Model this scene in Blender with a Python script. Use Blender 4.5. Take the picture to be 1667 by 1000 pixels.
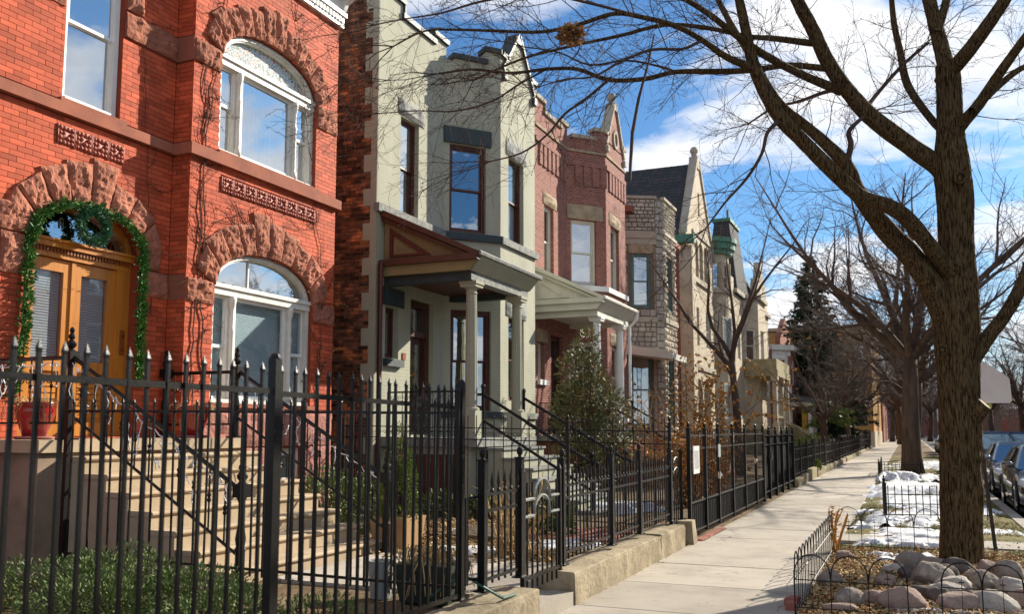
import bpy, math, random
from mathutils import Vector, Matrix, noise
from mathutils.geometry import tessellate_polygon
for o in list(bpy.data.objects): bpy.data.objects.remove(o)
SC = bpy.context.scene
COL = SC.collection
R = random.Random(11)
rad = math.radians
V = Vector

# ---------------------------------------------------------------- camera, sky, sun, exposure
cd = bpy.data.cameras.new('camera'); cam = bpy.data.objects.new('camera', cd); COL.objects.link(cam)
cam.location = (0, 0, 1.65); cam.rotation_euler = (rad(96.05), 0, rad(23.415))
cd.sensor_width = 36; cd.lens = 31.96; cd.shift_y = 0.0259; cd.clip_end = 3000; cd.clip_start = .05
cd.dof.use_dof = True; cd.dof.focus_distance = 11.0; cd.dof.aperture_fstop = 2.4
SC.camera = cam
SUN_EL, SUN_AZ = 27.0, 26.0          # azimuth from the street axis (+Y) towards the road (+X)
world = bpy.data.worlds.new('World'); SC.world = world; world.use_nodes = True
def nodes_of(nt): return nt.nodes, nt.links
wn, wl = nodes_of(world.node_tree); wn.clear()
def N(nt, t, **k):
    n = nt.nodes.new(t)
    for a, b in k.items():
        if a.startswith('i_'): n.inputs[a[2:].replace('_', ' ')].default_value = b
        else: setattr(n, a, b)
    return n
def MATH(nt, op, a, b=None, c=None):
    n = nt.nodes.new('ShaderNodeMath'); n.operation = op
    for i, x in enumerate((a, b, c)):
        if x is None: continue
        if isinstance(x, (int, float)): n.inputs[i].default_value = x
        else: nt.links.new(x, n.inputs[i])
    return n.outputs[0]
def RAMP(nt, fac, stops, interp='LINEAR'):
    n = nt.nodes.new('ShaderNodeValToRGB'); cr = n.color_ramp; cr.interpolation = interp
    while len(cr.elements) < len(stops): cr.elements.new(.5)
    for e, (p, c) in zip(cr.elements, stops):
        e.position = p; e.color = (c, c, c, 1) if isinstance(c, (int, float)) else (*c, 1)
    nt.links.new(fac, n.inputs[0]); return n.outputs[0]
def MIX(nt, fac, a, b, mode='MIX'):
    n = nt.nodes.new('ShaderNodeMix'); n.data_type = 'RGBA'; n.blend_type = mode
    for s, x in ((0, fac), (6, a), (7, b)):
        if isinstance(x, (int, float)): n.inputs[s].default_value = x
        elif isinstance(x, tuple): n.inputs[s].default_value = (*x, 1)
        else: nt.links.new(x, n.inputs[s])
    return n.outputs[2]
wt = world.node_tree
sky = N(wt, 'ShaderNodeTexSky', sky_type='NISHITA', sun_disc=False, sun_elevation=rad(SUN_EL), sun_rotation=rad(SUN_AZ), altitude=180, air_density=1.0, dust_density=.6, ozone_density=2.2)
tc = N(wt, 'ShaderNodeTexCoord'); sp = N(wt, 'ShaderNodeSeparateXYZ'); wl.new(tc.outputs['Generated'], sp.inputs[0])
zz = MATH(wt, 'ADD', MATH(wt, 'MAXIMUM', sp.outputs[2], 0.0), .17)
cb = N(wt, 'ShaderNodeCombineXYZ')
wl.new(MATH(wt, 'DIVIDE', sp.outputs[0], zz), cb.inputs[0]); wl.new(MATH(wt, 'DIVIDE', sp.outputs[1], zz), cb.inputs[1]); cb.inputs[2].default_value = 11.3
n1 = N(wt, 'ShaderNodeTexNoise', i_Scale=1.45, i_Detail=9.0, i_Roughness=.56, i_Distortion=.35); wl.new(cb.outputs[0], n1.inputs['Vector'])
n2 = N(wt, 'ShaderNodeTexNoise', i_Scale=5.0, i_Detail=7.0, i_Roughness=.6); wl.new(cb.outputs[0], n2.inputs['Vector'])
mask = MATH(wt, 'MAXIMUM', RAMP(wt, n1.outputs[0], [(.475, 0.0), (.52, .6), (.58, 1.0)]), RAMP(wt, sp.outputs[2], [(0.0, .9), (.07, .45), (.2, 0.0)]))
shade = RAMP(wt, n2.outputs[0], [(.28, (7.8, 8.4, 9.5)), (.55, (11.2, 11.2, 11.4))])
skyc = MIX(wt, 1.0, sky.outputs[0], (.58, .95, 1.26), 'MULTIPLY')
bg = N(wt, 'ShaderNodeBackground', i_Strength=.05)
wl.new(MIX(wt, mask, skyc, shade), bg.inputs[0])
ow = N(wt, 'ShaderNodeOutputWorld'); wl.new(bg.outputs[0], ow.inputs[0])
sd = bpy.data.lights.new('sun', 'SUN'); sun = bpy.data.objects.new('sun', sd); COL.objects.link(sun)
sd.energy = 5.0; sd.angle = rad(.53); sd.color = (1.0, .915, .77)
_sv = V((math.sin(rad(SUN_AZ)) * math.cos(rad(SUN_EL)), math.cos(rad(SUN_AZ)) * math.cos(rad(SUN_EL)), math.sin(rad(SUN_EL))))
sun.rotation_euler = _sv.to_track_quat('Z', 'Y').to_euler(); sun.location = _sv * 60
SC.view_settings.view_transform = 'Standard'; SC.view_settings.look = 'None'; SC.view_settings.gamma = 1
SC.view_settings.use_curve_mapping = False; SC.view_settings.exposure = 1.03
SC.render.engine = 'CYCLES'
SC.cycles.use_denoising = True; SC.cycles.max_bounces = 6; SC.cycles.diffuse_bounces = 3; SC.cycles.glossy_bounces = 3
SC.cycles.transmission_bounces = 4; SC.cycles.transparent_max_bounces = 8; SC.cycles.caustics_reflective = False; SC.cycles.caustics_refractive = False
SC.cycles.sample_clamp_indirect = 6

# ---------------------------------------------------------------- materials
MT = {}
def newmat(name):
    m = bpy.data.materials.new(name); m.use_nodes = True; nt = m.node_tree; nt.nodes.clear()
    out = N(nt, 'ShaderNodeOutputMaterial'); b = N(nt, 'ShaderNodeBsdfPrincipled'); nt.links.new(b.outputs[0], out.inputs[0])
    MT[name] = m; return m, nt, b, out
def noise_of(nt, scale, detail=5, rough=.55, vec=None, stretch=None):
    if vec is None: vec = N(nt, 'ShaderNodeNewGeometry').outputs['Position']
    if stretch:
        mp = N(nt, 'ShaderNodeMapping'); mp.inputs['Scale'].default_value = stretch; nt.links.new(vec, mp.inputs[0]); vec = mp.outputs[0]
    n = N(nt, 'ShaderNodeTexNoise', i_Scale=scale, i_Detail=float(detail), i_Roughness=rough); nt.links.new(vec, n.inputs['Vector'])
    return n.outputs[0]
def bump(nt, b, h, strength, dist=.02):
    n = N(nt, 'ShaderNodeBump'); n.inputs['Strength'].default_value = strength; n.inputs['Distance'].default_value = dist
    nt.links.new(h, n.inputs['Height']); nt.links.new(n.outputs[0], b.inputs['Normal'])
def mat(name, c1, c2=None, scale=3.0, rough=.8, bmp=0.0, bscale=30.0, bdist=.02, metal=0.0, spec=None, stretch=None, island=0.0, bstretch=None, c3=None, lo=.35, hi=.65, coat=0.0):
    m, nt, b, out = newmat(name)
    if c2 is None: c2 = tuple(x * .82 for x in c1)
    fac = noise_of(nt, scale, 6, .6, stretch=stretch)
    st = [(lo, c1), (hi, c2)] if c3 is None else [(lo, c1), ((lo + hi) / 2, c2), (hi, c3)]
    col = RAMP(nt, fac, st)
    if island:
        g = N(nt, 'ShaderNodeNewGeometry').outputs['Random Per Island']; oi = N(nt, 'ShaderNodeObjectInfo').outputs['Random']
        r = MATH(nt, 'FRACT', MATH(nt, 'ADD', g, oi))
        col = MIX(nt, 1.0, col, RAMP(nt, r, [(0.0, 1 - island), (.55, 1.0), (1.0, 1 + island)]), 'MULTIPLY')
    nt.links.new(col, b.inputs['Base Color'])
    b.inputs['Roughness'].default_value = rough; b.inputs['Metallic'].default_value = metal; b.inputs['Specular IOR Level'].default_value = spec if spec is not None else (.12 if rough >= .7 else .4)
    b.inputs['Coat Weight'].default_value = coat
    if bmp: bump(nt, b, noise_of(nt, bscale, 6, .65, stretch=bstretch), bmp, bdist)
    return m
def brickmat(name, c1, c2, mortar, w=.21, h=.067, ms=.008, rough=.85, bmp=.5, paint=False, dirt=.25, streak=None):
    m, nt, b, out = newmat(name)
    s = N(nt, 'ShaderNodeSeparateXYZ'); nt.links.new(N(nt, 'ShaderNodeNewGeometry').outputs['Position'], s.inputs[0])
    c = N(nt, 'ShaderNodeCombineXYZ'); nt.links.new(MATH(nt, 'ADD', s.outputs[0], s.outputs[1]), c.inputs[0]); nt.links.new(s.outputs[2], c.inputs[1])
    t = N(nt, 'ShaderNodeTexBrick', i_Scale=1.0, i_Mortar_Size=ms, i_Mortar_Smooth=.15, i_Brick_Width=w, i_Row_Height=h)
    t.inputs['Color1'].default_value = (*c1, 1); t.inputs['Color2'].default_value = (*c2, 1); t.inputs['Mortar'].default_value = (*mortar, 1)
    nt.links.new(c.outputs[0], t.inputs['Vector'])
    col = MIX(nt, dirt, t.outputs[0], RAMP(nt, noise_of(nt, 1.3 if not streak else 2.6, 7, .65, stretch=streak), [(.3, .35), (.7, 1.0)]), 'MULTIPLY')
    nt.links.new(col, b.inputs['Base Color']); b.inputs['Roughness'].default_value = rough; b.inputs['Specular IOR Level'].default_value = .12
    h2 = MATH(nt, 'ADD', MATH(nt, 'MULTIPLY', t.outputs['Fac'], -1.0), MATH(nt, 'MULTIPLY', noise_of(nt, 60, 4), .5))
    bump(nt, b, h2, bmp, .006)
    return m
def glassmat(name, tint=(.25, .3, .33), refl=.42, rough=.015, wav=.02, fac=.35):
    m = bpy.data.materials.new(name); m.use_nodes = True; nt = m.node_tree; nt.nodes.clear(); MT[name] = m
    out = N(nt, 'ShaderNodeOutputMaterial'); t = N(nt, 'ShaderNodeBsdfTransparent'); t.inputs[0].default_value = (*tint, 1)
    g = N(nt, 'ShaderNodeBsdfGlossy'); g.inputs['Roughness'].default_value = rough; g.inputs[0].default_value = (.9, .95, 1, 1)
    n = N(nt, 'ShaderNodeBump'); n.inputs['Strength'].default_value = wav; n.inputs['Distance'].default_value = .05
    nt.links.new(noise_of(nt, 2.2, 2), n.inputs['Height']); nt.links.new(n.outputs[0], g.inputs['Normal'])
    mx = N(nt, 'ShaderNodeMixShader')
    f = N(nt, 'ShaderNodeLayerWeight'); f.inputs[0].default_value = .35
    nt.links.new(MATH(nt, 'ADD', MATH(nt, 'MULTIPLY', f.outputs['Facing'], fac), refl), mx.inputs[0])
    nt.links.new(t.outputs[0], mx.inputs[1]); nt.links.new(g.outputs[0], mx.inputs[2]); nt.links.new(mx.outputs[0], out.inputs[0])
    return m
def stripemat(name, c1, c2, period, axis=2, rough=.6):
    m, nt, b, out = newmat(name)
    s = N(nt, 'ShaderNodeSeparateXYZ'); nt.links.new(N(nt, 'ShaderNodeNewGeometry').outputs['Position'], s.inputs[0])
    f = MATH(nt, 'FRACT', MATH(nt, 'DIVIDE', s.outputs[axis], period))
    nt.links.new(RAMP(nt, f, [(0.0, c2), (.2, c1), (.8, c1), (1.0, c2)]), b.inputs['Base Color']); b.inputs['Roughness'].default_value = rough
    bump(nt, b, RAMP(nt, f, [(0.0, 0.0), (.5, 1.0), (1.0, 0.0)]), .6, .01)
    return m

mat('red_brick', (.56, .112, .048), (.455, .088, .040), scale=1.6, rough=.75, spec=.2, bmp=.15, bscale=90, island=.26, c3=(.40, .082, .038), lo=.32, hi=.74)
mat('red_mortar', (.27, .062, .036), rough=.95)
mat('brownstone', (.46, .185, .12), (.30, .12, .08), scale=5, rough=.9, bmp=.85, bscale=16, bdist=.05, island=.12)
mat('smooth_brownstone', (.36, .135, .085), (.26, .10, .07), scale=3, rough=.85, bmp=.25, bscale=50)
mat('pink_stone', (.44, .20, .165), (.36, .16, .13), scale=3, rough=.9, bmp=.7, bscale=14, bdist=.05)
mat('terracotta', (.40, .10, .06), (.24, .06, .04), scale=20, rough=.6)
mat('white_paint', (.72, .71, .66), (.60, .58, .52), scale=4, rough=.5, bmp=.06, bscale=60)
mat('bright_white_paint', (.80, .80, .78), (.70, .70, .68), scale=3, rough=.45)
mat('old_common_brick', (.26, .10, .05), (.10, .05, .032), scale=2.4, rough=.9, bmp=.4, bscale=50, island=.7, c3=(.46, .16, .06))
mat('old_mortar', (.30, .24, .19), (.18, .14, .11), scale=2, rough=.95)
brickmat('green_paint', (.44, .44, .345), (.425, .425, .333), (.395, .395, .31), bmp=.4, rough=.85, dirt=.32, streak=(1, 1, .22))
mat('green_trim', (.37, .37, .285), (.33, .33, .25), scale=3, rough=.8)
mat('teal_trim', (.038, .058, .062), (.028, .042, .046), scale=6, rough=.6, bmp=.3, bscale=20)
mat('worn_grey_trim', (.30, .30, .28), (.16, .17, .165), scale=9, rough=.8, bmp=.3, bscale=30)
mat('maroon_paint', (.085, .022, .014), (.06, .016, .011), scale=5, rough=.4)
mat('maroon_eave', (.085, .034, .02), (.065, .026, .016), scale=4, rough=.5)
mat('ochre_paint', (.26, .215, .10), (.22, .18, .082), scale=3, rough=.6)
mat('tan_stucco', (.24, .19, .095), (.19, .145, .07), scale=4, rough=.8, bmp=.4, bscale=30)
brickmat('rose_brick', (.34, .12, .09), (.21, .062, .055), (.36, .26, .21), ms=.009, bmp=.35, dirt=.3)
mat('rough_sandstone', (.44, .345, .235), (.27, .21, .145), scale=4, rough=.9, bmp=.7, bscale=16, bdist=.04)
mat('cream_paint', (.66, .64, .55), (.54, .52, .44), scale=2.2, rough=.6, bmp=.1, bscale=20, lo=.3, hi=.7)
mat('limestone_block', (.45, .41, .35), (.36, .325, .275), scale=4, rough=.9, bmp=.6, bscale=18, bdist=.03, island=.16)
mat('limestone_rock', (.56, .50, .41), (.40, .35, .28), scale=4, rough=.9, bmp=.8, bscale=14, bdist=.04, island=.14)
mat('limestone_plain', (.44, .39, .315), (.35, .31, .245), scale=2, rough=.85, bmp=.2, bscale=40)
mat('pale_stone', (.50, .425, .32), (.39, .33, .245), scale=1.5, rough=.85, bmp=.25, bscale=30)
mat('mossy_stone', (.34, .29, .18), (.22, .20, .11), scale=3, rough=.9, bmp=.3, bscale=30)
mat('joint', (.17, .14, .11), rough=.95)
brickmat('slate', (.050, .062, .070), (.085, .075, .075), (.02, .022, .025), w=.36, h=.19, ms=.012, bmp=.5, rough=.85)
mat('copper_green', (.04, .15, .09), (.065, .20, .13), scale=5, rough=.5)
mat('teal_window', (.10, .20, .19), (.07, .15, .145), scale=5, rough=.5)
brickmat('yellow_brick', (.56, .30, .085), (.46, .23, .065), (.36, .22, .09), bmp=.2)
brickmat('far_red_brick', (.33, .10, .065), (.24, .07, .05), (.25, .17, .13), bmp=.2)
brickmat('far_dark_brick', (.20, .11, .08), (.14, .075, .055), (.17, .12, .09), bmp=.2)
mat('yellow_paint', (.52, .30, .03), rough=.6)
mat('slate_blue_roof', (.10, .13, .17), (.07, .09, .12), scale=6, rough=.7)
mat('oak', (.52, .205, .03), (.40, .145, .02), scale=2.5, rough=.35, stretch=(6, 6, .5), bmp=.08, bscale=30, bstretch=(4, 4, .3), coat=.3)
mat('oak_dark', (.24, .075, .016), (.17, .05, .012), scale=3, rough=.4, stretch=(6, 6, .5))
mat('walnut', (.085, .03, .014), (.05, .018, .01), scale=3, rough=.4, stretch=(6, 6, .5))
mat('black_iron', (.004, .004, .0045), (.008, .0068, .006), scale=20, rough=.36, spec=.28, bmp=.12, bscale=60)
mat('worn_iron', (.011, .009, .008), (.006, .005, .005), scale=12, rough=.42, spec=.3)
mat('rusty_black', (.045, .028, .02), (.015, .013, .012), scale=9, rough=.6)
mat('black_panel', (.010, .010, .011), rough=.9, spec=.03)
mat('concrete_step', (.46, .36, .245), (.36, .28, .19), scale=3, rough=.9, bmp=.18, bscale=50)
mat('stoop_wall', (.30, .215, .155), (.20, .155, .11), scale=1.6, rough=.9, bmp=.2, bscale=25, c3=(.22, .11, .08))
mat('concrete_wall', (.36, .30, .205), (.26, .215, .145), scale=2.2, rough=.95, bmp=.7, bscale=16, bdist=.03, c3=(.16, .13, .08), lo=.38, hi=.72)
def pavemat(name):
    m, nt, b, out = newmat(name)
    col = RAMP(nt, noise_of(nt, 1.5, 7, .62), [(.28, (.32, .285, .24)), (.5, (.42, .375, .315)), (.72, (.46, .415, .35))])
    col = MIX(nt, .55, col, RAMP(nt, noise_of(nt, 150, 3, .7), [(.33, .45), (.5, 1.0), (.7, 1.25)]), 'MULTIPLY')
    col = MIX(nt, 1.0, col, RAMP(nt, noise_of(nt, 4.5, 6, .7), [(.30, .62), (.40, 1.0)]), 'MULTIPLY')
    v = N(nt, 'ShaderNodeTexVoronoi', feature='DISTANCE_TO_EDGE', i_Scale=.42); mp = N(nt, 'ShaderNodeVectorMath'); mp.operation = 'ADD'
    g = N(nt, 'ShaderNodeNewGeometry').outputs['Position']; nn = N(nt, 'ShaderNodeTexNoise', i_Scale=2.2, i_Detail=5.0); nt.links.new(g, nn.inputs['Vector']); nt.links.new(g, mp.inputs[0]); nt.links.new(nn.outputs['Color'], mp.inputs[1]); nt.links.new(mp.outputs[0], v.inputs['Vector'])
    crack = MATH(nt, 'MULTIPLY', RAMP(nt, v.outputs[0], [(.0, 1.0), (.006, 0.0)]), RAMP(nt, noise_of(nt, .55, 2), [(.48, 0.0), (.54, 1.0)]))
    col = MIX(nt, crack, col, (.10, .08, .06))
    r = N(nt, 'ShaderNodeObjectInfo').outputs['Random']
    col = MIX(nt, 1.0, col, RAMP(nt, r, [(0.0, .86), (.5, 1.0), (1.0, 1.08)]), 'MULTIPLY')
    nt.links.new(col, b.inputs['Base Color']); b.inputs['Roughness'].default_value = .92; b.inputs['Specular IOR Level'].default_value = .12
    bump(nt, b, MATH(nt, 'SUBTRACT', noise_of(nt, 130, 4, .7), crack), .45, .012)
pavemat('sidewalk_concrete')
mat('joint_dark', (.11, .088, .066), rough=.95)
mat('kerb_concrete', (.36, .33, .285), (.28, .255, .22), scale=2, rough=.9, bmp=.3, bscale=30)
mat('asphalt', (.055, .055, .057), (.04, .04, .042), scale=2, rough=.85, bmp=.4, bscale=120)
mat('soil', (.20, .135, .08), (.11, .075, .045), scale=3, rough=1.0, bmp=.8, bscale=25, c3=(.24, .19, .11))
mat('turf', (.075, .10, .025), (.19, .145, .065), scale=1.6, rough=1.0, bmp=.6, bscale=60, c3=(.10, .125, .035))
mat('grass_blade', (.10, .15, .03), (.26, .21, .09), scale=2.5, rough=.8, island=.4)
mat('dry_leaf', (.34, .145, .045), (.42, .26, .12), scale=8, rough=.8, island=.55, c3=(.20, .10, .05))
mat('straw', (.46, .33, .17), (.35, .24, .11), scale=8, rough=.9, island=.4)
mat('golden_leaf', (.50, .26, .06), (.38, .18, .045), scale=8, rough=.7, island=.3)
mat('yew_leaf', (.08, .125, .022), (.125, .175, .04), scale=4, rough=.55, island=.5)
mat('bright_leaf', (.10, .16, .02), (.16, .20, .03), scale=5, rough=.6, island=.4)
mat('juniper_leaf', (.23, .23, .085), (.15, .17, .06), scale=3, rough=.6, island=.5, c3=(.25, .14, .055))
mat('garland_leaf', (.075, .20, .03), (.035, .12, .022), scale=6, rough=.5, island=.4)
mat('wreath_leaf', (.045, .14, .06), (.07, .18, .10), scale=6, rough=.5, island=.4)
mat('spruce_leaf', (.028, .048, .028), (.045, .07, .038), scale=.6, rough=.7, island=.4)
mat('bark', (.020, .012, .006), (.105, .068, .031), scale=62, rough=.95, bmp=1.0, bscale=62, bdist=.035, stretch=(1, 1, .11), bstretch=(1, 1, .11), c3=(.155, .108, .055), lo=.40, hi=.62)
mat('far_bark', (.13, .085, .06), (.065, .045, .033), scale=6, rough=.95, stretch=(1, 1, .2))
mat('twig', (.10, .066, .052), (.065, .044, .036), scale=3, rough=.9)
mat('grey_twig', (.19, .15, .135), (.12, .09, .08), scale=3, rough=.8)
mat('vine', (.10, .055, .035), (.06, .035, .025), scale=8, rough=.9)
mat('heartwood', (.46, .34, .21), (.30, .21, .13), scale=20, rough=.9)
mat('snow', (.78, .80, .84), (.58, .59, .62), scale=9, rough=.7, bmp=.9, bscale=45, bdist=.03, c3=(.72, .74, .78))
mat('red_glaze', (.30, .02, .02), (.22, .015, .015), scale=3, rough=.2, coat=.6)
mat('saucer_pink', (.33, .13, .12), rough=.7)
mat('green_plastic', (.02, .032, .02), (.03, .04, .025), scale=4, rough=.6)
mat('grey_plastic', (.30, .33, .33), rough=.6)
mat('tan_planter', (.42, .27, .13), (.34, .21, .10), rough=.8)
mat('light_wire', (.75, .75, .78), rough=.4)
mat('green_wire', (.02, .10, .07), rough=.4)
mat('sign_back', (.74, .70, .67), (.66, .62, .60), scale=4, rough=.45)
mat('yellow_sign', (.45, .50, .12), rough=.6)
mat('white_sheet', (.72, .72, .72), rough=.5)
mat('print_grey', (.25, .25, .26), rough=.6)
mat('chrome', (.75, .75, .77), (.7, .7, .7), rough=.15, metal=1.0)
mat('brass', (.55, .36, .10), rough=.3, metal=1.0)
mat('tyre', (.012, .012, .012), rough=.85)
mat('rubber_trim', (.012, .012, .012), rough=.5)
mat('car_graphite', (.11, .10, .095), rough=.25, coat=1.0, metal=.5)
mat('car_silver', (.28, .30, .33), rough=.25, coat=1.0, metal=.6)
mat('car_blue', (.05, .08, .13), rough=.25, coat=1.0, metal=.5)
mat('car_white', (.60, .62, .64), rough=.25, coat=1.0)
mat('car_black', (.012, .012, .014), rough=.2, coat=1.0)
mat('bus_red', (.35, .05, .02), rough=.4)
mat('headlight', (.7, .72, .75), rough=.08, spec=.8, coat=1.0)
mat('tail_lamp', (.35, .02, .015), rough=.15, coat=1.0)
mat('orange_lamp', (.6, .18, .02), rough=.2)
mat('car_glass', (.24, .36, .42), rough=.03, metal=.75, coat=1.0)
mat('plum_bench', (.085, .022, .022), (.06, .016, .016), rough=.5)
mat('interior', (.16, .14, .12), rough=.9)
mat('curtain', (.62, .61, .56), (.52, .51, .47), scale=3, rough=.9, stretch=(1, 8, .3))
mat('lead', (.03, .03, .03), rough=.5)
mat('stone_grey', (.37, .325, .275), (.24, .21, .175), scale=9, rough=.95, bmp=.8, bscale=40, bdist=.03, c3=(.31, .245, .20))
mat('stone_pink', (.36, .275, .23), (.26, .185, .15), scale=9, rough=.95, bmp=.8, bscale=40, bdist=.03)
mat('stone_dark', (.16, .13, .115), (.085, .07, .062), scale=9, rough=.95, bmp=.8, bscale=40, bdist=.03)
mat('stone_pale', (.50, .46, .40), (.34, .31, .27), scale=9, rough=.95, bmp=.8, bscale=40, bdist=.03)
mat('loose_brick', (.34, .125, .09), (.27, .095, .07), scale=6, rough=.95, bmp=.4, bscale=40)
mat('path_brick', (.36, .15, .11), (.28, .11, .085), scale=4, rough=.95, island=.25)
mat('dried_stalk', (.55, .29, .06), (.40, .19, .04), scale=9, rough=.9, island=.3)
mat('grey_gravel', (.22, .19, .16), (.14, .12, .10), scale=8, rough=1)
glassmat('window_glass', (.62, .68, .72), .40); glassmat('dark_glass', (.22, .26, .28), .42, wav=.05); glassmat('milky_glass', (.90, .94, .96), .10, fac=.18)
glassmat('door_glass', (.88, .9, .92), .10)
stripemat('blind', (.56, .66, .68), (.34, .41, .43), .028); stripemat('door_blind', (.70, .73, .75), (.22, .23, .25), .034)
stripemat('vertical_blind', (.60, .66, .68), (.44, .50, .53), .10, axis=1)
def stained(name):
    m, nt, b, out = newmat(name)
    v = N(nt, 'ShaderNodeTexVoronoi', i_Scale=22.0); nt.links.new(N(nt, 'ShaderNodeNewGeometry').outputs['Position'], v.inputs['Vector'])
    e = N(nt, 'ShaderNodeTexVoronoi', feature='DISTANCE_TO_EDGE', i_Scale=22.0); nt.links.new(N(nt, 'ShaderNodeNewGeometry').outputs['Position'], e.inputs['Vector'])
    s = N(nt, 'ShaderNodeSeparateColor'); nt.links.new(v.outputs['Color'], s.inputs[0])
    c = RAMP(nt, s.outputs[0], [(0, (.45, .5, .5)), (.3, (.55, .45, .42)), (.5, (.62, .62, .58)), (.75, (.30, .42, .46)), (.93, (.25, .32, .2)), (.985, (.5, .05, .04))], 'CONSTANT')
    nt.links.new(MIX(nt, RAMP(nt, e.outputs[0], [(.02, 1.0), (.06, 0.0)]), c, (.02, .02, .02)), b.inputs['Base Color']); b.inputs['Roughness'].default_value = .15
stained('stained_glass')

# ---------------------------------------------------------------- mesh helpers
class Fr:                                    # an upright plane: u along it, z up, d out of it
    def __init__(s, o, u, n): s.o = o; s.u = u; s.n = n
    def P(s, u, z, d=0.0): return (s.o[0] + s.u[0] * u + s.n[0] * d, s.o[1] + s.u[1] * u + s.n[1] * d, z)
def frX(X): return Fr((X, 0), (0, 1), (1, 0))          # faces the street, u = world y
def frY(Y): return Fr((0, Y), (1, 0), (0, -1))         # faces down the street, u = world x
def fr2(a, b):                                         # from a to b in plan, faces the street
    d = V((b[0] - a[0], b[1] - a[1])); L = d.length; d /= L
    return Fr(a, (d.x, d.y), (d.y, -d.x)), L
class MB:
    def __init__(s): s.v = []; s.f = []
    def add(s, vs, fs):
        k = len(s.v); s.v += [tuple(p) for p in vs]; s.f += [tuple(i + k for i in f) for f in fs]; return s
    def box(s, x0, y0, z0, x1, y1, z1):
        vs = [(x, y, z) for z in (z0, z1) for y in (y0, y1) for x in (x0, x1)]
        return s.add(vs, [(0, 2, 3, 1), (4, 5, 7, 6), (0, 1, 5, 4), (2, 6, 7, 3), (0, 4, 6, 2), (1, 3, 7, 5)])
    def fbox(s, fr, u0, u1, z0, z1, d0, d1):
        vs = [fr.P(u, z, d) for z in (z0, z1) for d in (d0, d1) for u in (u0, u1)]
        return s.add(vs, [(0, 2, 3, 1), (4, 5, 7, 6), (0, 1, 5, 4), (2, 6, 7, 3), (0, 4, 6, 2), (1, 3, 7, 5)])
    def hexa(s, b, t):                        # four bottom and four top points in order
        return s.add(list(b) + list(t), [(3, 2, 1, 0), (4, 5, 6, 7), (0, 1, 5, 4), (1, 2, 6, 5), (2, 3, 7, 6), (3, 0, 4, 7)])
    def prism(s, fr, poly, d0, d1, holes=()):
        loops = [list(poly)] + [list(h) for h in holes]
        flat = [p for l in loops for p in l]
        tri = tessellate_polygon([[V((p[0], p[1], 0)) for p in l] for l in loops])
        n = len(flat)
        vs = [fr.P(p[0], p[1], d1) for p in flat] + [fr.P(p[0], p[1], d0) for p in flat]
        fs = [tuple(t) for t in tri] + [tuple(i + n for i in reversed(t)) for t in tri]
        k = 0
        for l in loops:
            m = len(l)
            for i in range(m):
                a, b = k + i, k + (i + 1) % m
                fs.append((a, b, b + n, a + n))
            k += m
        return s.add(vs, fs)
    def tube(s, pts, r, n=6, cap=True, flat=1.0):
        pts = [V(p) for p in pts]; m = len(pts)
        if not hasattr(r, '__len__'): r = [r] * m
        t0 = (pts[1] - pts[0]).normalized(); a = t0.orthogonal().normalized()
        if abs(t0.z) > .9: a = (V((1, 0, 0)) - t0 * t0.x).normalized()
        vs = []
        for i in range(m):
            t = (pts[min(i + 1, m - 1)] - pts[max(i - 1, 0)])
            t = t.normalized() if t.length > 1e-9 else t0
            a = (a - t * a.dot(t)); a = a.normalized() if a.length > 1e-6 else t.orthogonal().normalized()
            b = t.cross(a)
            for j in range(n):
                an = 2 * math.pi * (j + .5) / n
                vs.append(pts[i] + (a * math.cos(an) + b * math.sin(an) * flat) * r[i])
        fs = [(i * n + j, i * n + (j + 1) % n, (i + 1) * n + (j + 1) % n, (i + 1) * n + j) for i in range(m - 1) for j in range(n)]
        if cap: fs += [tuple(range(n - 1, -1, -1)), tuple((m - 1) * n + j for j in range(n))]
        return s.add(vs, fs)
    def lathe(s, prof, cx, cy, n=12, z=0.0):
        vs = [(cx + r * math.cos(2 * math.pi * j / n), cy + r * math.sin(2 * math.pi * j / n), z + h) for r, h in prof for j in range(n)]
        m = len(prof)
        fs = [(i * n + j, i * n + (j + 1) % n, (i + 1) * n + (j + 1) % n, (i + 1) * n + j) for i in range(m - 1) for j in range(n)]
        fs += [tuple(range(n - 1, -1, -1)), tuple((m - 1) * n + j for j in range(n))]
        return s.add(vs, fs)
    def rockface(s, fr, quad, d0, d1, amp=.05, nu=6, nv=6, seed=0.0, margin=.62):
        (a, b, c, d) = quad                    # corners in (u, z), anticlockwise from lower left
        vs = []
        for j in range(nv + 1):
            for i in range(nu + 1):
                x, y = i / nu, j / nv
                u = (a[0] * (1 - x) + b[0] * x) * (1 - y) + (d[0] * (1 - x) + c[0] * x) * y
                z = (a[1] * (1 - x) + b[1] * x) * (1 - y) + (d[1] * (1 - x) + c[1] * x) * y
                edge = min(1.0, min(x, 1 - x, y, 1 - y) * 7)
                q = noise.fractal(V((u * 5 + seed, z * 5, seed * 1.7)), .8, 2.1, 4)
                w = noise.noise(V((u * 16 + seed, z * 16, seed))) - 1.6 * max(0, noise.noise(V((u * 22, z * 22 + seed, seed))) - .25)
                dd = d0 + (d1 - d0) * (margin + (1 - margin) * edge) + (q * amp * .75 + w * amp * .45) * (.45 + .55 * edge)
                if i in (0, nu): u += noise.noise(V((z * 9, seed, 1))) * .012
                if j in (0, nv): z += noise.noise(V((u * 9, seed, 2))) * .012
                vs.append(fr.P(u, z, dd))
        W = nu + 1
        fs = [(j * W + i, j * W + i + 1, (j + 1) * W + i + 1, (j + 1) * W + i) for j in range(nv) for i in range(nu)]
        ring = [i for i in range(nu + 1)] + [j * W + nu for j in range(1, nv + 1)] + [nv * W + i for i in range(nu - 1, -1, -1)] + [j * W for j in range(nv - 1, 0, -1)]
        k = len(vs)
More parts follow.
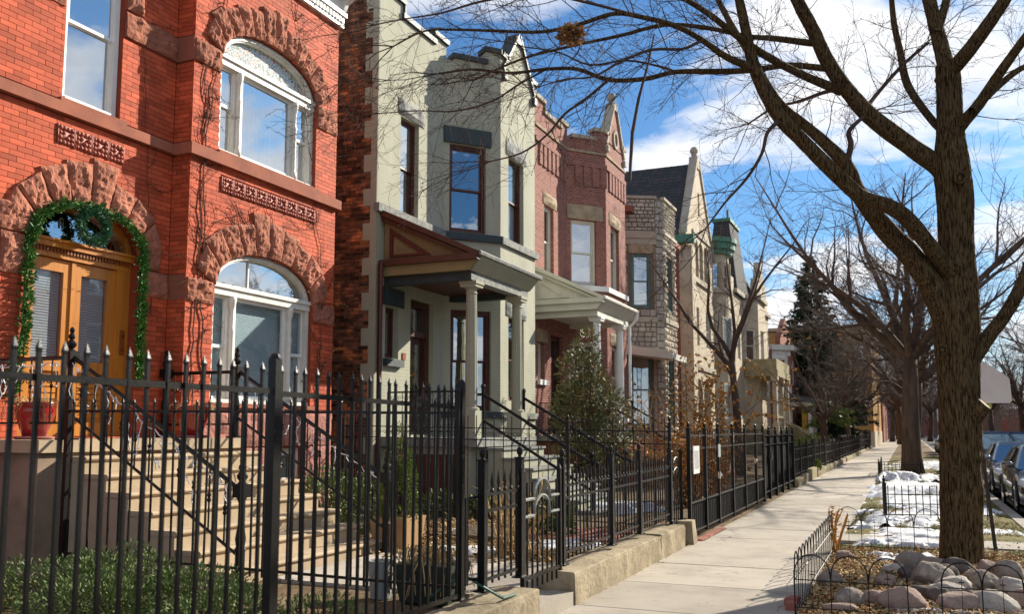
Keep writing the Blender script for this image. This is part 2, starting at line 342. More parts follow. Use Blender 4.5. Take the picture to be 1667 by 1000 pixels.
        def back(ix):
            i, j = ix % W, ix // W; x, y = i / nu, j / nv
            u = (a[0] * (1 - x) + b[0] * x) * (1 - y) + (d[0] * (1 - x) + c[0] * x) * y
            z = (a[1] * (1 - x) + b[1] * x) * (1 - y) + (d[1] * (1 - x) + c[1] * x) * y
            return fr.P(u, z, d0)
        vs += [back(i) for i in ring]; m = len(ring)
        fs += [(ring[i], k + i, k + (i + 1) % m, ring[(i + 1) % m]) for i in range(m)]
        return s.add(vs, fs)
    def mesh(s, name, m, smooth=False):
        me = bpy.data.meshes.new(name); me.from_pydata(s.v, [], s.f); me.materials.append(MT[m])
        if smooth: me.polygons.foreach_set('use_smooth', [True] * len(me.polygons))
        me.update(); return me
    def build(s, name, m, parent=None, smooth=False, label=None):
        return link(name, s.mesh(name, m, smooth), parent, label=label)
def link(name, me, parent=None, loc=None, rot=None, label=None):
    o = bpy.data.objects.new(name, me); COL.objects.link(o)
    if parent is not None:
        o.parent = parent
        if parent.type == 'EMPTY': o.matrix_parent_inverse = Matrix.Translation(-parent.location)
    if loc is not None: o.location = loc
    if rot is not None: o.rotation_euler = rot
    if label: o['label'] = label
    return o
def thing(name, label, cat, loc=(0, 0, 0), group=None):
    o = bpy.data.objects.new(name, None); COL.objects.link(o); o.location = loc; o.empty_display_size = .2
    return tag(o, label, cat, group)
def tag(o, label, cat, group=None, kind=None):
    o['label'] = label; o['category'] = cat
    if group: o['group'] = group
    if kind: o['kind'] = kind
    return o
def struct(o): o['kind'] = 'structure'; return o
def stuff(o): o['kind'] = 'stuff'; return o
def copy_thing(src, loc, label, rz=None):
    c = src.copy(); COL.objects.link(c); c.location = loc; c['label'] = label
    if rz is not None: c.rotation_euler = (0, 0, rz)
    for ch in [o for o in src.children]:
        d = ch.copy(); COL.objects.link(d); d.parent = c; d.matrix_parent_inverse = ch.matrix_parent_inverse.copy()
        for g in [o for o in ch.children]:
            e = g.copy(); COL.objects.link(e); e.parent = d
    return c
def ell(cy, hw, zs, b, n=24, e=2.15, a0=0.0, a1=math.pi):     # right-to-left arch points
    out = []
    for i in range(n + 1):
        t = a0 + (a1 - a0) * i / n; c, s_ = math.cos(t), math.sin(t)
        out.append((cy + hw * math.copysign(abs(c) ** (2 / e), c), zs + b * abs(s_) ** (2 / e)))
    return out
def smooth_path(pts, k=3):                    # Catmull-Rom through (x, y, z, r)
    out = []
    for i in range(len(pts) - 1):
        p0 = pts[max(i - 1, 0)]; p1 = pts[i]; p2 = pts[i + 1]; p3 = pts[min(i + 2, len(pts) - 1)]
        for j in range(k):
            t = j / k
            out.append(tuple(.5 * ((2 * b) + (-a + c) * t + (2 * a - 5 * b + 4 * c - d) * t * t + (-a + 3 * b - 3 * c + d) * t ** 3) for a, b, c, d in zip(p0, p1, p2, p3)))
    out.append(tuple(pts[-1])); return out
def icosphere(seed, sub=2):
    t = (1 + 5 ** .5) / 2
    vs = [V(p).normalized() for p in [(-1, t, 0), (1, t, 0), (-1, -t, 0), (1, -t, 0), (0, -1, t), (0, 1, t), (0, -1, -t), (0, 1, -t), (t, 0, -1), (t, 0, 1), (-t, 0, -1), (-t, 0, 1)]]
    fs = [(0, 11, 5), (0, 5, 1), (0, 1, 7), (0, 7, 10), (0, 10, 11), (1, 5, 9), (5, 11, 4), (11, 10, 2), (10, 7, 6), (7, 1, 8), (3, 9, 4), (3, 4, 2), (3, 2, 6), (3, 6, 8), (3, 8, 9), (4, 9, 5), (2, 4, 11), (6, 2, 10), (8, 6, 7), (9, 8, 1)]
    for _ in range(sub):
        mid = {}; nf = []
        def m(a, b):
            k = (min(a, b), max(a, b))
            if k not in mid: mid[k] = len(vs); vs.append(((vs[a] + vs[b]) / 2).normalized())
            return mid[k]
        for a, b, c in fs:
            x, y, z = m(a, b), m(b, c), m(c, a); nf += [(a, x, z), (b, y, x), (c, z, y), (x, y, z)]
        fs = nf
    return vs, fs
# ---------------------------------------------------------------- the setting
def fbm(x, y, s, seed=0.0): return noise.fractal(V((x * s, y * s, seed)), .9, 2.0, 4)
def sheet(x0, x1, y0, y1, nx, ny, zf, name, m, smooth=True):
    b = MB(); vs = []
    for j in range(ny + 1):
        for i in range(nx + 1):
            x = x0 + (x1 - x0) * i / nx; y = y0 + (y1 - y0) * j / ny; vs.append((x, y, zf(x, y)))
    b.add(vs, [(j * (nx + 1) + i, j * (nx + 1) + i + 1, (j + 1) * (nx + 1) + i + 1, (j + 1) * (nx + 1) + i) for j in range(ny) for i in range(nx)])
    return b.build(name, m, None, smooth)
struct(MB().box(-900, -300, -.6, 900, 1600, -.24).build('ground', 'soil'))
struct(MB().box(1.92, -60, -.3, 10.2, 700, -.13).build('road', 'asphalt'))
k = MB()
for i in range(60): k.box(1.72, -20 + i * 3.05, -.4, 1.92, -20 + i * 3.05 + 3.04, .0)
struct(k.build('kerb', 'kerb_concrete'))
struct(MB().box(10.2, -60, -.4, 10.4, 700, .0).build('far_kerb', 'kerb_concrete'))
struct(MB().box(10.4, -60, -.4, 60, 700, .02).build('far_pavement', 'sidewalk_concrete'))
def z_park(x, y):
    e = min(1, max(0, min(x + 1.0, 1.72 - x) / .3))
    return -.02 + e * .045 + fbm(x, y, .9, 3) * .03 * e
struct(sheet(-1.0, 1.72, -2, 62, 34, 320, z_park, 'parkway', 'turf'))
struct(MB().box(-1.0, 62, -.3, 1.72, 600, .0).build('distant_parkway', 'soil'))
def z_yard(x, y):
    
    if x > -3.25: return -.02 if y > 12.9 else .1
    e = min(1, max(0, (-3.3 - x) / .5)); 
    e *= 0 if -5.9 < x < -3.2 and 7.0 < y < 9.6 else 1
    return .19 + fbm(x, y, .7, 8) * .05 * e
struct(sheet(-30, -2.99, -8, 90, 120, 300, z_yard, 'yard', 'soil'))
sw = MB().box(-2.97, -8, -.3, -1.0, 62.0, -.015).build('sidewalk', 'joint_dark'); struct(sw)
slab = MB(); _l = 1.494
slab.hexa([(-1.97, 0, -.02), (0, 0, -.02), (0, _l, -.02), (-1.97, _l, -.02)], [(-1.96, .010, 0), (-.01, .010, 0), (-.01, _l - .010, 0), (-1.96, _l - .010, 0)])
slab_me = slab.mesh('slab', 'sidewalk_concrete')
for i in range(46): link('slab', slab_me, sw, (-1.0, -6.65 + i * 1.5, R.uniform(-.002, .002)), (R.uniform(-.0015, .0015), R.uniform(-.001, .001), 0))
struct(MB().box(-2.97, 62.4, -.3, -1.0, 600, 0).build('distant_sidewalk', 'sidewalk_concrete'))
# carriage walk crossing the grass strip
struct(MB().hexa([(-1.0, 14.3, -.1), (1.72, 14.1, -.1), (1.72, 15.0, -.1), (-1.0, 15.2, -.1)], [(-1.0, 14.3, .045), (1.72, 14.1, .045), (1.72, 15.0, .045), (-1.0, 15.2, .045)]).build('parkway_path', 'kerb_concrete'))
# front walk of the red house and its gate step
fw_ = MB()
for i, (a, c) in enumerate(((-5.7, -4.9), (-4.89, -4.1), (-4.09, -3.32))): fw_.box(a, 7.3, .05, c, 9.3, .225)
struct(fw_.build('front_walk', 'sidewalk_concrete'))
struct(MB().box(-3.36, 7.42, -.1, -2.955, 8.28, .13).build('gate_step', 'sidewalk_concrete'))

def rough_wall(y0, y1, z1, label, x0=-3.36, x1=-2.945, seed=0.0, m='concrete_wall', name='retaining_wall', n=None, group=None):
    n = n or max(4, int((y1 - y0) / .12)); b = MB(); prof = [(x1, -.15), (x1, .08), (x1, z1 - .05), (x1 - .004, z1 - .010), (x1 - .018, z1), ((x0 + x1) / 2, z1 + .005), (x0 + .03, z1), (x0, z1 - .04), (x0, -.15)]
    vs = []
    for i in range(n + 1):
        y = y0 + (y1 - y0) * i / n
        for j, (x, z) in enumerate(prof):
            q = noise.fractal(V((x * 3 + j, y * 4, z * 4 + seed)), .8, 2, 3)
            chip = max(0, noise.noise(V((seed, y * 5, z * 6))) - .45) * .16 if 0 < j < 4 else 0
            vs.append((x + q * .012 - chip * (1 if x > -3.2 else 0), y, z + (q * .012 if z > 0 else 0) - (chip * .5 if j in (3, 4) else 0)))
    P = len(prof)
    fs = [(i * P + j, i * P + j + 1, (i + 1) * P + j + 1, (i + 1) * P + j) for i in range(n) for j in range(P - 1)]
    fs += [tuple(range(P)), tuple(n * P + j for j in range(P - 1, -1, -1))]
    b.add(vs, fs); return tag(b.build(name, m, None), label, 'wall', group)
rough_wall(-2, 7.40, .295, 'low concrete retaining wall under the tall black picket fence, ending at the arched gate', seed=1)
rough_wall(8.30, 11.6, .30, 'chipped concrete retaining wall between the arched gate and the crack, beside the pavement', seed=2)
rough_wall(11.615, 12.95, .31, 'short concrete retaining wall section past the crack, before the tall gate panels', seed=3)
tag(MB().hexa([(-3.18, 13.25, -.1), (-2.88, 13.25, -.1), (-2.9, 13.62, -.1), (-3.2, 13.62, -.1)], [(-3.15, 13.27, .33), (-2.92, 13.27, .33), (-2.94, 13.58, .33), (-3.17, 13.58, .33)]).build('concrete_block', 'concrete_wall'), 'upright weathered concrete block at the foot of the tall gate panel', 'block')

# ---------------------------------------------------------------- window builder shared by the houses
def window(root, fr, u0, u1, z0, z1, fm='white_paint', rec=.12, fw=.06, glass='window_glass', cover=None, cover_z=None, split=.5, label=None, depth=.08, casing=0.0):
    b = MB(); d1 = -rec + .03; d0 = -rec - depth
    b.fbox(fr, u0, u0 + fw, z0, z1, d0, d1).fbox(fr, u1 - fw, u1, z0, z1, d0, d1).fbox(fr, u0 + fw, u1 - fw, z1 - fw, z1, d0, d1).fbox(fr, u0 + fw, u1 - fw, z0, z0 + fw, d0, d1 + .02)
    w = b.build('window', fm, root, label=label)
    zm = z0 + (z1 - z0) * split; s = .042
    panes = [(z0 + fw, zm, -.035), (zm - .03, z1 - fw, 0.0)] if split else [(z0 + fw, z1 - fw, 0.0)]
    for a, c, dd in panes:
        q = MB(); e0, e1 = d1 - .065 + dd, d1 - .03 + dd; l, r = u0 + fw, u1 - fw
        q.fbox(fr, l, l + s, a, c, e0, e1).fbox(fr, r - s, r, a, c, e0, e1).fbox(fr, l + s, r - s, a, a + s, e0, e1).fbox(fr, l + s, r - s, c - s, c, e0, e1)
        q.build('sash', fm, w)
        MB().fbox(fr, l + s, r - s, a + s, c - s, (e0 + e1) / 2 - .003, (e0 + e1) / 2 + .003).build('pane', glass, w)
    if cover:
        zc = cover_z or z0 + fw
        MB().fbox(fr, u0 + fw, u1 - fw, zc, z1 - fw, d0 - .03, d0 - .015).build('curtain' if cover == 'curtain' else 'blind', cover, w)
    return w
def rect(u0, u1, z0, z1): return [(u0, z0), (u1, z0), (u1, z1), (u0, z1)]
def lay_bricks(fr, u0, u1, z0, z1, blocked, L=.203, H=.0672, j=.006, d0=-.014, d1=0.0, jit=.0015, keep=None):
    b = MB(); singles = []; n = int((z1 - z0) / H)
    for r in range(n):
        za = z0 + r * H; zb = za + H - j; zc = (za + zb) / 2
        iv = [(u0, u1)]
        for a, c in blocked(zc):
            nv = []
            for p, q in iv:
                if c <= p or a >= q: nv.append((p, q)); continue
                if a > p: nv.append((p, a))
                if c < q: nv.append((c, q))
            iv = nv
        off = (r % 2) * .5 * L
        for p, q in iv:
            k0 = math.floor((p - off) / L); x = k0 * L + off
            while x < q:
                a, c = max(p, x), min(q, x + L - j)
                if c - a > .012:
                    full = (c - a) > L - j - 1e-4
                    if keep and full and keep(a, za): singles.append((a, za))
                    else:
                        e = d1 + R.uniform(-jit, jit); b.fbox(fr, a, c, za, zb, d0, e)
                x += L
    return b, singles
# ---------------------------------------------------------------- the red brick house
RH = thing('red_brick_house', 'orange-red brick townhouse with rough brownstone arches and a white cornice, nearest on the left', 'house', (-9.3, 9, .2))
XL, XB = -9.30, -8.98
FL, FB, FS = frX(XL), frX(XB), frY(9.51)
D_C, D_H, D_S, D_B = 8.15, .84, 3.90, .55            # door arch
U_C, U_H = 11.23, 1.17                               # bay windows
door_poly = [(D_C + D_H, 1.55)] + ell(D_C, D_H, D_S, D_B) + [(D_C - D_H, 1.55)]
up_poly = [(U_C + U_H, 5.66)] + ell(U_C, U_H, 7.12, .58) + [(U_C - U_H, 5.66)]
lo_poly = [(U_C + U_H, 2.02)] + ell(U_C, U_H, 3.70, .60) + [(U_C - U_H, 2.02)]
MB().prism(FL, rect(3.5, 9.51, .1, 9.0), -.34, -.012, [door_poly[::-1], rect(7.66, 8.55, 5.66, 7.85)]).build('wall', 'red_mortar', RH)
MB().prism(FB, rect(9.53, 12.985, .1, 9.0), -.34, -.012, [up_poly[::-1], lo_poly[::-1], rect(11.6, 12.2, .8, 1.36)]).build('wall', 'red_mortar', RH)
MB().box(XL - .3, 9.522, .1, XB - .03, 9.75, 9.0).build('wall', 'red_mortar', RH)
MB().box(-22, 12.7, .1, XB - .36, 12.985, 9.0).box(-22, 3.5, .1, -21.7, 12.69, 9.0).box(-21.69, 3.5, .1, XL - .36, 3.8, 9.0).box(-21.69, 3.81, 8.7, XL - .35, 12.69, 8.95).box(-21.69, 3.81, 4.9, XL - 1.2, 12.69, 5.2).build('back_wall', 'far_red_brick', RH)
def blk_arch(cy, hw, zs, b, e=2.15):
    def f(z):
        if z <= zs: return hw
        t = (z - zs) / b
        return 0 if t >= 1 else hw * (1 - t ** e) ** (1 / e)
    return f
da, ua, la = blk_arch(D_C, D_H, D_S, D_B), blk_arch(U_C, U_H, 7.12, .58), blk_arch(U_C, U_H, 3.70, .60)
def blkL(z):
    o = []
    if 1.55 < z < 4.46: w = da(z); o.append((D_C - w, D_C + w))
    if 5.62 < z < 7.85: o.append((7.66, 8.55))
    if 5.47 < z < 5.63 or 6.83 < z < 7.20 or 3.42 < z < 3.78: o.append((8.5, 9.6)) if z > 5.7 or z < 4 else o.append((3, 9.6))
    if 5.10 < z < 5.355: o.append((7.61, 8.64))
    return o
def blkB(z):
    o = []
    if 2.0 < z < 4.31: w = la(z); o.append((U_C - w, U_C + w))
    if 5.6 < z < 7.71: w = ua(z); o.append((U_C - w, U_C + w))
    if 5.47 < z < 5.63: o.append((9, 13.1))
    if 5.075 < z < 5.315: o.append((10.12, 12.40))
    if .75 < z < 1.4: o.append((11.5, 12.3))
    if z < 1.98: o.append((9, 13.1))
    return o
def near(a, z): return 6.75 < a < 9.0 and 3.9 < z < 6.9
bL, singles = lay_bricks(FL, 3.52, 9.50, 1.50, 8.95, blkL, keep=near)
singles.sort(key=lambda s: (s[0] - 6.9) ** 2 + (s[1] - 4.9) ** 2 * .5)
ub = MB().box(-.014, 0, 0, 0, .197, .0612).mesh('brick', 'red_brick')
for a, z in singles[:300]: link('brick', ub, RH, (XL + R.uniform(-.0015, .0015), a, z))
for a, z in singles[300:]: bL.fbox(FL, a, a + .197, z, z + .0612, -.014, R.uniform(-.0015, .0015))
bB, _ = lay_bricks(FB, 9.51, 13.0, .3, 8.95, blkB)
bS, _ = lay_bricks(FS, XL, XB, 1.5, 8.95, lambda z: [(-10, -8)] if (5.47 < z < 5.63 or 6.83 < z < 7.20 or 3.42 < z < 3.78) else [])
bL.add(bB.v, bB.f); bL.add(bS.v, bS.f)
for i in range(130):                                    # right return of the bay
    bL.box(XB - .40 + (i % 2) * .08, 12.985, .3 + i * .0672, XB - .001, 13.0, .3 + i * .0672 + .061)
stuff(bL.build('brickwork', 'red_brick', RH))
# belt course, sills, stone bands
MB().fbox(FL, 3.5, 9.51, 5.48, 5.62, -.02, .075).fbox(FL, 7.60, 8.62, 5.62, 5.675, -.12, .06).build('belt_course', 'smooth_brownstone', RH)
MB().fbox(FB, 9.44, 13.07, 5.46, 5.62, -.02, .08).fbox(FB, 10.0, 12.46, 5.622, 5.672, -.12, .07).fbox(FS, XL + .08, XB, 5.46, 5.62, -.02, .08).build('belt_course', 'smooth_brownstone', RH)
for a_, b_ in ((6.835, 7.195), (3.425, 3.775)): MB().fbox(FS, XL, XB - .001, a_, b_, -.02, .012).build('stone_band', 'smooth_brownstone', RH)
def block(fr, quad, d1=.05, amp=.045, m='brownstone', nm='stone', nu=12, nv=10, d0=-.02): return MB().rockface(fr, quad, d0, d1, amp, nu, nv, R.uniform(0, 90)).build(nm, m, RH)
def voussoirs(fr, cy, hw, zs, b, n, ln, key=.12):
    e = 2.15; inner = ell(cy, hw, zs, b, 60, e)
    acc = [0.0]
    for i in range(60): acc.append(acc[-1] + math.dist(inner[i], inner[i + 1]))
    def at(s):
        s = min(max(s, 0), acc[-1])
        for i in range(60):
            if acc[i + 1] >= s: f = (s - acc[i]) / max(acc[i + 1] - acc[i], 1e-6); return tuple(p + (q - p) * f for p, q in zip(inner[i], inner[i + 1]))
        return inner[-1]
    for k in range(n):
        g = .011; p, q = at(acc[-1] * k / n), at(acc[-1] * (k + 1) / n)
        def out(pt, L):
            dx, dz = (pt[0] - cy) / hw, (pt[1] - (zs - b * .55)) / (b * 1.55)
            l = math.hypot(dx * .75, dz); return (pt[0] + dx * .75 / l * L, pt[1] + dz / l * L)
        t = abs((k + .5) / n - .5) * 2
        L = ln * (1 + (key / ln if abs(k - (n - 1) / 2) < .6 else 0)) * (1 + .08 * math.sin(k * 2.7)) * (1 - .12 * t)
        po, qo = out(p, L), out(q, L)
        w = V((p[0] - q[0], p[1] - q[1])).normalized() * g
        quad = [(q[0] + w.x, q[1] + w.y), (p[0] - w.x, p[1] - w.y), (po[0] - w.x, po[1] - w.y), (qo[0] + w.x, qo[1] + w.y)]
        block(fr, quad, .065, .05, 'brownstone', 'voussoir', 10, 14)
voussoirs(FL, D_C, D_H, D_S, D_B, 8, .46)
voussoirs(FB, U_C, U_H, 7.12, .58, 12, .46)
voussoirs(FB, U_C, U_H, 3.70, .60, 10, .50)
for fr, a, c, z0, z1 in ((FL, 8.995, 9.49, 3.43, 3.77), (FL, 6.95, 7.30, 3.43, 3.9), (FL, 6.9, 7.30, 3.92, 4.25), (FL, 9.0, 9.33, 3.80, 4.10), (FL, 8.58, 9.49, 6.84, 7.19), (FL, 8.58, 8.86, 7.22, 7.62), (FL, 8.58, 8.95, 7.64, 8.05), (FL, 7.25, 7.64, 6.84, 7.19),
                         (FB, 9.53, 10.05, 6.84, 7.16), (FB, 12.42, 12.98, 6.76, 7.16), (FB, 9.53, 10.05, 3.42, 3.74), (FB, 12.42, 12.98, 3.42, 3.74), (FB, 12.42, 12.70, 3.76, 4.08)):
    block(fr, rect(a, c, z0, z1), .05, .05)
# rusticated base
base = [(9.53, 10.4), (10.42, 11.0), (11.02, 11.58), (12.22, 12.98)]
for r, (z0, z1) in enumerate(((.2, .76), (.78, 1.38), (1.40, 1.96))):
    for a, c in (base if r < 2 else [(9.53, 10.6), (10.62, 11.7), (11.72, 12.98)]): block(FB, rect(a, c, z0, z1), .06, .05, 'pink_stone', 'base_stone', 8, 6)
block(FB, rect(11.6, 12.2, .2, .76), .06, .04, 'pink_stone', 'base_stone')
window(RH, FB, 11.6, 12.2, .8, 1.36, 'white_paint', .1, .05, split=0, cover='blind')
# terracotta ornament tiles
def tile(fr, u, z, w, h):
    o = MB().fbox(fr, u, u + w - .008, z, z + h, -.02, .002).fbox(fr, u, u + .014, z, z + h, .002, .02).fbox(fr, u + w - .022, u + w - .008, z, z + h, .002, .02)
    for i in range(4):
        for j in range(4):
            if (i, j) in ((1, 1), (2, 2)): continue
            cu, cz, rr = u + w * (.16 + .22 * i), z + h * (.14 + .24 * j), min(w, h) * R.uniform(.095, .135)
            vs, fs = ICO; o.add([fr.P(cu + p.x * rr, cz + p.z * rr, .008 + p.y * rr * .9) for p in vs], fs)
    o.build('ornament_tile', 'terracotta', RH, True)
ICO = icosphere(0, 1)
for i in range(4): tile(FL, 7.615 + i * .2565, 5.105, .2565, .245)
for i in range(9): tile(FB, 10.125 + i * .2525, 5.08, .2525, .23)
# cornice
MB().fbox(FL, 3.5, 9.5, 8.76, 8.85, 0, .06).fbox(FB, 9.4, 13.06, 8.76, 8.83, 0, .07).fbox(FB, 9.4, 13.08, 8.95, 9.03, -.1, .12).build('cornice_moulding', 'bright_white_paint', RH)
for i in range(38): MB().fbox(FB, 9.45 + i * .095, 9.505 + i * .095, 8.835, 8.945, -.05, .095).build('dentil', 'bright_white_paint', RH)
MB().fbox(FB, 9.4, 13.05, 9.03, 9.45, -.3, .06).build('frieze', 'bright_white_paint', RH)
MB().fbox(FB, 9.2, 13.42, 9.52, 9.66, -.6, .52).fbox(FB, 9.3, 13.32, 9.45, 9.52, -.6, .42).fbox(FL, 3.5, 9.19, 9.0, 9.6, -.3, .4).build('cornice', 'bright_white_paint', RH)
for i in range(6):
    u = 9.55 + i * .68; q = MB()
    q.prism(Fr((XB, u), (1, 0), (0, -1)), [(.06, 9.06), (.13, 9.06), (.17, 9.16), (.30, 9.24), (.36, 9.36), (.36, 9.448), (.06, 9.448)], -.09, .0); q.build('bracket', 'bright_white_paint', RH)
# left upper window
window(RH, FL, 7.67, 8.54, 5.675, 7.84, 'bright_white_paint', .10, .075, cover='curtain', cover_z=6.0)
# bay windows: three lights under an arched transom
def bay_window(poly, z0, zt, zs, b, fan, cov, g):
    w = MB(); inner = ell(U_C, U_H - .13, zs + .03, b - .12); outer = ell(U_C, U_H - .004, zs, b - .004)
    w.prism(FB, outer + inner[::-1], -.22, -.07)
    w.prism(FB, ell(U_C, U_H - .06, zs + .01, b - .05) + ell(U_C, U_H - .10, zs + .02, b - .09)[::-1], -.07, -.045)
    w.fbox(FB, U_C - U_H + .004, U_C - U_H + .085, z0, zs, -.22, -.07).fbox(FB, U_C + U_H - .085, U_C + U_H - .004, z0, zs, -.22, -.07)
    w.fbox(FB, U_C - U_H + .004, U_C + U_H - .004, zs - .10, zs + .04, -.22, -.05).fbox(FB, U_C - U_H + .004, U_C + U_H - .004, zs + .0, zs + .06, -.2, -.02)
    w.fbox(FB, U_C - U_H + .004, U_C + U_H - .004, z0, z0 + .06, -.24, -.04)
    wo = w.build('window', 'white_paint', RH, label='white three-light window under an arched transom')
    for s in (-1, 1):
        u = U_C + s * .68
        MB().fbox(FB, u - .075, u + .075, z0 + .06, zs - .10, -.2, -.10).build('mullion', 'white_paint', wo)
        h = zs - .1 - z0 - .06
        MB().lathe([(.055, 0), (.055, .10), (.035, .14), (.045, .2), (.038, .24), (.038, h * .62), (.05, h * .66), (.03, h * .70), (.036, h * .76), (.03, h - .2), (.05, h - .14), (.065, h - .05), (.065, h)], XB - .085, u, 10, z0 + .06).build('colonnette', 'white_paint', wo, True)
    for a, c in ((U_C - U_H + .085, U_C - .755), (U_C + .755, U_C + U_H - .085)):
        zm = (z0 + zs) / 2 + (.05 if zs > 5 else 0)
        for p, q_, dd in ((z0 + .06, zm, -.03), (zm - .03, zs - .10, 0)):
            s = MB(); s.fbox(FB, a, a + .035, p, q_, -.17 + dd, -.135 + dd).fbox(FB, c - .035, c, p, q_, -.17 + dd, -.135 + dd).fbox(FB, a + .035, c - .035, p, p + .045, -.17 + dd, -.135 + dd).fbox(FB, a + .035, c - .035, q_ - .04, q_, -.17 + dd, -.135 + dd)
            s.build('sash', 'bright_white_paint', wo); MB().fbox(FB, a + .035, c - .035, p + .045, q_ - .04, -.156 + dd, -.150 + dd).build('pane', g, wo)
    a, c, p, q_ = U_C - .605, U_C + .605, z0 + .06, zs - .10
    s = MB(); s.fbox(FB, a, a + .05, p, q_, -.17, -.12).fbox(FB, c - .05, c, p, q_, -.17, -.12).fbox(FB, a + .05, c - .05, p, p + .06, -.17, -.12).fbox(FB, a + .05, c - .05, q_ - .05, q_, -.17, -.12)
    s.build('sash', 'bright_white_paint', wo); MB().fbox(FB, a + .05, c - .05, p + .06, q_ - .05, -.150, -.144).build('pane', g, wo)
    MB().prism(FB, [(U_C + U_H - .13, zs + .05)] + [t for t in inner if t[1] > zs + .05] + [(U_C - U_H + .13, zs + .05)], -.156, -.150).build('transom_pane', fan, wo)
    MB().fbox(FB, U_C - U_H + .1, U_C + U_H - .1, z0 + .06, zs - .1, -.235, -.222).build('blind', cov, wo)
    return wo
wu = bay_window(up_poly, 5.672, 7.7, 7.12, .58, 'stained_glass', 'vertical_blind', 'window_glass')
wlow = bay_window(lo_poly, 2.03, 4.3, 3.70, .60, 'window_glass', 'blind', 'milky_glass')
MB().fbox(FB, U_C - .3, U_C - .275, 3.76, 4.18, -.15, -.13).build('glazing_bar', 'bright_white_paint', wlow)
MB().prism(FB, [(U_C + U_H - .14, 3.75)] + [t for t in ell(U_C, U_H - .13, 3.73, .48) if t[1] > 3.75] + [(U_C - U_H + .14, 3.75)], -.25, -.238).build('blind', 'blind', wlow)
MB().fbox(FB, U_C - U_H - .1, U_C + U_H + .1, 1.965, 2.03, -.1, .09).build('sill', 'smooth_brownstone', RH)
MB().fbox(FL, 3.6, 9.4, 1.2, 1.5, -.3, -.0).build('threshold_wall', 'smooth_brownstone', RH)
# oak double door with fanlight
DR = MB()
DR.prism(FL, ell(D_C, D_H - .003, D_S, D_B - .003) + ell(D_C, D_H - .09, D_S, D_B - .08)[::-1], -.30, -.13)
DR.fbox(FL, D_C - D_H + .003, D_C - D_H + .13, 1.56, D_S, -.30, -.15).fbox(FL, D_C + D_H - .22, D_C + D_H - .003, 1.56, D_S, -.30, -.15)
DR.fbox(FL, D_C - D_H + .003, D_C + D_H - .003, 3.74, 3.86, -.30, -.14).fbox(FL, D_C - D_H + .003, D_C + D_H - .003, 3.86, 3.93, -.30, -.09).fbox(FL, D_C - D_H + .003, D_C + D_H - .003, 3.93, 3.96, -.30, -.06)
DO = DR.build('door', 'oak', RH, label='golden oak double door with glazed leaves under an arched fanlight')
for i in range(34): MB().fbox(FL, D_C - D_H + .02 + i * .048, D_C - D_H + .044 + i * .048, 3.80, 3.855, -.14, -.115).build('dentil', 'oak_dark', DO)
l0, l1 = D_C - D_H + .13, D_C + D_H - .22; mid = (l0 + l1) / 2
for a, c in ((l0, mid - .008), (mid + .008, l1)):
    q = MB(); s = .125
    q.fbox(FL, a, a + s, 1.57, 3.73, -.24, -.185).fbox(FL, c - s, c, 1.57, 3.73, -.24, -.185).fbox(FL, a + s, c - s, 3.58, 3.73, -.24, -.185).fbox(FL, a + s, c - s, 2.36, 2.50, -.24, -.185).fbox(FL, a + s, c - s, 1.57, 1.74, -.24, -.185).fbox(FL, a + s, c - s, 1.74, 2.36, -.235, -.215)
    q.build('door_leaf', 'oak', DO)
    MB().fbox(FL, a + s, c - s, 2.50, 3.58, -.213, -.207).build('pane', 'door_glass', DO)
    MB().fbox(FL, a + s, c - s, 2.50, 3.58, -.262, -.25).build('blind', 'door_blind', DO)
    for i in range(7): MB().fbox(FL, a + s + .02, c - s - .02, 1.80 + i * .075, 1.86 + i * .075, -.215, -.196).build('raised_panel', 'oak', DO)
MB().fbox(FL, mid - .03, mid + .03, 1.57, 3.73, -.185, -.165).build('astragal', 'oak', DO)
MB().fbox(FL, D_C + D_H - .14, D_C + D_H - .07, 2.63, 2.95, -.15, -.135).build('doorbell_plate', 'oak_dark', DO)
for z in (2.70, 2.88): MB().fbox(FL, D_C + D_H - .118, D_C + D_H - .092, z - .013, z + .013, -.135, -.12).build('door_bell', 'brass', DO)
MB().prism(FL, [(D_C + D_H - .1, 3.965)] + [t for t in ell(D_C, D_H - .09, D_S, D_B - .08) if t[1] > 3.97] + [(D_C - D_H + .1, 3.965)], -.235, -.229).build('fanlight', 'dark_glass', DO)
def letters(txt, size, fr, u, z, d, m, parent, name='house_number', ext=.004):
    c = bpy.data.curves.new(name, 'FONT'); c.body = txt; c.size = size; c.extrude = ext; c.align_x = 'CENTER'
    t = bpy.data.objects.new(name, c); COL.objects.link(t); me = bpy.data.meshes.new_from_object(t.evaluated_get(bpy.context.evaluated_depsgraph_get()))
    bpy.data.objects.remove(t); bpy.data.curves.remove(c)
    for v in me.vertices: v.co = V(fr.P(u + v.co.x, z + v.co.y, d + v.co.z))
    me.materials.clear(); me.materials.append(MT[m]); return link(name, me, parent)
letters('fi', .20, FL, D_C - .22, 4.13, -.222, 'print_grey', DO, 'fanlight_lettering')
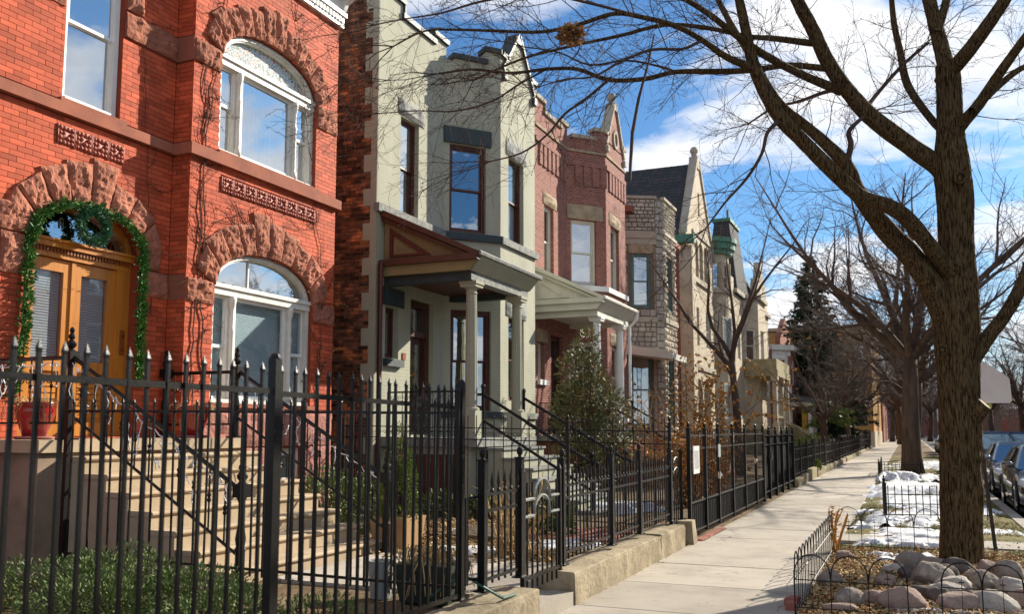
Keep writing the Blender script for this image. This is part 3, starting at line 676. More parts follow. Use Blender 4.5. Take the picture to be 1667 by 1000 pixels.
# ---------------------------------------------------------------- stoop of the red house, railings, pots, garland
ST = thing('stoop', 'tan concrete entrance stairs leading up to the oak door', 'stairs', (-7.5, 8.1, .2))
Y0, Y1 = 6.78, 9.5
MB().box(-9.27, Y0 - .30, .1, -7.93, Y1, 1.42).build('landing_wall', 'stoop_wall', ST)
MB().box(-9.27, Y0 - .34, 1.42, -7.88, Y1 + .03, 1.545).build('landing', 'concrete_step', ST)
for i in range(8):
    zt = 1.545 - .172 * (i + 1) + .004; x0 = -7.93 + i * .302; x1 = -7.93 + (i + 1) * .302
    b = MB(); nose = x1 + .03
    b.box(x0, Y0, .1, x1 - .002, Y1, zt - .05)
    b.prism(Fr((0, Y0 - .01), (1, 0), (0, -1)), [(x0 + .002, zt - .05), (nose - .02, zt - .05), (nose, zt - .03), (nose, zt - .015), (nose - .02, zt), (x0 + .002, zt)], -(Y1 - Y0) - .02, 0)
    b.build('step', 'concrete_step', ST)
# iron railings
NEWEL = [(.062, 0), (.062, .03), (.045, .04), (.045, .30), (.055, .32), (.04, .35), (.05, .42), (.03, .55), (.028, .75), (.05, .80), (.055, .84), (.055, .92), (.04, .93), (.028, .95), (.048, .975), (.052, 1.0), (.03, 1.03), (.022, 1.045), (.038, 1.07), (.034, 1.09), (.016, 1.11), (.026, 1.135), (.026, 1.15), (.01, 1.175)]
def scroll(b, c, ax, r, turns=1.2, s=1, n=18, t=.006, ph=0.0):
    pts = []
    for i in range(n + 1):
        a = ph + s * turns * 2 * math.pi * i / n; rr = r * (1 - .75 * i / n); pts.append((c[0] + ax[0] * rr * math.cos(a), c[1] + ax[1] * rr * math.cos(a), c[2] + rr * math.sin(a)))
    b.tube(pts, t, 4)
def stoop_railing(y, label):
    t = thing('stoop_railing', label, 'railing', (-7.5, y, 1.0), 'black iron stoop railings of the red house')
    for x, z in ((-9.18, 1.545), (-7.98, 1.545), (-5.70, .225)):
        o = MB().lathe(NEWEL, x, y, 10, z).box(x - .06, y - .06, z + .80, x + .06, y + .06, z + .92).box(x - .08, y - .08, z, x + .08, y + .08, z + .02); o.build('newel_post', 'black_iron', t)
    MB().tube([(-9.13, y, 2.40), (-8.03, y, 2.40)], .022, 4).build('handrail', 'black_iron', t)
    MB().tube([(-9.13, y, 1.72), (-8.03, y, 1.72)], .012, 4).build('bottom_rail', 'black_iron', t)
    MB().tube([(-7.94, y, 2.40), (-5.74, y, 1.10)], .026, 4).build('handrail', 'black_iron', t)
    MB().tube([(-7.94, y, 1.80), (-5.74, y, .50)], .018, 4).build('bottom_rail', 'black_iron', t)
    for i in range(7):
        x = -9.02 + i * .155; b = MB().tube([(x, y, 1.72), (x, y, 2.40)], .008, 4)
        if i % 2: b.lathe([(.008, 0), (.018, .02), (.018, .035), (.008, .055)], x, y, 6, 2.08)
        b.build('baluster', 'black_iron', t)
    sc = MB()
    for i in range(4):
        for s in (-1, 1): scroll(sc, (-8.95 + i * .31 + s * .055, y, 2.17), (1, 0), .055, 1.2, s, ph=0 if s > 0 else math.pi)
    stuff(sc.build('scrollwork', 'black_iron', t))
    for i in range(11):
        f = (i + .7) / 11.5; x = -7.94 + 2.2 * f; zt = 2.40 - 1.3 * f; b = MB().tube([(x, y, zt - .6), (x, y, zt)], .009, 4)
        b.lathe([(.009, 0), (.022, .025), (.012, .05), (.022, .075), (.009, .1)], x, y, 6, zt - .34); b.build('baluster', 'black_iron', t)
    return t
stoop_railing(Y0 + .07, 'black iron stoop railing on the near side of the concrete stairs')
stoop_railing(Y1 - .08, 'black iron stoop railing on the far side of the concrete stairs')
# icicle light strings
def icicles(p, q, n, label, seed, mt='light_wire'):
    rr = random.Random(seed); t = thing('icicle_lights', label, 'string lights', p, 'white icicle light strings on the stoop railings')
    w = MB(); P, Q = V(p), V(q); run = []
    for i in range(n * 3 + 1):
        c = P.lerp(Q, i / (n * 3)); run.append((c.x + rr.uniform(-.02, .02), c.y + rr.uniform(-.02, .02), c.z - .02 - abs(math.sin(i * 1.1)) * .05))
    w.tube(run, .006, 4); w.build('wire', mt, t)
    d = MB(); bl = MB()
    for i in range(n):
        c = P.lerp(Q, (i + .5) / n); L = rr.uniform(.12, .48); x, y, z = c; pts = [(x, y, z - .03)]
        m = 6
        for k in range(m):
            x += rr.uniform(-.035, .035); y += rr.uniform(-.03, .03); z -= L / m; pts.append((x, y, z))
            if rr.random() < .7:
                e = V((rr.uniform(-1, 1), rr.uniform(-1, 1), rr.uniform(-1, .2))).normalized() * .028
                bl.tube([(x, y, z), tuple(V((x, y, z)) + e)], [.010, .005], 4)
        d.tube(pts, .0055, 4)
    d.build('drop', mt, t); stuff(bl.build('bulbs', mt, t))
icicles((-9.1, Y0 + .05, 2.38), (-8.0, Y0 + .05, 2.38), 9, 'white icicle lights along the near landing rail in front of the oak door', 3)
icicles((-7.9, Y0 + .05, 2.36), (-5.8, Y0 + .05, 1.12), 16, 'white icicle lights hanging down the near sloping stair rail', 4)
icicles((-7.9, Y1 - .1, 2.36), (-5.8, Y1 - .1, 1.12), 12, 'white icicle lights hanging down the far sloping stair rail', 5)
# glazed red pots on the landing
def pot(x, y, s, label, seed):
    t = thing('flower_pot', label, 'flower pot', (x, y, 1.545), 'red glazed pots beside the oak door'); rr = random.Random(seed)
    MB().lathe([(.17 * s, 0), (.20 * s, .012), (.20 * s, .03), (.17 * s, .035)], x, y, 20, 1.545).build('saucer', 'saucer_pink', t, True)
    MB().lathe([(.115 * s, .03), (.15 * s, .12), (.195 * s, .26), (.205 * s, .31), (.19 * s, .35), (.205 * s, .365), (.215 * s, .39), (.20 * s, .395), (.18 * s, .39), (.17 * s, .33)], x, y, 20, 1.55).build('pot', 'red_glaze', t, True)
    b = MB()
    for i in range(60):
        a, r0 = rr.uniform(0, 6.28), rr.uniform(.02, .15) * s; p = V((x + r0 * math.cos(a), y + r0 * math.sin(a), 1.88)); L = rr.uniform(.1, .34)
        o = V((math.cos(a), math.sin(a), 0)) * rr.uniform(.05, .2)
        b.tube([p, p + o * .5 + V((0, 0, L * .4)), p + o + V((0, 0, L * .25)), p + o * 1.25 - V((0, 0, rr.uniform(-.1, .22)))], [.006, .005, .005, .003], 3)
    stuff(b.build('dead_plant', 'straw', t))
pot(-8.62, 6.98, 1.0, 'red glazed pot with dead stems standing left of the oak door', 1)
pot(-8.35, 9.05, 1.0, 'red glazed pot with dead stems standing right of the oak door', 2)
# foliage helpers
def sprig_cloud(pts, L, W, rr, out=None, per=1, bend=.3):
    b = MB()
    for p, dirv in pts:
        for _ in range(per):
            d = (V(dirv) + V((rr.gauss(0, .45), rr.gauss(0, .45), rr.gauss(0, .45)))).normalized(); l = L * rr.uniform(.6, 1.25); w = W * rr.uniform(.7, 1.2)
            s = d.cross(V((rr.uniform(-1, 1), rr.uniform(-1, 1), rr.uniform(-1, 1)))).normalized() * w; p0 = V(p); m = p0 + d * l * .55 + d.orthogonal() * l * bend * rr.uniform(-.4, .4)
            b.add([p0 - s * .3, p0 + s * .3, m + s, p0 + d * l, m - s], [(0, 1, 2, 3, 4)])
    return b
def garland():
    rr = random.Random(5); path = []
    for i in range(26): path.append((7.31 - .0 - .14 * (i / 25) ** 2 * 0 - max(0, (i - 12) / 13) * .10, 1.95 + (3.92 - 1.95) * (1 - (1 - i / 25))))
    left = [(7.28 - .12 * max(0, 1 - i / 10), 2.05 + 1.9 * i / 25) for i in range(26)]
    arch = list(reversed(ell(D_C, D_H + .0, D_S, D_B - .03, 26)))
    right = [(D_C + D_H + .0, 3.9 - 1.65 * i / 25) for i in range(26)]
    pts = []
    for u, z in left + arch + right:
        for _ in range(22):
            a = rr.uniform(0, 6.28); r0 = rr.uniform(.01, .05) * (1 + .35 * math.sin(z * 23 + u * 17)); d = V((abs(math.sin(a)) * .7, math.cos(a), rr.uniform(-.5, .5)))
            pts.append((FL.P(u + math.cos(a) * r0 + rr.gauss(0, .012), z + rr.uniform(-.05, .05), .045 + abs(math.sin(a)) * r0), d))
    t = thing('garland', 'green pine garland draped around the arched oak doorway', 'garland', (XL, D_C, 2))
    core = MB().tube([FL.P(u, z, .045) for u, z in left + arch + right], .028, 6); core.build('stem', 'garland_leaf', t)
    stuff(sprig_cloud(pts, .075, .011, rr, per=2).build('needles', 'garland_leaf', t))
garland()
def wreath():
    rr = random.Random(6); t = thing('wreath', 'round evergreen wreath hung over the fanlight of the oak door', 'wreath', (XL, 8.13, 4.2)); pts = []; core = []
    c = (8.13, 4.17)
    for i in range(40):
        a = 2 * math.pi * i / 40; u, z = c[0] + .20 * math.cos(a), c[1] + .20 * math.sin(a); core.append(FL.P(u, z, .10))
        for _ in range(24):
            b = rr.uniform(0, 6.28); r0 = rr.uniform(.015, .05); pts.append((FL.P(u + math.cos(a) * math.cos(b) * r0, z + math.sin(a) * math.cos(b) * r0, .10 + math.sin(b) * r0), V((math.sin(b) + .4, math.cos(a) * math.cos(b) - math.sin(a) * .6, math.sin(a) * math.cos(b) + math.cos(a) * .6))))
    MB().tube(core + [core[0]], .028, 6).build('ring', 'wreath_leaf', t)
    stuff(sprig_cloud(pts, .055, .009, rr, per=2).build('needles', 'wreath_leaf', t))
wreath()
# dry climbing vines on the brick
def vine(fr, start, goal, label, seed, n_side=40, m='vine', leafy=False, r0=.012):
    n_side = int(n_side * .5)
    rr = random.Random(seed); t = thing('climbing_vine', label, 'vine', fr.P(start[0], start[1]), 'dry climbing vines on the red brick')
    def walk(a, b, n, jit):
        out = []
        for i in range(n + 1):
            f = i / n; out.append((a[0] + (b[0] - a[0]) * f + rr.gauss(0, jit) * (0 < i), a[1] + (b[1] - a[1]) * f + rr.gauss(0, jit * .5) * (0 < i)))
        return out
    main = walk(start, goal, 26, .022); b = MB(); b.tube([fr.P(u, z, .022) for u, z in main], [r0 * (1 - .5 * i / 26) for i in range(27)], 5); b.build('stem', m, t)
    s = MB(); tips = []
    for i in range(n_side):
        p = rr.choice(main); L = rr.uniform(.12, .75); a = rr.choice((-1, 1)) * rr.uniform(.2, 1.3) + math.pi / 2; pts = [p]; u, z = p
        for k in range(8):
            a += rr.gauss(0, .3); u += math.cos(a) * L / 8; z += math.sin(a) * L / 8; pts.append((u, z))
            if rr.random() < .5:
                b2 = a + rr.choice((-1, 1)) * rr.uniform(.6, 1.3); l = rr.uniform(.015, .05); s.tube([fr.P(u, z, .012), fr.P(u + math.cos(b2) * l, z + math.sin(b2) * l, .03)], [.004, .005], 3); tips.append((u, z))
        s.tube([fr.P(u, z, .014) for u, z in pts], [.005 * (1 - .6 * j / 8) for j in range(9)], 4)
    stuff(s.build('side_shoots', m, t))
    if leafy: stuff(sprig_cloud([(fr.P(u, z, .03), (1, 0, -.3)) for u, z in tips], .03, .012, rr, per=2).build('dry_leaves', 'dry_leaf', t))
vine(FB, (9.62, 2.0), (9.78, 6.4), 'bare brown vine climbing the left edge of the brick bay', 21, 60)
vine(FB, (9.85, 2.2), (9.70, 7.2), 'second bare vine stem twisting beside the left bay window', 22, 50)
vine(FB, (9.75, 5.6), (10.2, 8.6), 'bare vine spreading over the upper left arch stones', 23, 34, r0=.008)
vine(FB, (10.0, 4.6), (12.6, 5.02), 'thin bare vine running under the ornament tiles of the bay', 24, 40, r0=.006)
vine(FB, (12.62, 4.2), (11.7, 8.7), 'thin bare vine crossing the upper right brick beside the arch', 25, 40, r0=.006)
vine(FB, (12.55, 2.0), (12.66, 4.1), 'vine with orange dead leaves beside the lower right bay window', 26, 40, leafy=True, r0=.008)
vine(FL, (9.2, 3.2), (8.75, 8.3), 'thin bare vine in the shaded corner beside the brick bay', 27, 14, r0=.005)
# ---------------------------------------------------------------- the two bayed twin houses
def lintel_rough(root, fr, u0, u1, z0, z1, m, d=.06):
    return MB().rockface(fr, rect(u0, u1, z0, z1), -.05, d, .04, 8, 4, R.uniform(0, 50)).build('lintel', m, root)
def twin(root, y0, p):
    X = -9.1; A = (X, y0 + 2.73); B = (X + .89, y0 + 3.78); Cc = (X + .89, y0 + 5.84); D = (X, y0 + 6.8); E_ = (X, y0 + 7.62)
    wm, tm = p['wall'], p['trim']; zt = p['top']
    Fw = frX(X); Ff, Lf = fr2(A, B); Fo = frX(B[0]); Fg, Lg = fr2(Cc, D)
    w1 = (y0 + .86, y0 + 1.60); w2 = (.13, .13 + .88); w3 = (y0 + 4.22, y0 + 5.12); zb, zw = 5.98, 7.95
    small = (y0 + .37, y0 + .87); door = (y0 + 1.34, y0 + 2.30)
    MB().prism(Fw, rect(y0 + .015, A[1], .1, zt), -.3, 0, [rect(*w1, zb, zw), rect(*small, 3.02, 4.02), rect(*door, 1.55, 4.30)]).build('wall', wm, root)
    MB().prism(Ff, rect(0, Lf, .1, zt - .12), -.3, 0, [rect(*w2, zb, zw), rect(.18, 1.14, 2.05, 4.25)]).build('wall', wm, root)
    MB().prism(Fo, rect(B[1], Cc[1], .1, zt), -.3, 0, [rect(*w3, zb, zw), rect(*w3, 2.3, 4.2)]).build('wall', wm, root)
    MB().prism(Fg, rect(0, Lg, .1, zt - .12), -.3, 0).prism(Fw, rect(D[1], E_[1], .1, zt), -.3, 0).build('wall', wm, root)
    MB().box(-22, y0 + .3, .1, -21.7, E_[1], zt - .3).box(-22, E_[1] - .3, .1, X - .31, E_[1], zt - .3).box(-21.6, y0 + .31, zt - .7, X - .31, E_[1] - .31, zt - .5).box(-21.6, y0 + .31, 4.9, X - .9, E_[1] - .31, 5.2).build('back_wall', 'far_dark_brick', root)
    # string course and base course
    zs = 5.80
    s = MB().fbox(Fw, y0 - .02, A[1] + .05, zs, zs + .16, -.05, .07).build('string_course', p['string'], root)
    MB().fbox(Ff, -.03, Lf + .04, zs, zs + .16, -.05, .072).build('string_course', p['string2'], root)
    MB().fbox(Fo, B[1] - .04, Cc[1] + .08, zs + .002, zs + .158, -.05, .07).build('string_course', p['string'], root)
    MB().fbox(Ff, -.03, Lf + .03, 1.90, 2.04, -.05, .06).build('base_course', tm, root); MB().fbox(Fo, B[1] - .03, Cc[1] + .06, 1.902, 2.038, -.05, .06).build('base_course', p['string'], root)
    MB().fbox(Ff, -.03, Lf + .03, .2, 1.05, -.05, .05).build('plinth', tm, root); MB().fbox(Fo, B[1] - .03, Cc[1] + .05, .202, 1.048, -.05, .05).build('plinth', p['string'], root)
    # windows
    f = p['frame']
    window(root, Fw, *w1, zb, zw, f, .13, .055, p['glass'][0], split=.5)
    window(root, Ff, *w2, zb, zw, f, .12, .075, p['glass'][1], split=.5, cover=p.get('cov'), cover_z=6.95)
    window(root, Fo, *w3, zb, zw, f, .13, .055, p['glass'][2], split=.5, cover=p.get('cov3'))
    window(root, Ff, .18, 1.14, 2.05, 4.25, f, .12, .08, 'dark_glass', split=.5, cover='curtain', cover_z=2.1)
    window(root, Fo, *w3, 2.3, 4.2, f, .13, .055, 'window_glass', split=.5, cover='curtain')
    window(root, Fw, *small, 3.02, 4.02, f, .16, .06, 'dark_glass', split=0)
    lintel_rough(root, Fw, w1[0] - .1, w1[1] + .22, zw + .02, zw + .36, p['lint'])
    if p['flatlint']: MB().fbox(Ff, -.02, Lf - .25, zw + .02, zw + .38, -.05, .06).build('lintel', p['lint2'], root)
    else: MB().fbox(Ff, .0, Lf - .14, zw + .02, zw + .46, -.05, .025).build('lintel', p['lint2'], root)
    lintel_rough(root, Fo, w3[0] - .14, w3[1] + .14, zw + .02, zw + .40, p['lint'])
    lintel_rough(root, Fo, w3[0] - .14, w3[1] + .14, 4.22, 4.60, p['lint'])
    MB().fbox(Fw, small[0] - .1, small[1] + .16, 4.04, 4.38, -.05, .04).build('lintel', p['lint2'], root)
    MB().fbox(Fw, small[0] - .06, small[1] + .10, 2.86, 3.0, -.1, .09).build('sill', p['sill'], root)
    # door
    d = MB().fbox(Fw, door[0], door[0] + .12, 1.55, 4.28, -.26, -.1).fbox(Fw, door[1] - .12, door[1], 1.55, 4.28, -.26, -.1).fbox(Fw, door[0] + .12, door[1] - .12, 4.16, 4.28, -.26, -.1).fbox(Fw, door[0] + .12, door[1] - .12, 3.55, 3.67, -.26, -.12).build('door', p['door'], root)
    MB().fbox(Fw, door[0] + .12, door[1] - .12, 1.56, 3.55, -.25, -.2).build('door_leaf', p['door'], d); MB().fbox(Fw, door[0] + .12, door[1] - .12, 3.67, 4.16, -.23, -.22).build('transom', 'dark_glass', d)
    MB().fbox(Fw, door[0] + .24, door[1] - .24, 2.35, 3.40, -.2, -.192).build('pane', 'dark_glass', d); MB().fbox(Fw, door[0] + .24, door[1] - .24, 1.72, 2.2, -.2, -.185).build('door_panel', p['door'], d)
    MB().lathe([(.02, 0), (.03, .02), (.03, .04), (.012, .06)], X - .16, door[1] - .18, 8, 2.5).build('door_knob', 'brass', d, True)
    # parapet
    Fgab = Fo; c = (B[1] + Cc[1]) / 2
    MB().prism(Fo, [(B[1] + .18, zt + .05), (Cc[1] - .18, zt + .05), (c + .12, p['peak'] - .12), (c - .12, p['peak'] - .12)], -.22, .0).build('gable', wm, root)
    for s_ in (-1, 1):
        a, e = (c + s_ * (1.03 - .12), zt - .1), (c + s_ * .03, p['peak'])
        dx, dz = e[0] - a[0], e[1] - a[1]; L = math.hypot(dx, dz); nx, nz = -dz / L * s_ * -.11, dx / L * s_ * -.11
        nx, nz = (abs(dz) / L * .11 * s_, abs(dx) / L * .11)
        MB().prism(Fo, [a, (a[0] + nx, a[1] + nz), (e[0] + nx * .2, e[1] + nz), e], -.26, .06).build('gable_coping', p['cope'], root)
        MB().fbox(Fo, a[0] - .07, a[0] + .09, zt - .32, zt - .14, -.05, .09).build('gable_corbel', p['cope'], root)
    if p['fin']: MB().lathe([(.10, 0), (.10, .08), (.06, .1), (.06, .16), (.13, .2), (.15, .29), (.13, .38), (.05, .44)], B[0] - .1, c, 14, p['peak'] - .06).build('finial', p['fin'], root, True)
    MB().fbox(Fo, c - .2, c + .2, p['peak'] - .22, p['peak'] - .04, -.24, .05).build('gable_cap', p['cope'], root)
    # corner piers, battlements with coping
    for (fr, a, e, za, zc) in ((Fw, y0 + .0, y0 + .9, zt, zt + .32), (Fw, y0 + .9, A[1] - .5, zt, zt + .02), (Fw, A[1] - .5, A[1] + .08, zt, zt + .22), (Ff, .22, Lf - .38, zt - .12, zt - .06), (Ff, Lf - .38, Lf + .02, zt - .12, zt + .24), (Fo, B[1] - .02, B[1] + .32, zt, zt + .22), (Fo, Cc[1] - .32, Cc[1] + .05, zt, zt + .22), (Fw, D[1], E_[1], zt, zt + .12)):
        MB().fbox(fr, a, e - .005, za - .2, zc, -.28, -.004).build('parapet', wm, root); MB().fbox(fr, a - .05, e + .045, zc, zc + .11, -.33, .06).build('coping', p['cope'], root)
    MB().prism(Fw, [(y0 + .9, zt + .02), (y0 + 1.0, zt + .02), (y0 + .96, zt + .12), (y0 + .92, zt + .3), (y0 + .9, zt + .42)], -.28, .05).build('coping', p['cope'], root)
    return X, A, B, Cc, D, Fw, Ff, Fo, Lf
GH = thing('green_painted_house', 'sage green painted brick house with an angled bay and a maroon porch roof', 'house', (-9.1, 18, .2))
gp = dict(wall='green_paint', trim='teal_trim', top=9.98, string='worn_grey_trim', string2='teal_trim', frame='maroon_paint', glass=('window_glass', 'dark_glass', 'milky_glass'), cov3='curtain', lint='worn_grey_trim', lint2='teal_trim', flatlint=True, sill='teal_trim', door='walnut', peak=11.05, cope='teal_trim', fin=None)
GX, GA, GB, GC, GD, gFw, gFf, gFo, gLf = twin(GH, 14.53, gp)
# side wall of common brick with painted quoin toothing
FSG = frY(14.53)
MB().prism(FSG, rect(-22, -9.405, .1, 10.25), -.3, -.012).build('side_wall', 'old_mortar', GH)
def tooth(z): return .30 if int((z - .2) / .336) % 2 else .14
cb_, _ = lay_bricks(FSG, -12.6, -9.1, .2, 10.2, lambda z: [(-9.1 - tooth(z), -9)], L=.215, H=.0672, j=.011, jit=.004)
stuff(cb_.build('side_brickwork', 'old_common_brick', GH))
q = MB()
for i in range(30):
    z = .2 + i * .336; w = tooth(z + .1); MB().fbox(FSG, -9.1 - w, -9.102, z, min(z + .335, 10.2), -.014, .003).build('quoin', 'green_trim', GH)
MB().fbox(gFw, 15.55, 15.67, 3.02, 3.16, 0, .02).build('house_plate', 'loose_brick', GH)
PH = thing('rose_brick_house', 'rose brick house with battlemented bay and a ball finial gable, second twin', 'house', (-9.1, 26, .2))
pp = dict(wall='rose_brick', trim='white_paint', top=10.55, string='bright_white_paint', string2='bright_white_paint', frame='cream_paint', glass=('milky_glass', 'dark_glass', 'milky_glass'), cov='curtain', cov3='curtain', lint='rough_sandstone', lint2='rough_sandstone', flatlint=False, sill='bright_white_paint', door='walnut', peak=12.05, cope='limestone_plain', fin='limestone_plain')
PX, PA, PB, PC, PD, pFw, pFf, pFo, pLf = twin(PH, 22.42, pp)
# corbel slots, medallion, string lines
c = (PB[1] + PC[1]) / 2
for fr, a, e in ((pFw, 22.7, 25.0), (pFf, .1, pLf - .05), (pFo, PB[1] + .12, PC[1] - .05)):
    n = int((e - a) / .30)
    for i in range(n):
        u = a + (i + .25) * (e - a) / n; MB().fbox(fr, u + .10, u + .30, 9.02, 9.62, -.02, .045).build('corbel', 'rose_brick', PH)
    MB().fbox(fr, a - .12, e + .06, 9.62, 9.75, -.02, .055).build('corbel_course', 'rose_brick', PH)
    MB().fbox(fr, a - .15, e + .08, 10.05, 10.12, -.02, .04).build('moulding', 'rough_sandstone', PH)
MB().prism(pFo, [(c + .24 * math.cos(t * .2618), 10.86 + .30 * math.sin(t * .2618)) for t in range(24)], -.02, .05, [[(c + .16 * math.cos(t * .2618), 10.86 + .21 * math.sin(t * .2618)) for t in range(24)][::-1]]).build('medallion', 'limestone_plain', PH)

def column(root, x, y, z0, z1, m, r=.115, flutes=14, base=.5):
    b = MB(); h = z1 - z0
    b.box(x - .16, y - .16, z0, x + .16, y + .16, z0 + base)
    prof = [(r * 1.35, base), (r * 1.35, base + .04), (r * 1.1, base + .06)]; b.lathe(prof, x, y, 18, z0)
    n = flutes * 2; m_ = 8; vs = []
    for i in range(m_ + 1):
        f = i / m_; rr = r * (1 - .16 * f * f)
        for j in range(n): k = rr * (1 if j % 2 == 0 else .93); a = 2 * math.pi * j / n; vs.append((x + k * math.cos(a), y + k * math.sin(a), z0 + base + .06 + (h - base - .30) * f))
    b.add(vs, [(i * n + j, i * n + (j + 1) % n, (i + 1) * n + (j + 1) % n, (i + 1) * n + j) for i in range(m_) for j in range(n)])
    b.lathe([(r * .84, 0), (r * .98, .02), (r * .84, .04), (r * .84, .09), (r * 1.25, .13)], x, y, 18, z1 - .24); b.box(x - .16, y - .16, z1 - .11, x + .16, y + .16, z1 - .055); b.box(x - .18, y - .18, z1 - .055, x + .18, y + .18, z1)
    return b.build('column', m, root)
def porch(root, y0, y1, xe, ze, zr, P, cols, floor=1.5, endround=True):
    X = -9.1; t = root; sl = (zr - ze) / (X - xe)
    FY = frY(y0)
    # roof slope, side pediment, cornice, beam, ceiling
    q = MB().hexa([(X, y0 - .06, zr - .06), (xe + .02, y0 - .06, ze - .06), (xe + .02, y1 + .1, ze - .06), (X, y1 + .1, zr - .06)], [(X, y0 - .06, zr + .02), (xe + .02, y0 - .06, ze + .02), (xe + .02, y1 + .1, ze + .02), (X, y1 + .1, zr + .02)]); q.build('porch_roof', P['roof'], t)
    MB().prism(FY, [(X + .02, ze), (xe - .05, ze), (X + .02, zr - .08)], -.08, -.02).build('pediment', P['ped'], t)
    q = MB(); q.prism(FY, [(X, zr - .10), (xe + .05, ze - .07), (xe + .05, ze + .025), (X, zr + .025)], -.02, .14); q.prism(FY, [(X, zr - .20), (xe - .15, ze - .07), (xe - .05, ze - .06), (X, zr - .101)], -.02, .07); q.build('rake_moulding', P['eave'], t)
    a, b_, c_ = (X + .15, ze + .06), (X + .15 + (xe - X) * .44, ze + .06), (X + .15, zr - .34)
    tri = [a, b_, c_]; cx, cz = X + .36, ze + .20; inn = [(cx + (u - cx) * .66, cz + (z - cz) * .66) for u, z in tri]
    MB().prism(FY, tri, -.02, .012, [inn[::-1]]).build('pediment_panel', P['panel'], t)
    MB().box(X, y0 - .15, ze - .12, xe + .03, y0 - .02, ze + .0).build('cornice', P['eave'], t)
    MB().prism(frY(y0 - .02), [(X, ze - .30), (xe - .16, ze - .30), (xe - .02, ze - .12), (X, ze - .12)], -.06, .06).build('cornice', P['corn'], t)
    MB().box(X, y0 + .06, ze - .46, xe - .18, y0 + .26, ze - .28).build('beam', P['beam'], t)
    Fe = frX(xe - .16)
    MB().prism(frY(y0), [(xe - .30, ze - .30), (xe - .16, ze - .30), (xe + .02, ze - .10), (xe + .05, ze - .03), (xe - .1, ze - .03)], -(y1 - y0), 0).build('cornice', P['corn2'], t)
    MB().tube([(xe + .05, y0 - .1, ze), (xe + .05, y1 + .12, ze - .02)], .05, 6).build('gutter', P['gutter'], t)
    MB().box(xe - .40, y0 + .262, ze - .458, xe - .182, y1 - .05, ze - .282).build('beam', P['beam2'], t)
    MB().box(X, y1 - .25, ze - .46, xe - .41, y1 - .05, ze - .28).build('beam', P['beam'], t)
    MB().box(X + .02, y0 + .27, ze - .33, xe - .41, y1 - .26, ze - .29).build('ceiling', P['ceil'], t)
    for x, y in cols: column(t, x, y, floor, ze - .463, P['col'])
    MB().box(X + .95 * 0, y0 + .0, floor - .16, xe - .02, y1, floor).build('porch_floor', P['floor'], t)
    MB().box(X + .0, y0 + .1, .1, xe - .2, y0 + .3, floor - .17).box(xe - .3, y0 + .31, .1, xe - .2, y1, floor - .17).build('porch_base', P['base'], t)
porch(GH, 14.78, 17.62, -7.06, 4.86, 5.84, dict(roof='maroon_eave', ped='tan_stucco', panel='maroon_paint', eave='maroon_eave', corn='ochre_paint', corn2='green_trim', beam='teal_trim', beam2='worn_grey_trim', ceil='maroon_paint', gutter='worn_grey_trim', col='green_trim', floor='worn_grey_trim', base='green_trim'), [(-7.36, 15.10), (-7.36, 17.25)])
MB().tube([(-9.02, 14.58, 4.8), (-9.02, 14.58, .3)], .05, 8).build('downpipe', 'maroon_paint', GH)
porch(PH, 22.47, 25.45, -7.14, 5.08, 6.06, dict(roof='cream_paint', ped='cream_paint', panel='cream_paint', eave='cream_paint', corn='cream_paint', corn2='cream_paint', beam='cream_paint', beam2='cream_paint', ceil='white_paint', gutter='cream_paint', col='bright_white_paint', floor='worn_grey_trim', base='far_red_brick'), [(-7.45, 22.85), (-7.45, 24.95)])
MB().tube([(-7.08, 25.5, 5.0), (-7.12, 25.5, 4.8), (-7.3, 25.45, 4.6), (-7.3, 25.45, .3)], .045, 8).build('downpipe', 'bright_white_paint', PH)
# green porch stairs and railings
GS = thing('porch_stairs', 'pale green painted stairs with dark nosings climbing to the maroon-roofed porch', 'stairs', (-6.3, 16.4, .2))
for i in range(7):
    zt = 1.5 - .18 * (i + 1); x0 = -7.08 + i * .29
    MB().box(x0, 15.25, .1, x0 + .29, 17.3, zt - .04).build('riser', 'green_trim', GS); MB().box(x0 - .02, 15.22, zt - .04, x0 + .325, 17.33, zt).build('tread', 'worn_grey_trim', GS)
def pipe_rail(y, label, x0=-7.2, z0=1.5, x1=-5.1, z1=.25, g='pipe stair rails of the twin porches'):
    t = thing('stair_rail', label, 'railing', (x0, y, z0), g)
    BALL = [(.03, 0), (.045, .02), (.05, .05), (.04, .085), (.01, .1)]
    for (x, z, h) in ((x0, z0, .9), (x1, z1, .92)): MB().tube([(x, y, z - .05), (x, y, z + h)], .032, 8).lathe(BALL, x, y, 8, z + h).build('post', 'black_iron', t)
    MB().tube([(x0 - .3, y, z0 + .80), (x0, y, z0 + .80), (x1, y, z1 + .82), (x1 + .1, y, z1 + .8)], .03, 8).build('handrail', 'black_iron', t)
    MB().tube([(x0 - .3, y, z0 + .32), (x0, y, z0 + .32), (x1, y, z1 + .34)], .028, 8).build('lower_rail', 'black_iron', t)
    MB().lathe(BALL, x1 + .1, y, 8, z1 + .75).build('knob', 'black_iron', t)
LT_ = MB().box(-8.55, 14.86, .32, -7.5, 14.875, 1.2).build('porch_hatch', 'walnut', GH)
for i in range(5): MB().box(-8.55 + i * .25, 14.835, .32, -8.49 + i * .25, 14.858, 1.2).build('hatch_batten', 'maroon_paint', LT_)
for i in range(4): MB().box(-8.49, 14.84, .34 + i * .26, -7.55, 14.856, .39 + i * .26).build('hatch_batten', 'maroon_paint', LT_)
pipe_rail(15.28, 'black pipe stair rail on the near side of the pale green stairs')
pipe_rail(17.35, 'black pipe stair rail on the far side of the pale green stairs', x0=-7.25)
pipe_rail(23.05, 'black pipe stair rail on the near side of the red brick porch stairs')
pipe_rail(25.3, 'black pipe stair rail on the far side of the red brick porch stairs')
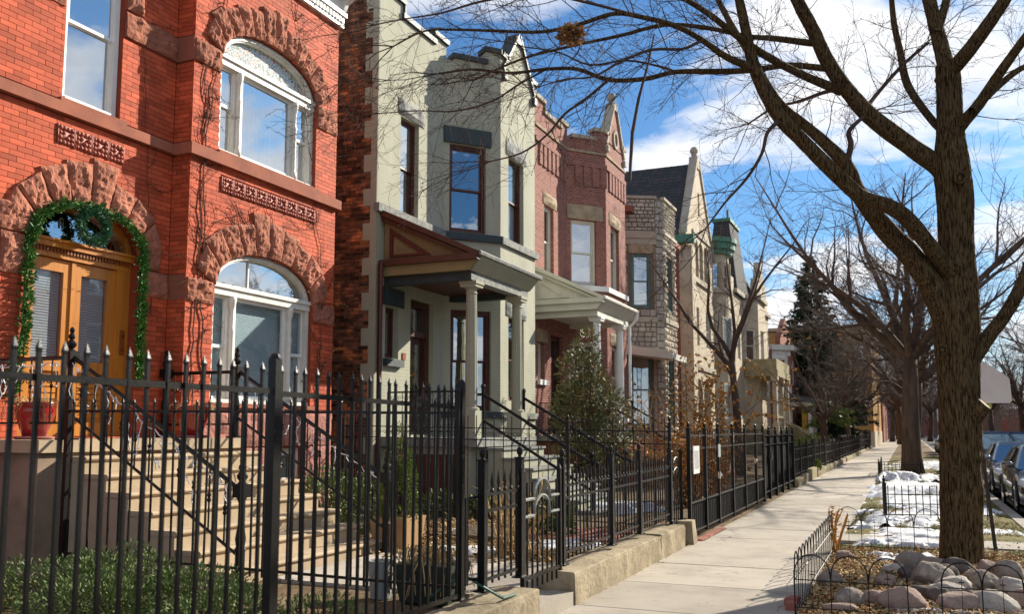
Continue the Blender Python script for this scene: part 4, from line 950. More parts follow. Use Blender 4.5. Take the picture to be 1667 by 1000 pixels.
PS = thing('brick_porch_stairs', 'red brick stairs in front of the white columned porch', 'stairs', (-6.3, 24.2, .2))
for i in range(7): MB().box(-7.16 + i * .29, 23.1, .1, -6.87 + i * .29, 25.25, 1.5 - .18 * (i + 1)).build('step', 'loose_brick', PS)
# iron scroll rail on the green porch and lattice under it
def porch_rail(y, x0, x1, z, label):
    t = thing('porch_railing', label, 'railing', (x0, y, z))
    for a, r in ((.85, .016), (.62, .008), (.12, .012)): MB().tube([(x0, y, z + a), (x1, y, z + a)], r, 4).build('rail', 'black_iron', t)
    n = int((x1 - x0) / .16); s = MB()
    for i in range(n + 1):
        x = x0 + (x1 - x0) * i / n; MB().tube([(x, y, z), (x, y, z + .85)], .008, 4).build('baluster', 'black_iron', t)
        if i < n:
            for k in (-1, 1): scroll(s, (x + .08 + k * .03, y, z + .74), (1, 0), .045, 1.1, k, 12, .005, 0 if k > 0 else math.pi); scroll(s, (x + .08 + k * .03, y, z + .2), (1, 0), .045, 1.1, k, 12, .005, 0 if k > 0 else math.pi)
    stuff(s.build('scrollwork', 'black_iron', t))
porch_rail(14.86, -9.0, -7.55, 1.5, 'black scrolled iron railing on the near end of the green porch')
porch_rail(22.6, -9.0, -7.65, 1.5, 'black scrolled iron railing on the near end of the white columned porch')
# slatted bench on the pink porch
BN = thing('porch_bench', 'dark slatted bench standing on the white columned porch', 'bench', (-8.2, 23.3, 1.5))
for i in range(5): MB().box(-8.95, 23.5 + i * .001, 2.0 + i * .085, -7.75, 23.53 + i * .001, 2.06 + i * .085).build('back_slat', 'plum_bench', BN)
for i in range(4): MB().box(-8.95, 23.05 + i * .11, 1.93, -7.75, 23.14 + i * .11, 1.96).build('seat_slat', 'plum_bench', BN)
for x in (-8.9, -7.8): MB().box(x - .03, 23.05, 1.5, x + .03, 23.1, 1.93).box(x - .03, 23.46, 1.5, x + .03, 23.5, 2.45).box(x - .03, 23.05, 1.88, x + .03, 23.5, 1.93).build('leg_frame', 'black_iron', BN)
# ---------------------------------------------------------------- houses further down the row
def ashlar(root, fr, u0, u1, z0, z1, ch, bl, m, holes=(), d=.03, rock=0.0, nm='stone', seed=0, mixed=False):
    rr = random.Random(seed); z = z0; r = 0
    while z < z1 - .04:
        h = min(ch * (rr.uniform(.7, 1.3) if mixed else 1), z1 - z); u = u0 - (bl * .5 if r % 2 else 0)
        while u < u1 - .02:
            l = bl * rr.uniform(.65, 1.35); a, c = max(u, u0), min(u + l, u1); u += l
            if u1 - u < bl * .3: c = u1; u = u1
            if c - a < .03: continue
            zc = z + h / 2
            segs = [(a, c)]
            for (p, q, s, t) in holes:
                if z < t - .01 and z + h > s + .01:
                    ns = []
                    for e, f in segs:
                        if q <= e or p >= f: ns.append((e, f)); continue
                        if p - e > .04: ns.append((e, p))
                        if f - q > .04: ns.append((q, f))
                    segs = ns
            for e, f in segs:
                g = .007
                if rock: MB().rockface(fr, rect(e + g, f - g, z + g, z + h - g), -.02, d, rock, 4, 4, rr.uniform(0, 90), .45).build(nm, m, root)
                else:
                    x = .012; d2 = d + rr.uniform(-.006, .006)
                    MB().hexa([fr.P(e + g, z + g, -.02), fr.P(f - g, z + g, -.02), fr.P(f - g, z + h - g, -.02), fr.P(e + g, z + h - g, -.02)], [fr.P(e + g + x, z + g + x, d2), fr.P(f - g - x, z + g + x, d2), fr.P(f - g - x, z + h - g - x, d2), fr.P(e + g + x, z + h - g - x, d2)]).build(nm, m, root)
        z += h; r += 1
LH = thing('limestone_house', 'grey limestone house with a blocky bay and a small flat iron-posted porch roof', 'house', (-9, 34, .2))
a, b, c_, d_ = (-9.1, 30.60), (-7.98, 31.22), (-7.78, 33.30), (-9.1, 34.3)
F1, L1 = fr2(a, b); F2 = frX(-7.78); F1b, L1b = fr2(b, (-7.78, 31.5))
MB().prism(F1b, rect(0, L1b, .1, 9.95), -.2, 0).build('wall', 'joint', LH); ashlar(LH, F1b, 0, L1b, .2, 9.86, .24, .4, 'limestone_block', d=.045, seed=44); F3, L3 = fr2(c_, d_)
hw1 = (.42, 1.08)
MB().prism(F1, rect(0, L1, .1, 9.95), -.3, 0, [rect(*hw1, 5.95, 7.85), rect(.34, 1.1, 1.75, 4.35)]).build('wall', 'joint', LH)
MB().prism(F2, rect(31.5, 33.3, .1, 9.95), -.3, 0, [rect(32.0, 32.8, 5.95, 7.9), rect(31.95, 32.85, 1.75, 4.2)]).build('wall', 'joint', LH)
MB().prism(F3, rect(0, L3, .1, 9.95), -.3, 0).prism(frX(-9.1), rect(34.3, 38.4, .1, 9.9), -.3, 0, [rect(35.3, 36.3, 1.6, 4.2), rect(35.2, 36.3, 5.9, 7.9)]).build('wall', 'limestone_block', LH)
MB().prism(frX(-9.1), rect(30.05, 30.62, .1, 9.9), -.3, 0).box(-20, 30.06, .1, -9.42, 30.3, 9.8).box(-20, 30.31, .1, -19.7, 38.4, 9.8).box(-19.7, 38.1, .1, -9.42, 38.4, 9.8).box(-19.6, 30.31, 9.3, -8.6, 38.0, 9.5).build('back_wall', 'far_red_brick', LH)
ashlar(LH, F1, .02, L1, 8.70, 9.86, .145, .22, 'limestone_block', d=.05, seed=4, mixed=True)
ashlar(LH, F1, .02, L1, 5.62, 8.18, .255, .30, 'limestone_block', [(.28, 1.22, 5.9, 8.16)], d=.03, seed=5)
ashlar(LH, F1, .02, L1, 4.55, 5.42, .175, .22, 'limestone_block', d=.035, seed=6)
ashlar(LH, F1, .02, L1, .2, 4.32, .255, .32, 'limestone_block', [(.30, 1.15, 1.7, 4.4)], d=.03, seed=7, rock=.02)
ashlar(LH, F2, 31.52, 33.28, 8.72, 9.9, .15, .26, 'limestone_rock', d=.07, seed=8, rock=.04, mixed=True)
ashlar(LH, F2, 31.52, 33.28, 5.6, 8.6, .22, .34, 'limestone_rock', [(31.95, 32.85, 5.9, 8.0)], d=.08, seed=9, rock=.05)
ashlar(LH, F2, 31.52, 33.28, .2, 5.4, .22, .34, 'limestone_rock', [(31.9, 32.9, 1.7, 4.25)], d=.08, seed=10, rock=.05)
MB().fbox(F1, -.02, L1 + .06, 9.86, 9.96, -.1, .08).fbox(F2, 31.45, 33.36, 9.862, 9.958, -.1, .11).build('coping', 'limestone_plain', LH)
MB().fbox(F1, -.02, L1 + .05, 8.42, 8.68, -.1, .09).fbox(F1, -.02, L1 + .04, 8.2, 8.42, -.1, .045).build('cornice', 'limestone_plain', LH)
for a_, b_ in ((8.60, 8.70), (5.42, 5.60)): MB().fbox(F2, 31.45, 33.34, a_, b_, -.1, .11).build('moulding', 'limestone_rock', LH)
for a_, b_ in ((5.42, 5.60), (4.34, 4.54)): MB().fbox(F1, -.02, L1 + .05, a_, b_, -.1, .08).build('moulding', 'limestone_plain', LH)
MB().fbox(F1, .30, 1.20, 7.88, 8.19, -.1, .055).build('lintel', 'rough_sandstone', LH)
window(LH, F1, *hw1, 5.95, 7.85, 'teal_window', .06, .06, 'dark_glass'); window(LH, F1, .34, 1.1, 1.75, 4.35, 'teal_window', .08, .07, 'dark_glass', cover='curtain', cover_z=2.6)
window(LH, F2, 32.0, 32.8, 5.95, 7.9, 'teal_window', .08, .06); window(LH, F2, 31.95, 32.85, 1.75, 4.2, 'teal_window', .08, .06, cover='curtain')
window(LH, frX(-9.1), 35.2, 36.3, 5.9, 7.9, 'teal_window', .1, .06)
MB().hexa([(-9.05, 29.2, 4.25), (-6.95, 29.2, 3.95), (-6.95, 31.3, 3.95), (-9.05, 31.3, 4.25)], [(-9.05, 29.2, 4.62), (-6.95, 29.2, 4.15), (-6.95, 31.3, 4.15), (-9.05, 31.3, 4.62)]).build('porch_roof', 'cream_paint', LH)
for x, y in ((-7.05, 29.35), (-7.05, 31.15)):
    q = MB()
    for dx in (-.1, .1): q.tube([(x + dx, y, 1.4), (x + dx, y, 4.0)], .014, 4)
    for i in range(8): scroll(q, (x, y, 1.65 + i * .31), (1, 0), .09, 1.3, 1 if i % 2 else -1, 14, .008)
    q.build('iron_porch_post', 'black_iron', LH)
MB().box(-9.05, 29.3, .1, -6.9, 31.0, 1.35).build('porch_floor', 'loose_brick', LH)
for i in range(6): MB().box(-6.9 + i * .28, 29.5, .1, -6.62 + i * .28, 30.9, 1.35 - .18 * (i + 1)).build('step', 'loose_brick', LH)

GB_ = thing('gabled_stone_house', 'buff stone house with a tall pointed gable, slate roof and stone finial', 'house', (-9, 44, .2))
X = -9.1; F = frX(X); ap = 44.3
outl = [(41.4, .1), (47.7, .1), (47.7, 10.6), (ap + .35, 14.9), (ap - .35, 14.9), (41.4, 10.9)]
def pt(u0, u1, z0, z1, n=10):                                        # round-headed opening
    r_ = (u1 - u0) / 2; c = (u0 + u1) / 2; return [(u0, z0), (u1, z0)] + [(c + r_ * math.cos(math.pi * i / n), z1 - r_ + r_ * math.sin(math.pi * i / n)) for i in range(n + 1)]
tri = [(43.2 + i * 1.1, 44.1 + i * 1.1) for i in range(3)]
arc = [(42.8, 44.5), (44.75, 46.4)]
MB().prism(F, outl, -.35, 0, [pt(a, b, 9.05, 10.9) for a, b in tri] + [rect(42.9, 43.95, 5.7, 7.55), rect(45.6, 46.8, 5.7, 7.55)] + [pt(a, b, 1.5, 4.1) for a, b in arc] + [rect(44.2, 44.6, 12.2, 13.4)]).build('wall', 'pale_stone', GB_)
for a, b in tri: window(GB_, F, a, b, 9.05, 10.88, 'limestone_plain', .15, .07, 'dark_glass')
window(GB_, F, 42.9, 43.95, 5.7, 7.55, 'white_paint', .12, .07, 'milky_glass'); window(GB_, F, 45.6, 46.8, 5.7, 7.55, 'white_paint', .12, .07, 'milky_glass'); window(GB_, F, 44.2, 44.6, 12.2, 13.4, 'white_paint', .12, .05, split=0)
for a, b in arc: MB().box(X - 1.2, a - .2, 1.2, X - 1.1, b + .2, 4.4).build('porch_back', 'far_dark_brick', GB_)
MB().box(-20, 41.42, .1, X - .36, 41.7, 10.6).box(-20, 47.9, .1, X - .36, 48.28, 10.3).box(-20, 41.71, .1, -19.7, 47.9, 10.3).build('back_wall', 'far_red_brick', GB_)
MB().fbox(F, 42.8, 46.9, 8.72, 8.9, -.1, .12).build('sill', 'limestone_plain', GB_); MB().fbox(F, 41.5, 47.6, 4.5, 4.75, -.1, .10).build('string_course', 'limestone_plain', GB_); MB().fbox(F, 42.7, 46.9, 11.1, 11.25, -.1, .08).build('moulding', 'limestone_plain', GB_)
q = MB().hexa([(-21, ap, 14.75), (X - .36, ap, 14.75), (X - .36, 41.1, 10.35), (-21, 41.1, 10.35)], [(-21, ap, 14.9), (X - .36, ap, 14.9), (X - .36, 41.1, 10.5), (-21, 41.1, 10.5)]); q.build('roof_slope', 'slate', GB_)
MB().hexa([(-21, ap + .01, 14.75), (X - .36, ap + .01, 14.75), (X - .36, 48.6, 10.05), (-21, 48.6, 10.05)], [(-21, ap + .01, 14.9), (X - .36, ap + .01, 14.9), (X - .36, 48.6, 10.2), (-21, 48.6, 10.2)]).build('roof_slope', 'slate', GB_)
for s_, yy, ze in ((-1, 41.3, 10.8), (1, 47.8, 10.5)): MB().prism(F, [(yy, ze), (yy + s_ * .02, ze + .28), (ap + s_ * .28, 15.12), (ap + s_ * .28, 14.8)], -.25, .08).build('gable_coping', 'limestone_plain', GB_)
MB().box(X - .36, ap - .24, 14.6, X + .06, ap + .24, 15.2).lathe([(.2, 0), (.14, .1), (.14, .2), (.19, .27), (.21, .38), (.14, .52), (.04, .57)], X - .15, ap, 12, 15.2).build('finial', 'limestone_plain', GB_)
for i in range(3): MB().lathe([(.22, 0), (.22, .35), (.28, .38), (.28, .5), (.2, .52)], -17.6 + i * .6, ap, 8, 14.75).build('chimney_pot', 'teal_trim', GB_)
MB().box(X - .5, 40.9, 10.25, X + .45, 41.42, 10.62).build('gutter', 'copper_green', GB_)
MB().fbox(F, 41.4, 42.2, .1, 10.2, 0, .25).build('pier', 'pale_stone', GB_)

TH = thing('turreted_stone_house', 'pale stone house with a rounded turret under a green copper cornice', 'house', (-9, 51, .2))
MB().prism(F, rect(48.32, 54.0, .1, 10.6), -.35, 0).box(-20, 48.33, .1, X - .36, 48.6, 10.4).box(-20, 53.7, .1, X - .36, 53.99, 10.4).build('wall', 'pale_stone', TH)
TC = (-9.55, 49.0); RT = 1.05
def arcpts(r_, n=16, a0=-100, a1=100): return [(TC[0] + r_ * math.cos(rad(a0 + (a1 - a0) * i / n)), TC[1] + r_ * math.sin(rad(a0 + (a1 - a0) * i / n))) for i in range(n + 1)]
def ringwall(z0, z1, r_, m, nm, root):
    p, q_ = arcpts(r_), arcpts(r_ - .25); b = MB(); n = len(p)
    vs = [(x, y, z0) for x, y in p] + [(x, y, z1) for x, y in p] + [(x, y, z1) for x, y in q_] + [(x, y, z0) for x, y in q_]
    fs = []
    for i in range(n - 1):
        for k in range(4): fs.append((k * n + i, k * n + i + 1, ((k + 1) % 4) * n + i + 1, ((k + 1) % 4) * n + i))
    fs += [(0, n, 2 * n, 3 * n), (n - 1, 2 * n - 1, 3 * n - 1, 4 * n - 1)]
    b.add(vs, fs); return b.build(nm, m, root)
ringwall(.1, 9.0, RT, 'pale_stone', 'turret_wall', TH); ringwall(10.55, 11.0, RT, 'pale_stone', 'turret_wall', TH)
ringwall(8.9, 9.1, RT + .15, 'limestone_plain', 'moulding', TH); ringwall(5.2, 5.4, RT + .1, 'limestone_plain', 'moulding', TH)
ringwall(11.0, 11.25, RT + .2, 'copper_green', 'copper_cornice', TH); ringwall(11.25, 11.75, RT + .35, 'copper_green', 'copper_cornice', TH); ringwall(11.6, 11.85, RT + .45, 'copper_green', 'copper_cornice', TH)
for i, an in enumerate((-62, -20, 22, 64)):
    ca, sa = math.cos(rad(an)), math.sin(rad(an)); f = Fr((TC[0] + (RT - .02) * ca, TC[1] + (RT - .02) * sa), (-sa, ca), (ca, sa))
    window(TH, f, -.32, .32, 9.1, 10.55, 'white_paint', .1, .08, 'dark_glass', cover='curtain'); MB().fbox(f, .32, .5, 9.1, 10.55, -.2, 0).build('mullion', 'pale_stone', TH); MB().fbox(f, -.5, -.32, 9.1, 10.55, -.2, 0).build('mullion', 'pale_stone', TH)
    if i in (1, 2):
        for z0 in (5.7, 2.2): q = MB().fbox(f, -.48, .48, z0, z0 + 1.9, -.02, .012).build('window_frame', 'white_paint', TH); MB().fbox(f, -.38, .38, z0 + .1, z0 + 1.8, .012, .02).build('pane', 'milky_glass', q)
q = MB(); p = arcpts(RT + .3); k = [(TC[0] - 1.2, TC[1], 12.5)]; q.add([(x, y, 11.8) for x, y in p] + k, [(i, i + 1, len(p)) for i in range(len(p) - 1)] + [tuple(range(len(p)))]); q.build('turret_roof', 'limestone_plain', TH)

MH = thing('mansard_stone_house', 'stone house with a steep dark slate tower roof and a balustraded porch', 'house', (-9, 60, .2))
b0, b1, b2, b3 = (-9.1, 57.0), (-8.3, 57.9), (-8.3, 61.0), (-9.1, 61.9)
G1, gl1 = fr2(b0, b1); G2 = frX(-8.3); G3, gl3 = fr2(b2, b3)
MB().prism(F, rect(54.05, 57.0, .1, 10.0), -.35, 0, [rect(54.8, 55.8, 5.8, 7.9)]).prism(F, rect(61.9, 68.4, .1, 10.0), -.35, 0, [rect(63.5, 64.7, 5.8, 7.9)]).build('wall', 'pale_stone', MH)
MB().prism(G1, rect(0, gl1, .1, 9.9), -.3, 0, [rect(.2, 1.0, 5.8, 7.9)]).build('wall', 'pale_stone', MH); MB().prism(G2, rect(57.9, 61.0, .1, 9.9), -.3, 0, [rect(58.7, 60.0, 5.8, 7.9)]).build('wall', 'pale_stone', MH); MB().prism(G3, rect(0, gl3, .1, 9.9), -.3, 0).build('wall', 'pale_stone', MH)
window(MH, F, 54.8, 55.8, 5.8, 7.9, 'white_paint', .1, .08); window(MH, G1, .2, 1.0, 5.8, 7.9, 'white_paint', .1, .08, cover='curtain', cover_z=7); window(MH, G2, 58.7, 60.0, 5.8, 7.9, 'white_paint', .1, .08, 'milky_glass'); window(MH, F, 63.5, 64.7, 5.8, 7.9, 'white_paint', .1, .08)
MB().box(-20, 54.06, .1, X - .36, 54.3, 9.8).box(-20, 68.1, .1, X - .36, 68.39, 9.8).build('back_wall', 'far_red_brick', MH)
for fr, u0, u1 in ((F, 54.0, 57.05), (G1, -.05, gl1 + .1), (G2, 57.8, 61.1), (F, 61.8, 68.5)): MB().fbox(fr, u0, u1, 9.75, 10.0, -.1, .2).build('cornice', 'limestone_plain', MH)
def frustum(x0, y0, x1, y1, z0, z1, ins): return MB().hexa([(x0, y0, z0), (x1, y0, z0), (x1, y1, z0), (x0, y1, z0)], [(x0 + ins, y0 + ins, z1), (x1 - ins, y0 + ins, z1), (x1 - ins, y1 - ins, z1), (x0 + ins, y1 - ins, z1)])
frustum(-10.8, 54.2, -8.9, 58.4, 9.7, 14.2, .5).build('tower_roof', 'slate', MH); MB().box(-10.4, 54.6, 14.2, -9.3, 58.0, 14.4).build('tower_cap', 'copper_green', MH)
MB().tube([(-9.5, 54.9, 14.4), (-9.5, 54.9, 14.95)], .08, 6).build('tower_spike', 'copper_green', MH)
MB().hexa([(-18, 58.5, 10.0), (-9.2, 58.5, 10.0), (-9.2, 66, 10.0), (-18, 66, 10.0)], [(-18, 58.7, 12.9), (-10.4, 58.7, 12.9), (-10.4, 66, 12.9), (-18, 66, 12.9)]).build('mansard_roof', 'slate', MH)
MB().prism(F, [(62.6, 10.0), (67.8, 10.0), (67.2, 12.0), (66.0, 12.2), (65.6, 13.4), (64.8, 13.4), (64.4, 12.2), (63.2, 12.0)], -.4, .05).build('dormer_gable', 'pale_stone', MH)
window(MH, F, 64.6, 65.8, 10.3, 11.8, 'white_paint', -.03, .08)
MB().box(-9.05, 56.9, 4.9, -7.1, 63.4, 5.3).build('porch_roof', 'mossy_stone', MH); MB().box(-7.35, 56.9, 5.3, -7.15, 63.4, 5.95).box(-9.05, 56.9, 5.3, -7.36, 57.1, 5.95).build('parapet', 'mossy_stone', MH)
for y in (57.2, 60.2, 63.1): MB().box(-7.5, y - .25, .2, -7.15, y + .25, 2.0).box(-7.45, y - .2, 2.0, -7.2, y + .2, 4.6).box(-7.52, y - .27, 4.6, -7.12, y + .27, 4.9).build('porch_pier', 'pale_stone', MH)
MB().box(-9.05, 57.0, .2, -7.2, 63.3, 1.7).build('porch_floor', 'mossy_stone', MH); MB().box(-7.45, 57.5, 2.35, -7.2, 59.9, 2.5).build('balustrade_rail', 'pale_stone', MH)
for i in range(7): MB().lathe([(.07, 0), (.05, .1), (.09, .3), (.05, .55), (.07, .65)], -7.32, 57.7 + i * .33, 8, 1.7).build('baluster', 'pale_stone', MH)
for i in range(9): MB().box(-7.15 + i * .3, 61.0, .1, -6.85 + i * .3, 63.0, 1.7 - .17 * (i + 1)).build('step', 'pale_stone', MH)
for y in (60.8, 63.2): MB().prism(frY(y), [(-7.15, .1), (-4.2, .1), (-4.2, .45), (-7.15, 2.15)], -.12, .12).build('stair_cheek', 'mossy_stone', MH)

BH = thing('brick_bay_house', 'red brick house with white cornice, slate blue porch roof and a yellow porch panel', 'house', (-9, 75, .2))
MB().prism(F, rect(68.5, 84, .1, 7.6), -.35, 0).box(-20, 68.51, .1, X - .36, 68.8, 9).build('wall', 'far_red_brick', BH)
H1, h1 = fr2((-9.1, 70.0), (-7.9, 71.2)); MB().prism(H1, rect(0, h1, .1, 7.6), -.3, 0, [rect(.35, 1.35, 5.0, 7.0)]).build('bay_wall', 'bright_white_paint', BH); MB().prism(frX(-7.9), rect(71.2, 74.0, .1, 7.6), -.3, 0, [rect(72, 73.2, 5.0, 7.0)]).build('bay_wall', 'far_red_brick', BH)
window(BH, H1, .35, 1.35, 5.0, 7.0, 'bright_white_paint', .08, .1, 'dark_glass'); window(BH, frX(-7.9), 72, 73.2, 5, 7, 'bright_white_paint', .08, .1)
MB().fbox(H1, 1.4, h1, 4.9, 7.2, 0, .03).build('brick_pier', 'far_red_brick', BH)
MB().fbox(H1, -.2, h1 + .2, 7.6, 8.0, -.3, .25).build('cornice', 'white_paint', BH); MB().fbox(frX(-7.9), 71.0, 84, 7.6, 8.0, -1.4, .25).build('cornice', 'white_paint', BH)
MB().hexa([(-9.0, 70.4, 4.0), (-6.4, 70.4, 3.7), (-6.4, 78, 3.7), (-9.0, 78, 4.0)], [(-9.0, 70.4, 4.7), (-6.4, 70.4, 3.9), (-6.4, 78, 3.9), (-9.0, 78, 4.7)]).build('porch_roof', 'slate_blue_roof', BH)
MB().box(-8.9, 70.6, 3.4, -6.5, 77.8, 3.7).build('porch_beam', 'cream_paint', BH)
for y in (71.0, 74.0, 77.5): MB().lathe([(.22, 0), (.22, .8), (.15, .82), (.13, 2.3), (.18, 2.4)], -6.65, y, 10, 1.0).build('porch_column', 'bright_white_paint', BH)
MB().box(-7.2, 70.9, 1.1, -6.85, 71.3, 3.4).build('yellow_panel', 'yellow_paint', BH)
MB().box(-8.9, 70.6, .1, -6.5, 77.8, 1.0).build('porch_floor', 'worn_grey_trim', BH)
MB().prism(F, [(75, 7.9), (83, 7.9), (82.8, 9.2), (79, 11.0), (75.2, 9.2)], -.4, 0).build('dormer_gable', 'far_red_brick', BH)

YB = thing('yellow_brick_apartments', 'yellow brick apartment block with a stone base closing the row of houses', 'building', (-9, 95, 0))
wins = [(x, x + 1.15, z, z + 1.7) for z in (2.0, 5.0, 8.0) for x in (-12.6, -10.4, -8.3, -6.6, -4.6)]
FYB = frY(92.0)
MB().prism(FYB, rect(-14, -2.9, 1.5, 11.3), -.4, 0, [rect(*w) for w in wins]).build('wall', 'yellow_brick', YB)
MB().prism(FYB, rect(-14.03, -2.87, -.3, 1.5), -.4, .06).build('base', 'pale_stone', YB)
FYX = frX(-2.9); ws2 = [(y, y + 1.2, z, z + 1.7) for z in (2.0, 5.0, 8.0) for y in (94, 98, 102, 107, 112)]
MB().prism(FYX, rect(92.42, 118, 1.5, 11.3), -.4, 0, [rect(*w) for w in ws2]).build('wall', 'yellow_brick', YB); MB().prism(FYX, rect(92.5, 118, -.3, 1.5), -.4, .06).build('base', 'pale_stone', YB)
for w in wins: window(YB, FYB, *w, 'rusty_black', .12, .08, 'dark_glass')
for w in ws2: window(YB, FYX, *w, 'rusty_black', .12, .08, 'dark_glass')
MB().fbox(FYB, -14.1, -2.7, 11.3, 11.6, -.5, .2).build('cornice', 'pale_stone', YB); MB().box(-14, 92.45, 10.9, -3.35, 118, 11.1).build('roof', 'asphalt', YB)
for z in (4.4, 7.4): MB().fbox(FYB, -13.95, -2.95, z, z + .2, -.1, .05).build('string_course', 'pale_stone', YB)

def far_block(name, label, x0, x1, y0, y1, h, m, face, nw, ns, wm='white_paint', roof=None):
    t = thing(name, label, 'building', ((x0 + x1) / 2, (y0 + y1) / 2, 0))
    fr = Fr((x0, 0), (0, -1), (-1, 0)) if face == '-x' else frX(x1)
    sg = -1 if face == '-x' else 1; ws = []
    for s in range(ns):
        for i in range(nw):
            u = y0 + (y1 - y0) * (i + .5) / nw; a, b = u - .55, u + .55
            if sg < 0: a, b = -b, -a
            ws.append((a, b, 1.9 + s * 3.2, 3.8 + s * 3.2))
    o = rect(y0, y1, -.2, h) if sg > 0 else rect(-y1, -y0, -.2, h)
    MB().prism(fr, o, -.4, 0, [rect(*w) for w in ws]).build('wall', m, t)
    for w in ws: window(t, fr, *w, wm, .12, .08, 'dark_glass')
    bx = MB(); s0, s1 = (x0 + .41, x1) if sg < 0 else (x0, x1 - .41)
    bx.box(s0, y0, -.2, s1, y0 + .3, h).box(s0, y1 - .3, -.2, s1, y1, h).box(s0, y0 + .31, h - .5, s1, y1 - .31, h - .3); bx.build('side_wall', m, t)
    u0, u1 = (y0, y1) if sg > 0 else (-y1, -y0)
    MB().fbox(fr, u0 - .1, u1 + .1, h, h + .35, -.5, .25).build('cornice', 'white_paint' if roof is None else roof, t)
    return t
far_block('far_brick_building', 'red brick corner building far beyond the yellow apartments', -16, -3.2, 140, 170, 9, 'far_red_brick', '+x', 6, 2)
for i, (y0, y1, h, m, lb) in enumerate(((12, 24, 9.5, 'far_dark_brick', 'brown brick house across the road, nearest the camera and outside the frame'), (25, 38, 10.5, 'far_red_brick', 'red brick house across the road beside the brown one'), (40, 54, 9, 'pale_stone', 'buff stone house across the road between two red houses'), (56, 72, 11, 'far_red_brick', 'tall red brick house across the road with pale cornice'), (75, 95, 10, 'far_dark_brick', 'long brown brick house across the road further down'), (98, 122, 11, 'far_red_brick', 'wide red brick house across the road behind far trees'), (126, 160, 10, 'far_dark_brick', 'farthest brown brick house across the road'))):
    far_block('opposite_house', lb, 18, 30, y0, y1, h, m, '-x', 4, 3)['group'] = 'houses across the road'
far_block('end_building', 'low brick building closing the far end of the road behind bare trees', -12, 40, 270, 285, 7, 'far_red_brick', '+x', 2, 1)
# ---------------------------------------------------------------- fences and gates
def picket_mesh(h, w, tip, style='spear', m='black_iron'):
    b = MB(); s = w / 2
    if style == 'spear':
        b.box(-s, -s, 0, s, s, h - tip)
        t = s * 1.25; z = h - tip
        b.hexa([(-s, -s, z), (s, -s, z), (s, s, z), (-s, s, z)], [(-t, -t, z + tip * .30), (t, -t, z + tip * .30), (t, t, z + tip * .30), (-t, t, z + tip * .30)])
        z += tip * .30; b.add([(-t, -t, z), (t, -t, z), (t, t, z), (-t, t, z), (0, 0, h)], [(0, 1, 4), (1, 2, 4), (2, 3, 4), (3, 0, 4)])
    elif style == 'finial':
        b.box(-s, -s, 0, s, s, h - tip); b.lathe([(s * 1.2, 0), (s * 2.0, .012), (s * 2.0, .03), (s * 1.1, .045), (s * 1.9, tip * .5), (s * 1.3, tip * .7), (s * .4, tip * .92), (s * .2, tip)], 0, 0, 6, h - tip)
    else: b.box(-s, -s, 0, s, s, h)
    return b.mesh('picket', m)
def post_mesh(h, w, cap='ball', m='black_iron', foot=True):
    b = MB(); s = w / 2; b.box(-s, -s, 0, s, s, h)
    if foot: b.box(-s - .035, -s - .02, 0, s + .035, s + .02, .012)
    if cap == 'ball': b.box(-s - .008, -s - .008, h, s + .008, s + .008, h + .012); b.lathe([(s * .6, .012), (s * .45, .025), (s * .75, .04), (s * .95, .062), (s * .75, .09), (s * .2, .105)], 0, 0, 10, h)
    elif cap == 'dome': b.lathe([(s * 1.25, 0), (s * 1.2, .012), (s * .8, .028), (s * .2, .035)], 0, 0, 10, h)
    return b.mesh('post', m)
def fence_run(t, a, b, z0, pk, spacing, rails, rail_r, posts=(), pm=None, zrise=0.0, skip=None, m='black_iron', rail_flat=False, off=.5):
    A, B = V((a[0], a[1])), V((b[0], b[1])); d = B - A; L = d.length; u = d / L; n = max(1, round(L / spacing)); ang = math.atan2(d.y, d.x)
    for z in rails:
        b_ = MB(); nx, ny = -u.y * rail_r[0], u.x * rail_r[0]; r = rail_r[1]; za, zb = z0 + z, z0 + z + zrise
        b_.hexa([(A.x + nx, A.y + ny, za - r), (B.x + nx, B.y + ny, zb - r), (B.x - nx, B.y - ny, zb - r), (A.x - nx, A.y - ny, za - r)], [(A.x + nx, A.y + ny, za + r), (B.x + nx, B.y + ny, zb + r), (B.x - nx, B.y - ny, zb + r), (A.x - nx, A.y - ny, za + r)])
        b_.build('rail', m, t)
    for i in range(n):
        f = (i + off) / n; p = A + d * f
        if any(abs(f * L - s * L) < spacing * .45 for s in posts): continue
        link('picket', pk, t, (p.x, p.y, z0 + zrise * f), (R.gauss(0, .004), R.gauss(0, .004), ang))
    for s in posts:
        p = A + d * s; link('post', pm, t, (p.x, p.y, z0 - .04 + zrise * s), (0, 0, ang))
# tall picket fence in front
TF = thing('tall_picket_fence', 'tall black iron picket fence with spear tips along the pavement in the left foreground', 'fence', (-3.2, 4, .3))
pk = picket_mesh(1.60, .0165, .06); pm = post_mesh(1.66, .052, 'dome')
fence_run(TF, (-3.2, 1.15), (-3.2, 4.04), .42, pk, .1135, (1.44, .03), (.011, .015), (0,), pm)
fence_run(TF, (-3.2, 4.09), (-3.2, 6.385), .42, pk, .1135, (1.43, .0), (.011, .015), (0, 1), pm, zrise=-.03)
RF = thing('tall_return_fence', 'tall black picket fence running from the end post back towards the stoop', 'fence', (-3.3, 6.4, .3))
pk2 = picket_mesh(1.52, .0145, .05); fence_run(RF, (-3.25, 6.40), (-7.4, 6.36), .38, pk2, .125, (1.40, .06), (.008, .011), (1,), post_mesh(1.55, .045, 'dome'), zrise=.05, m='worn_iron')
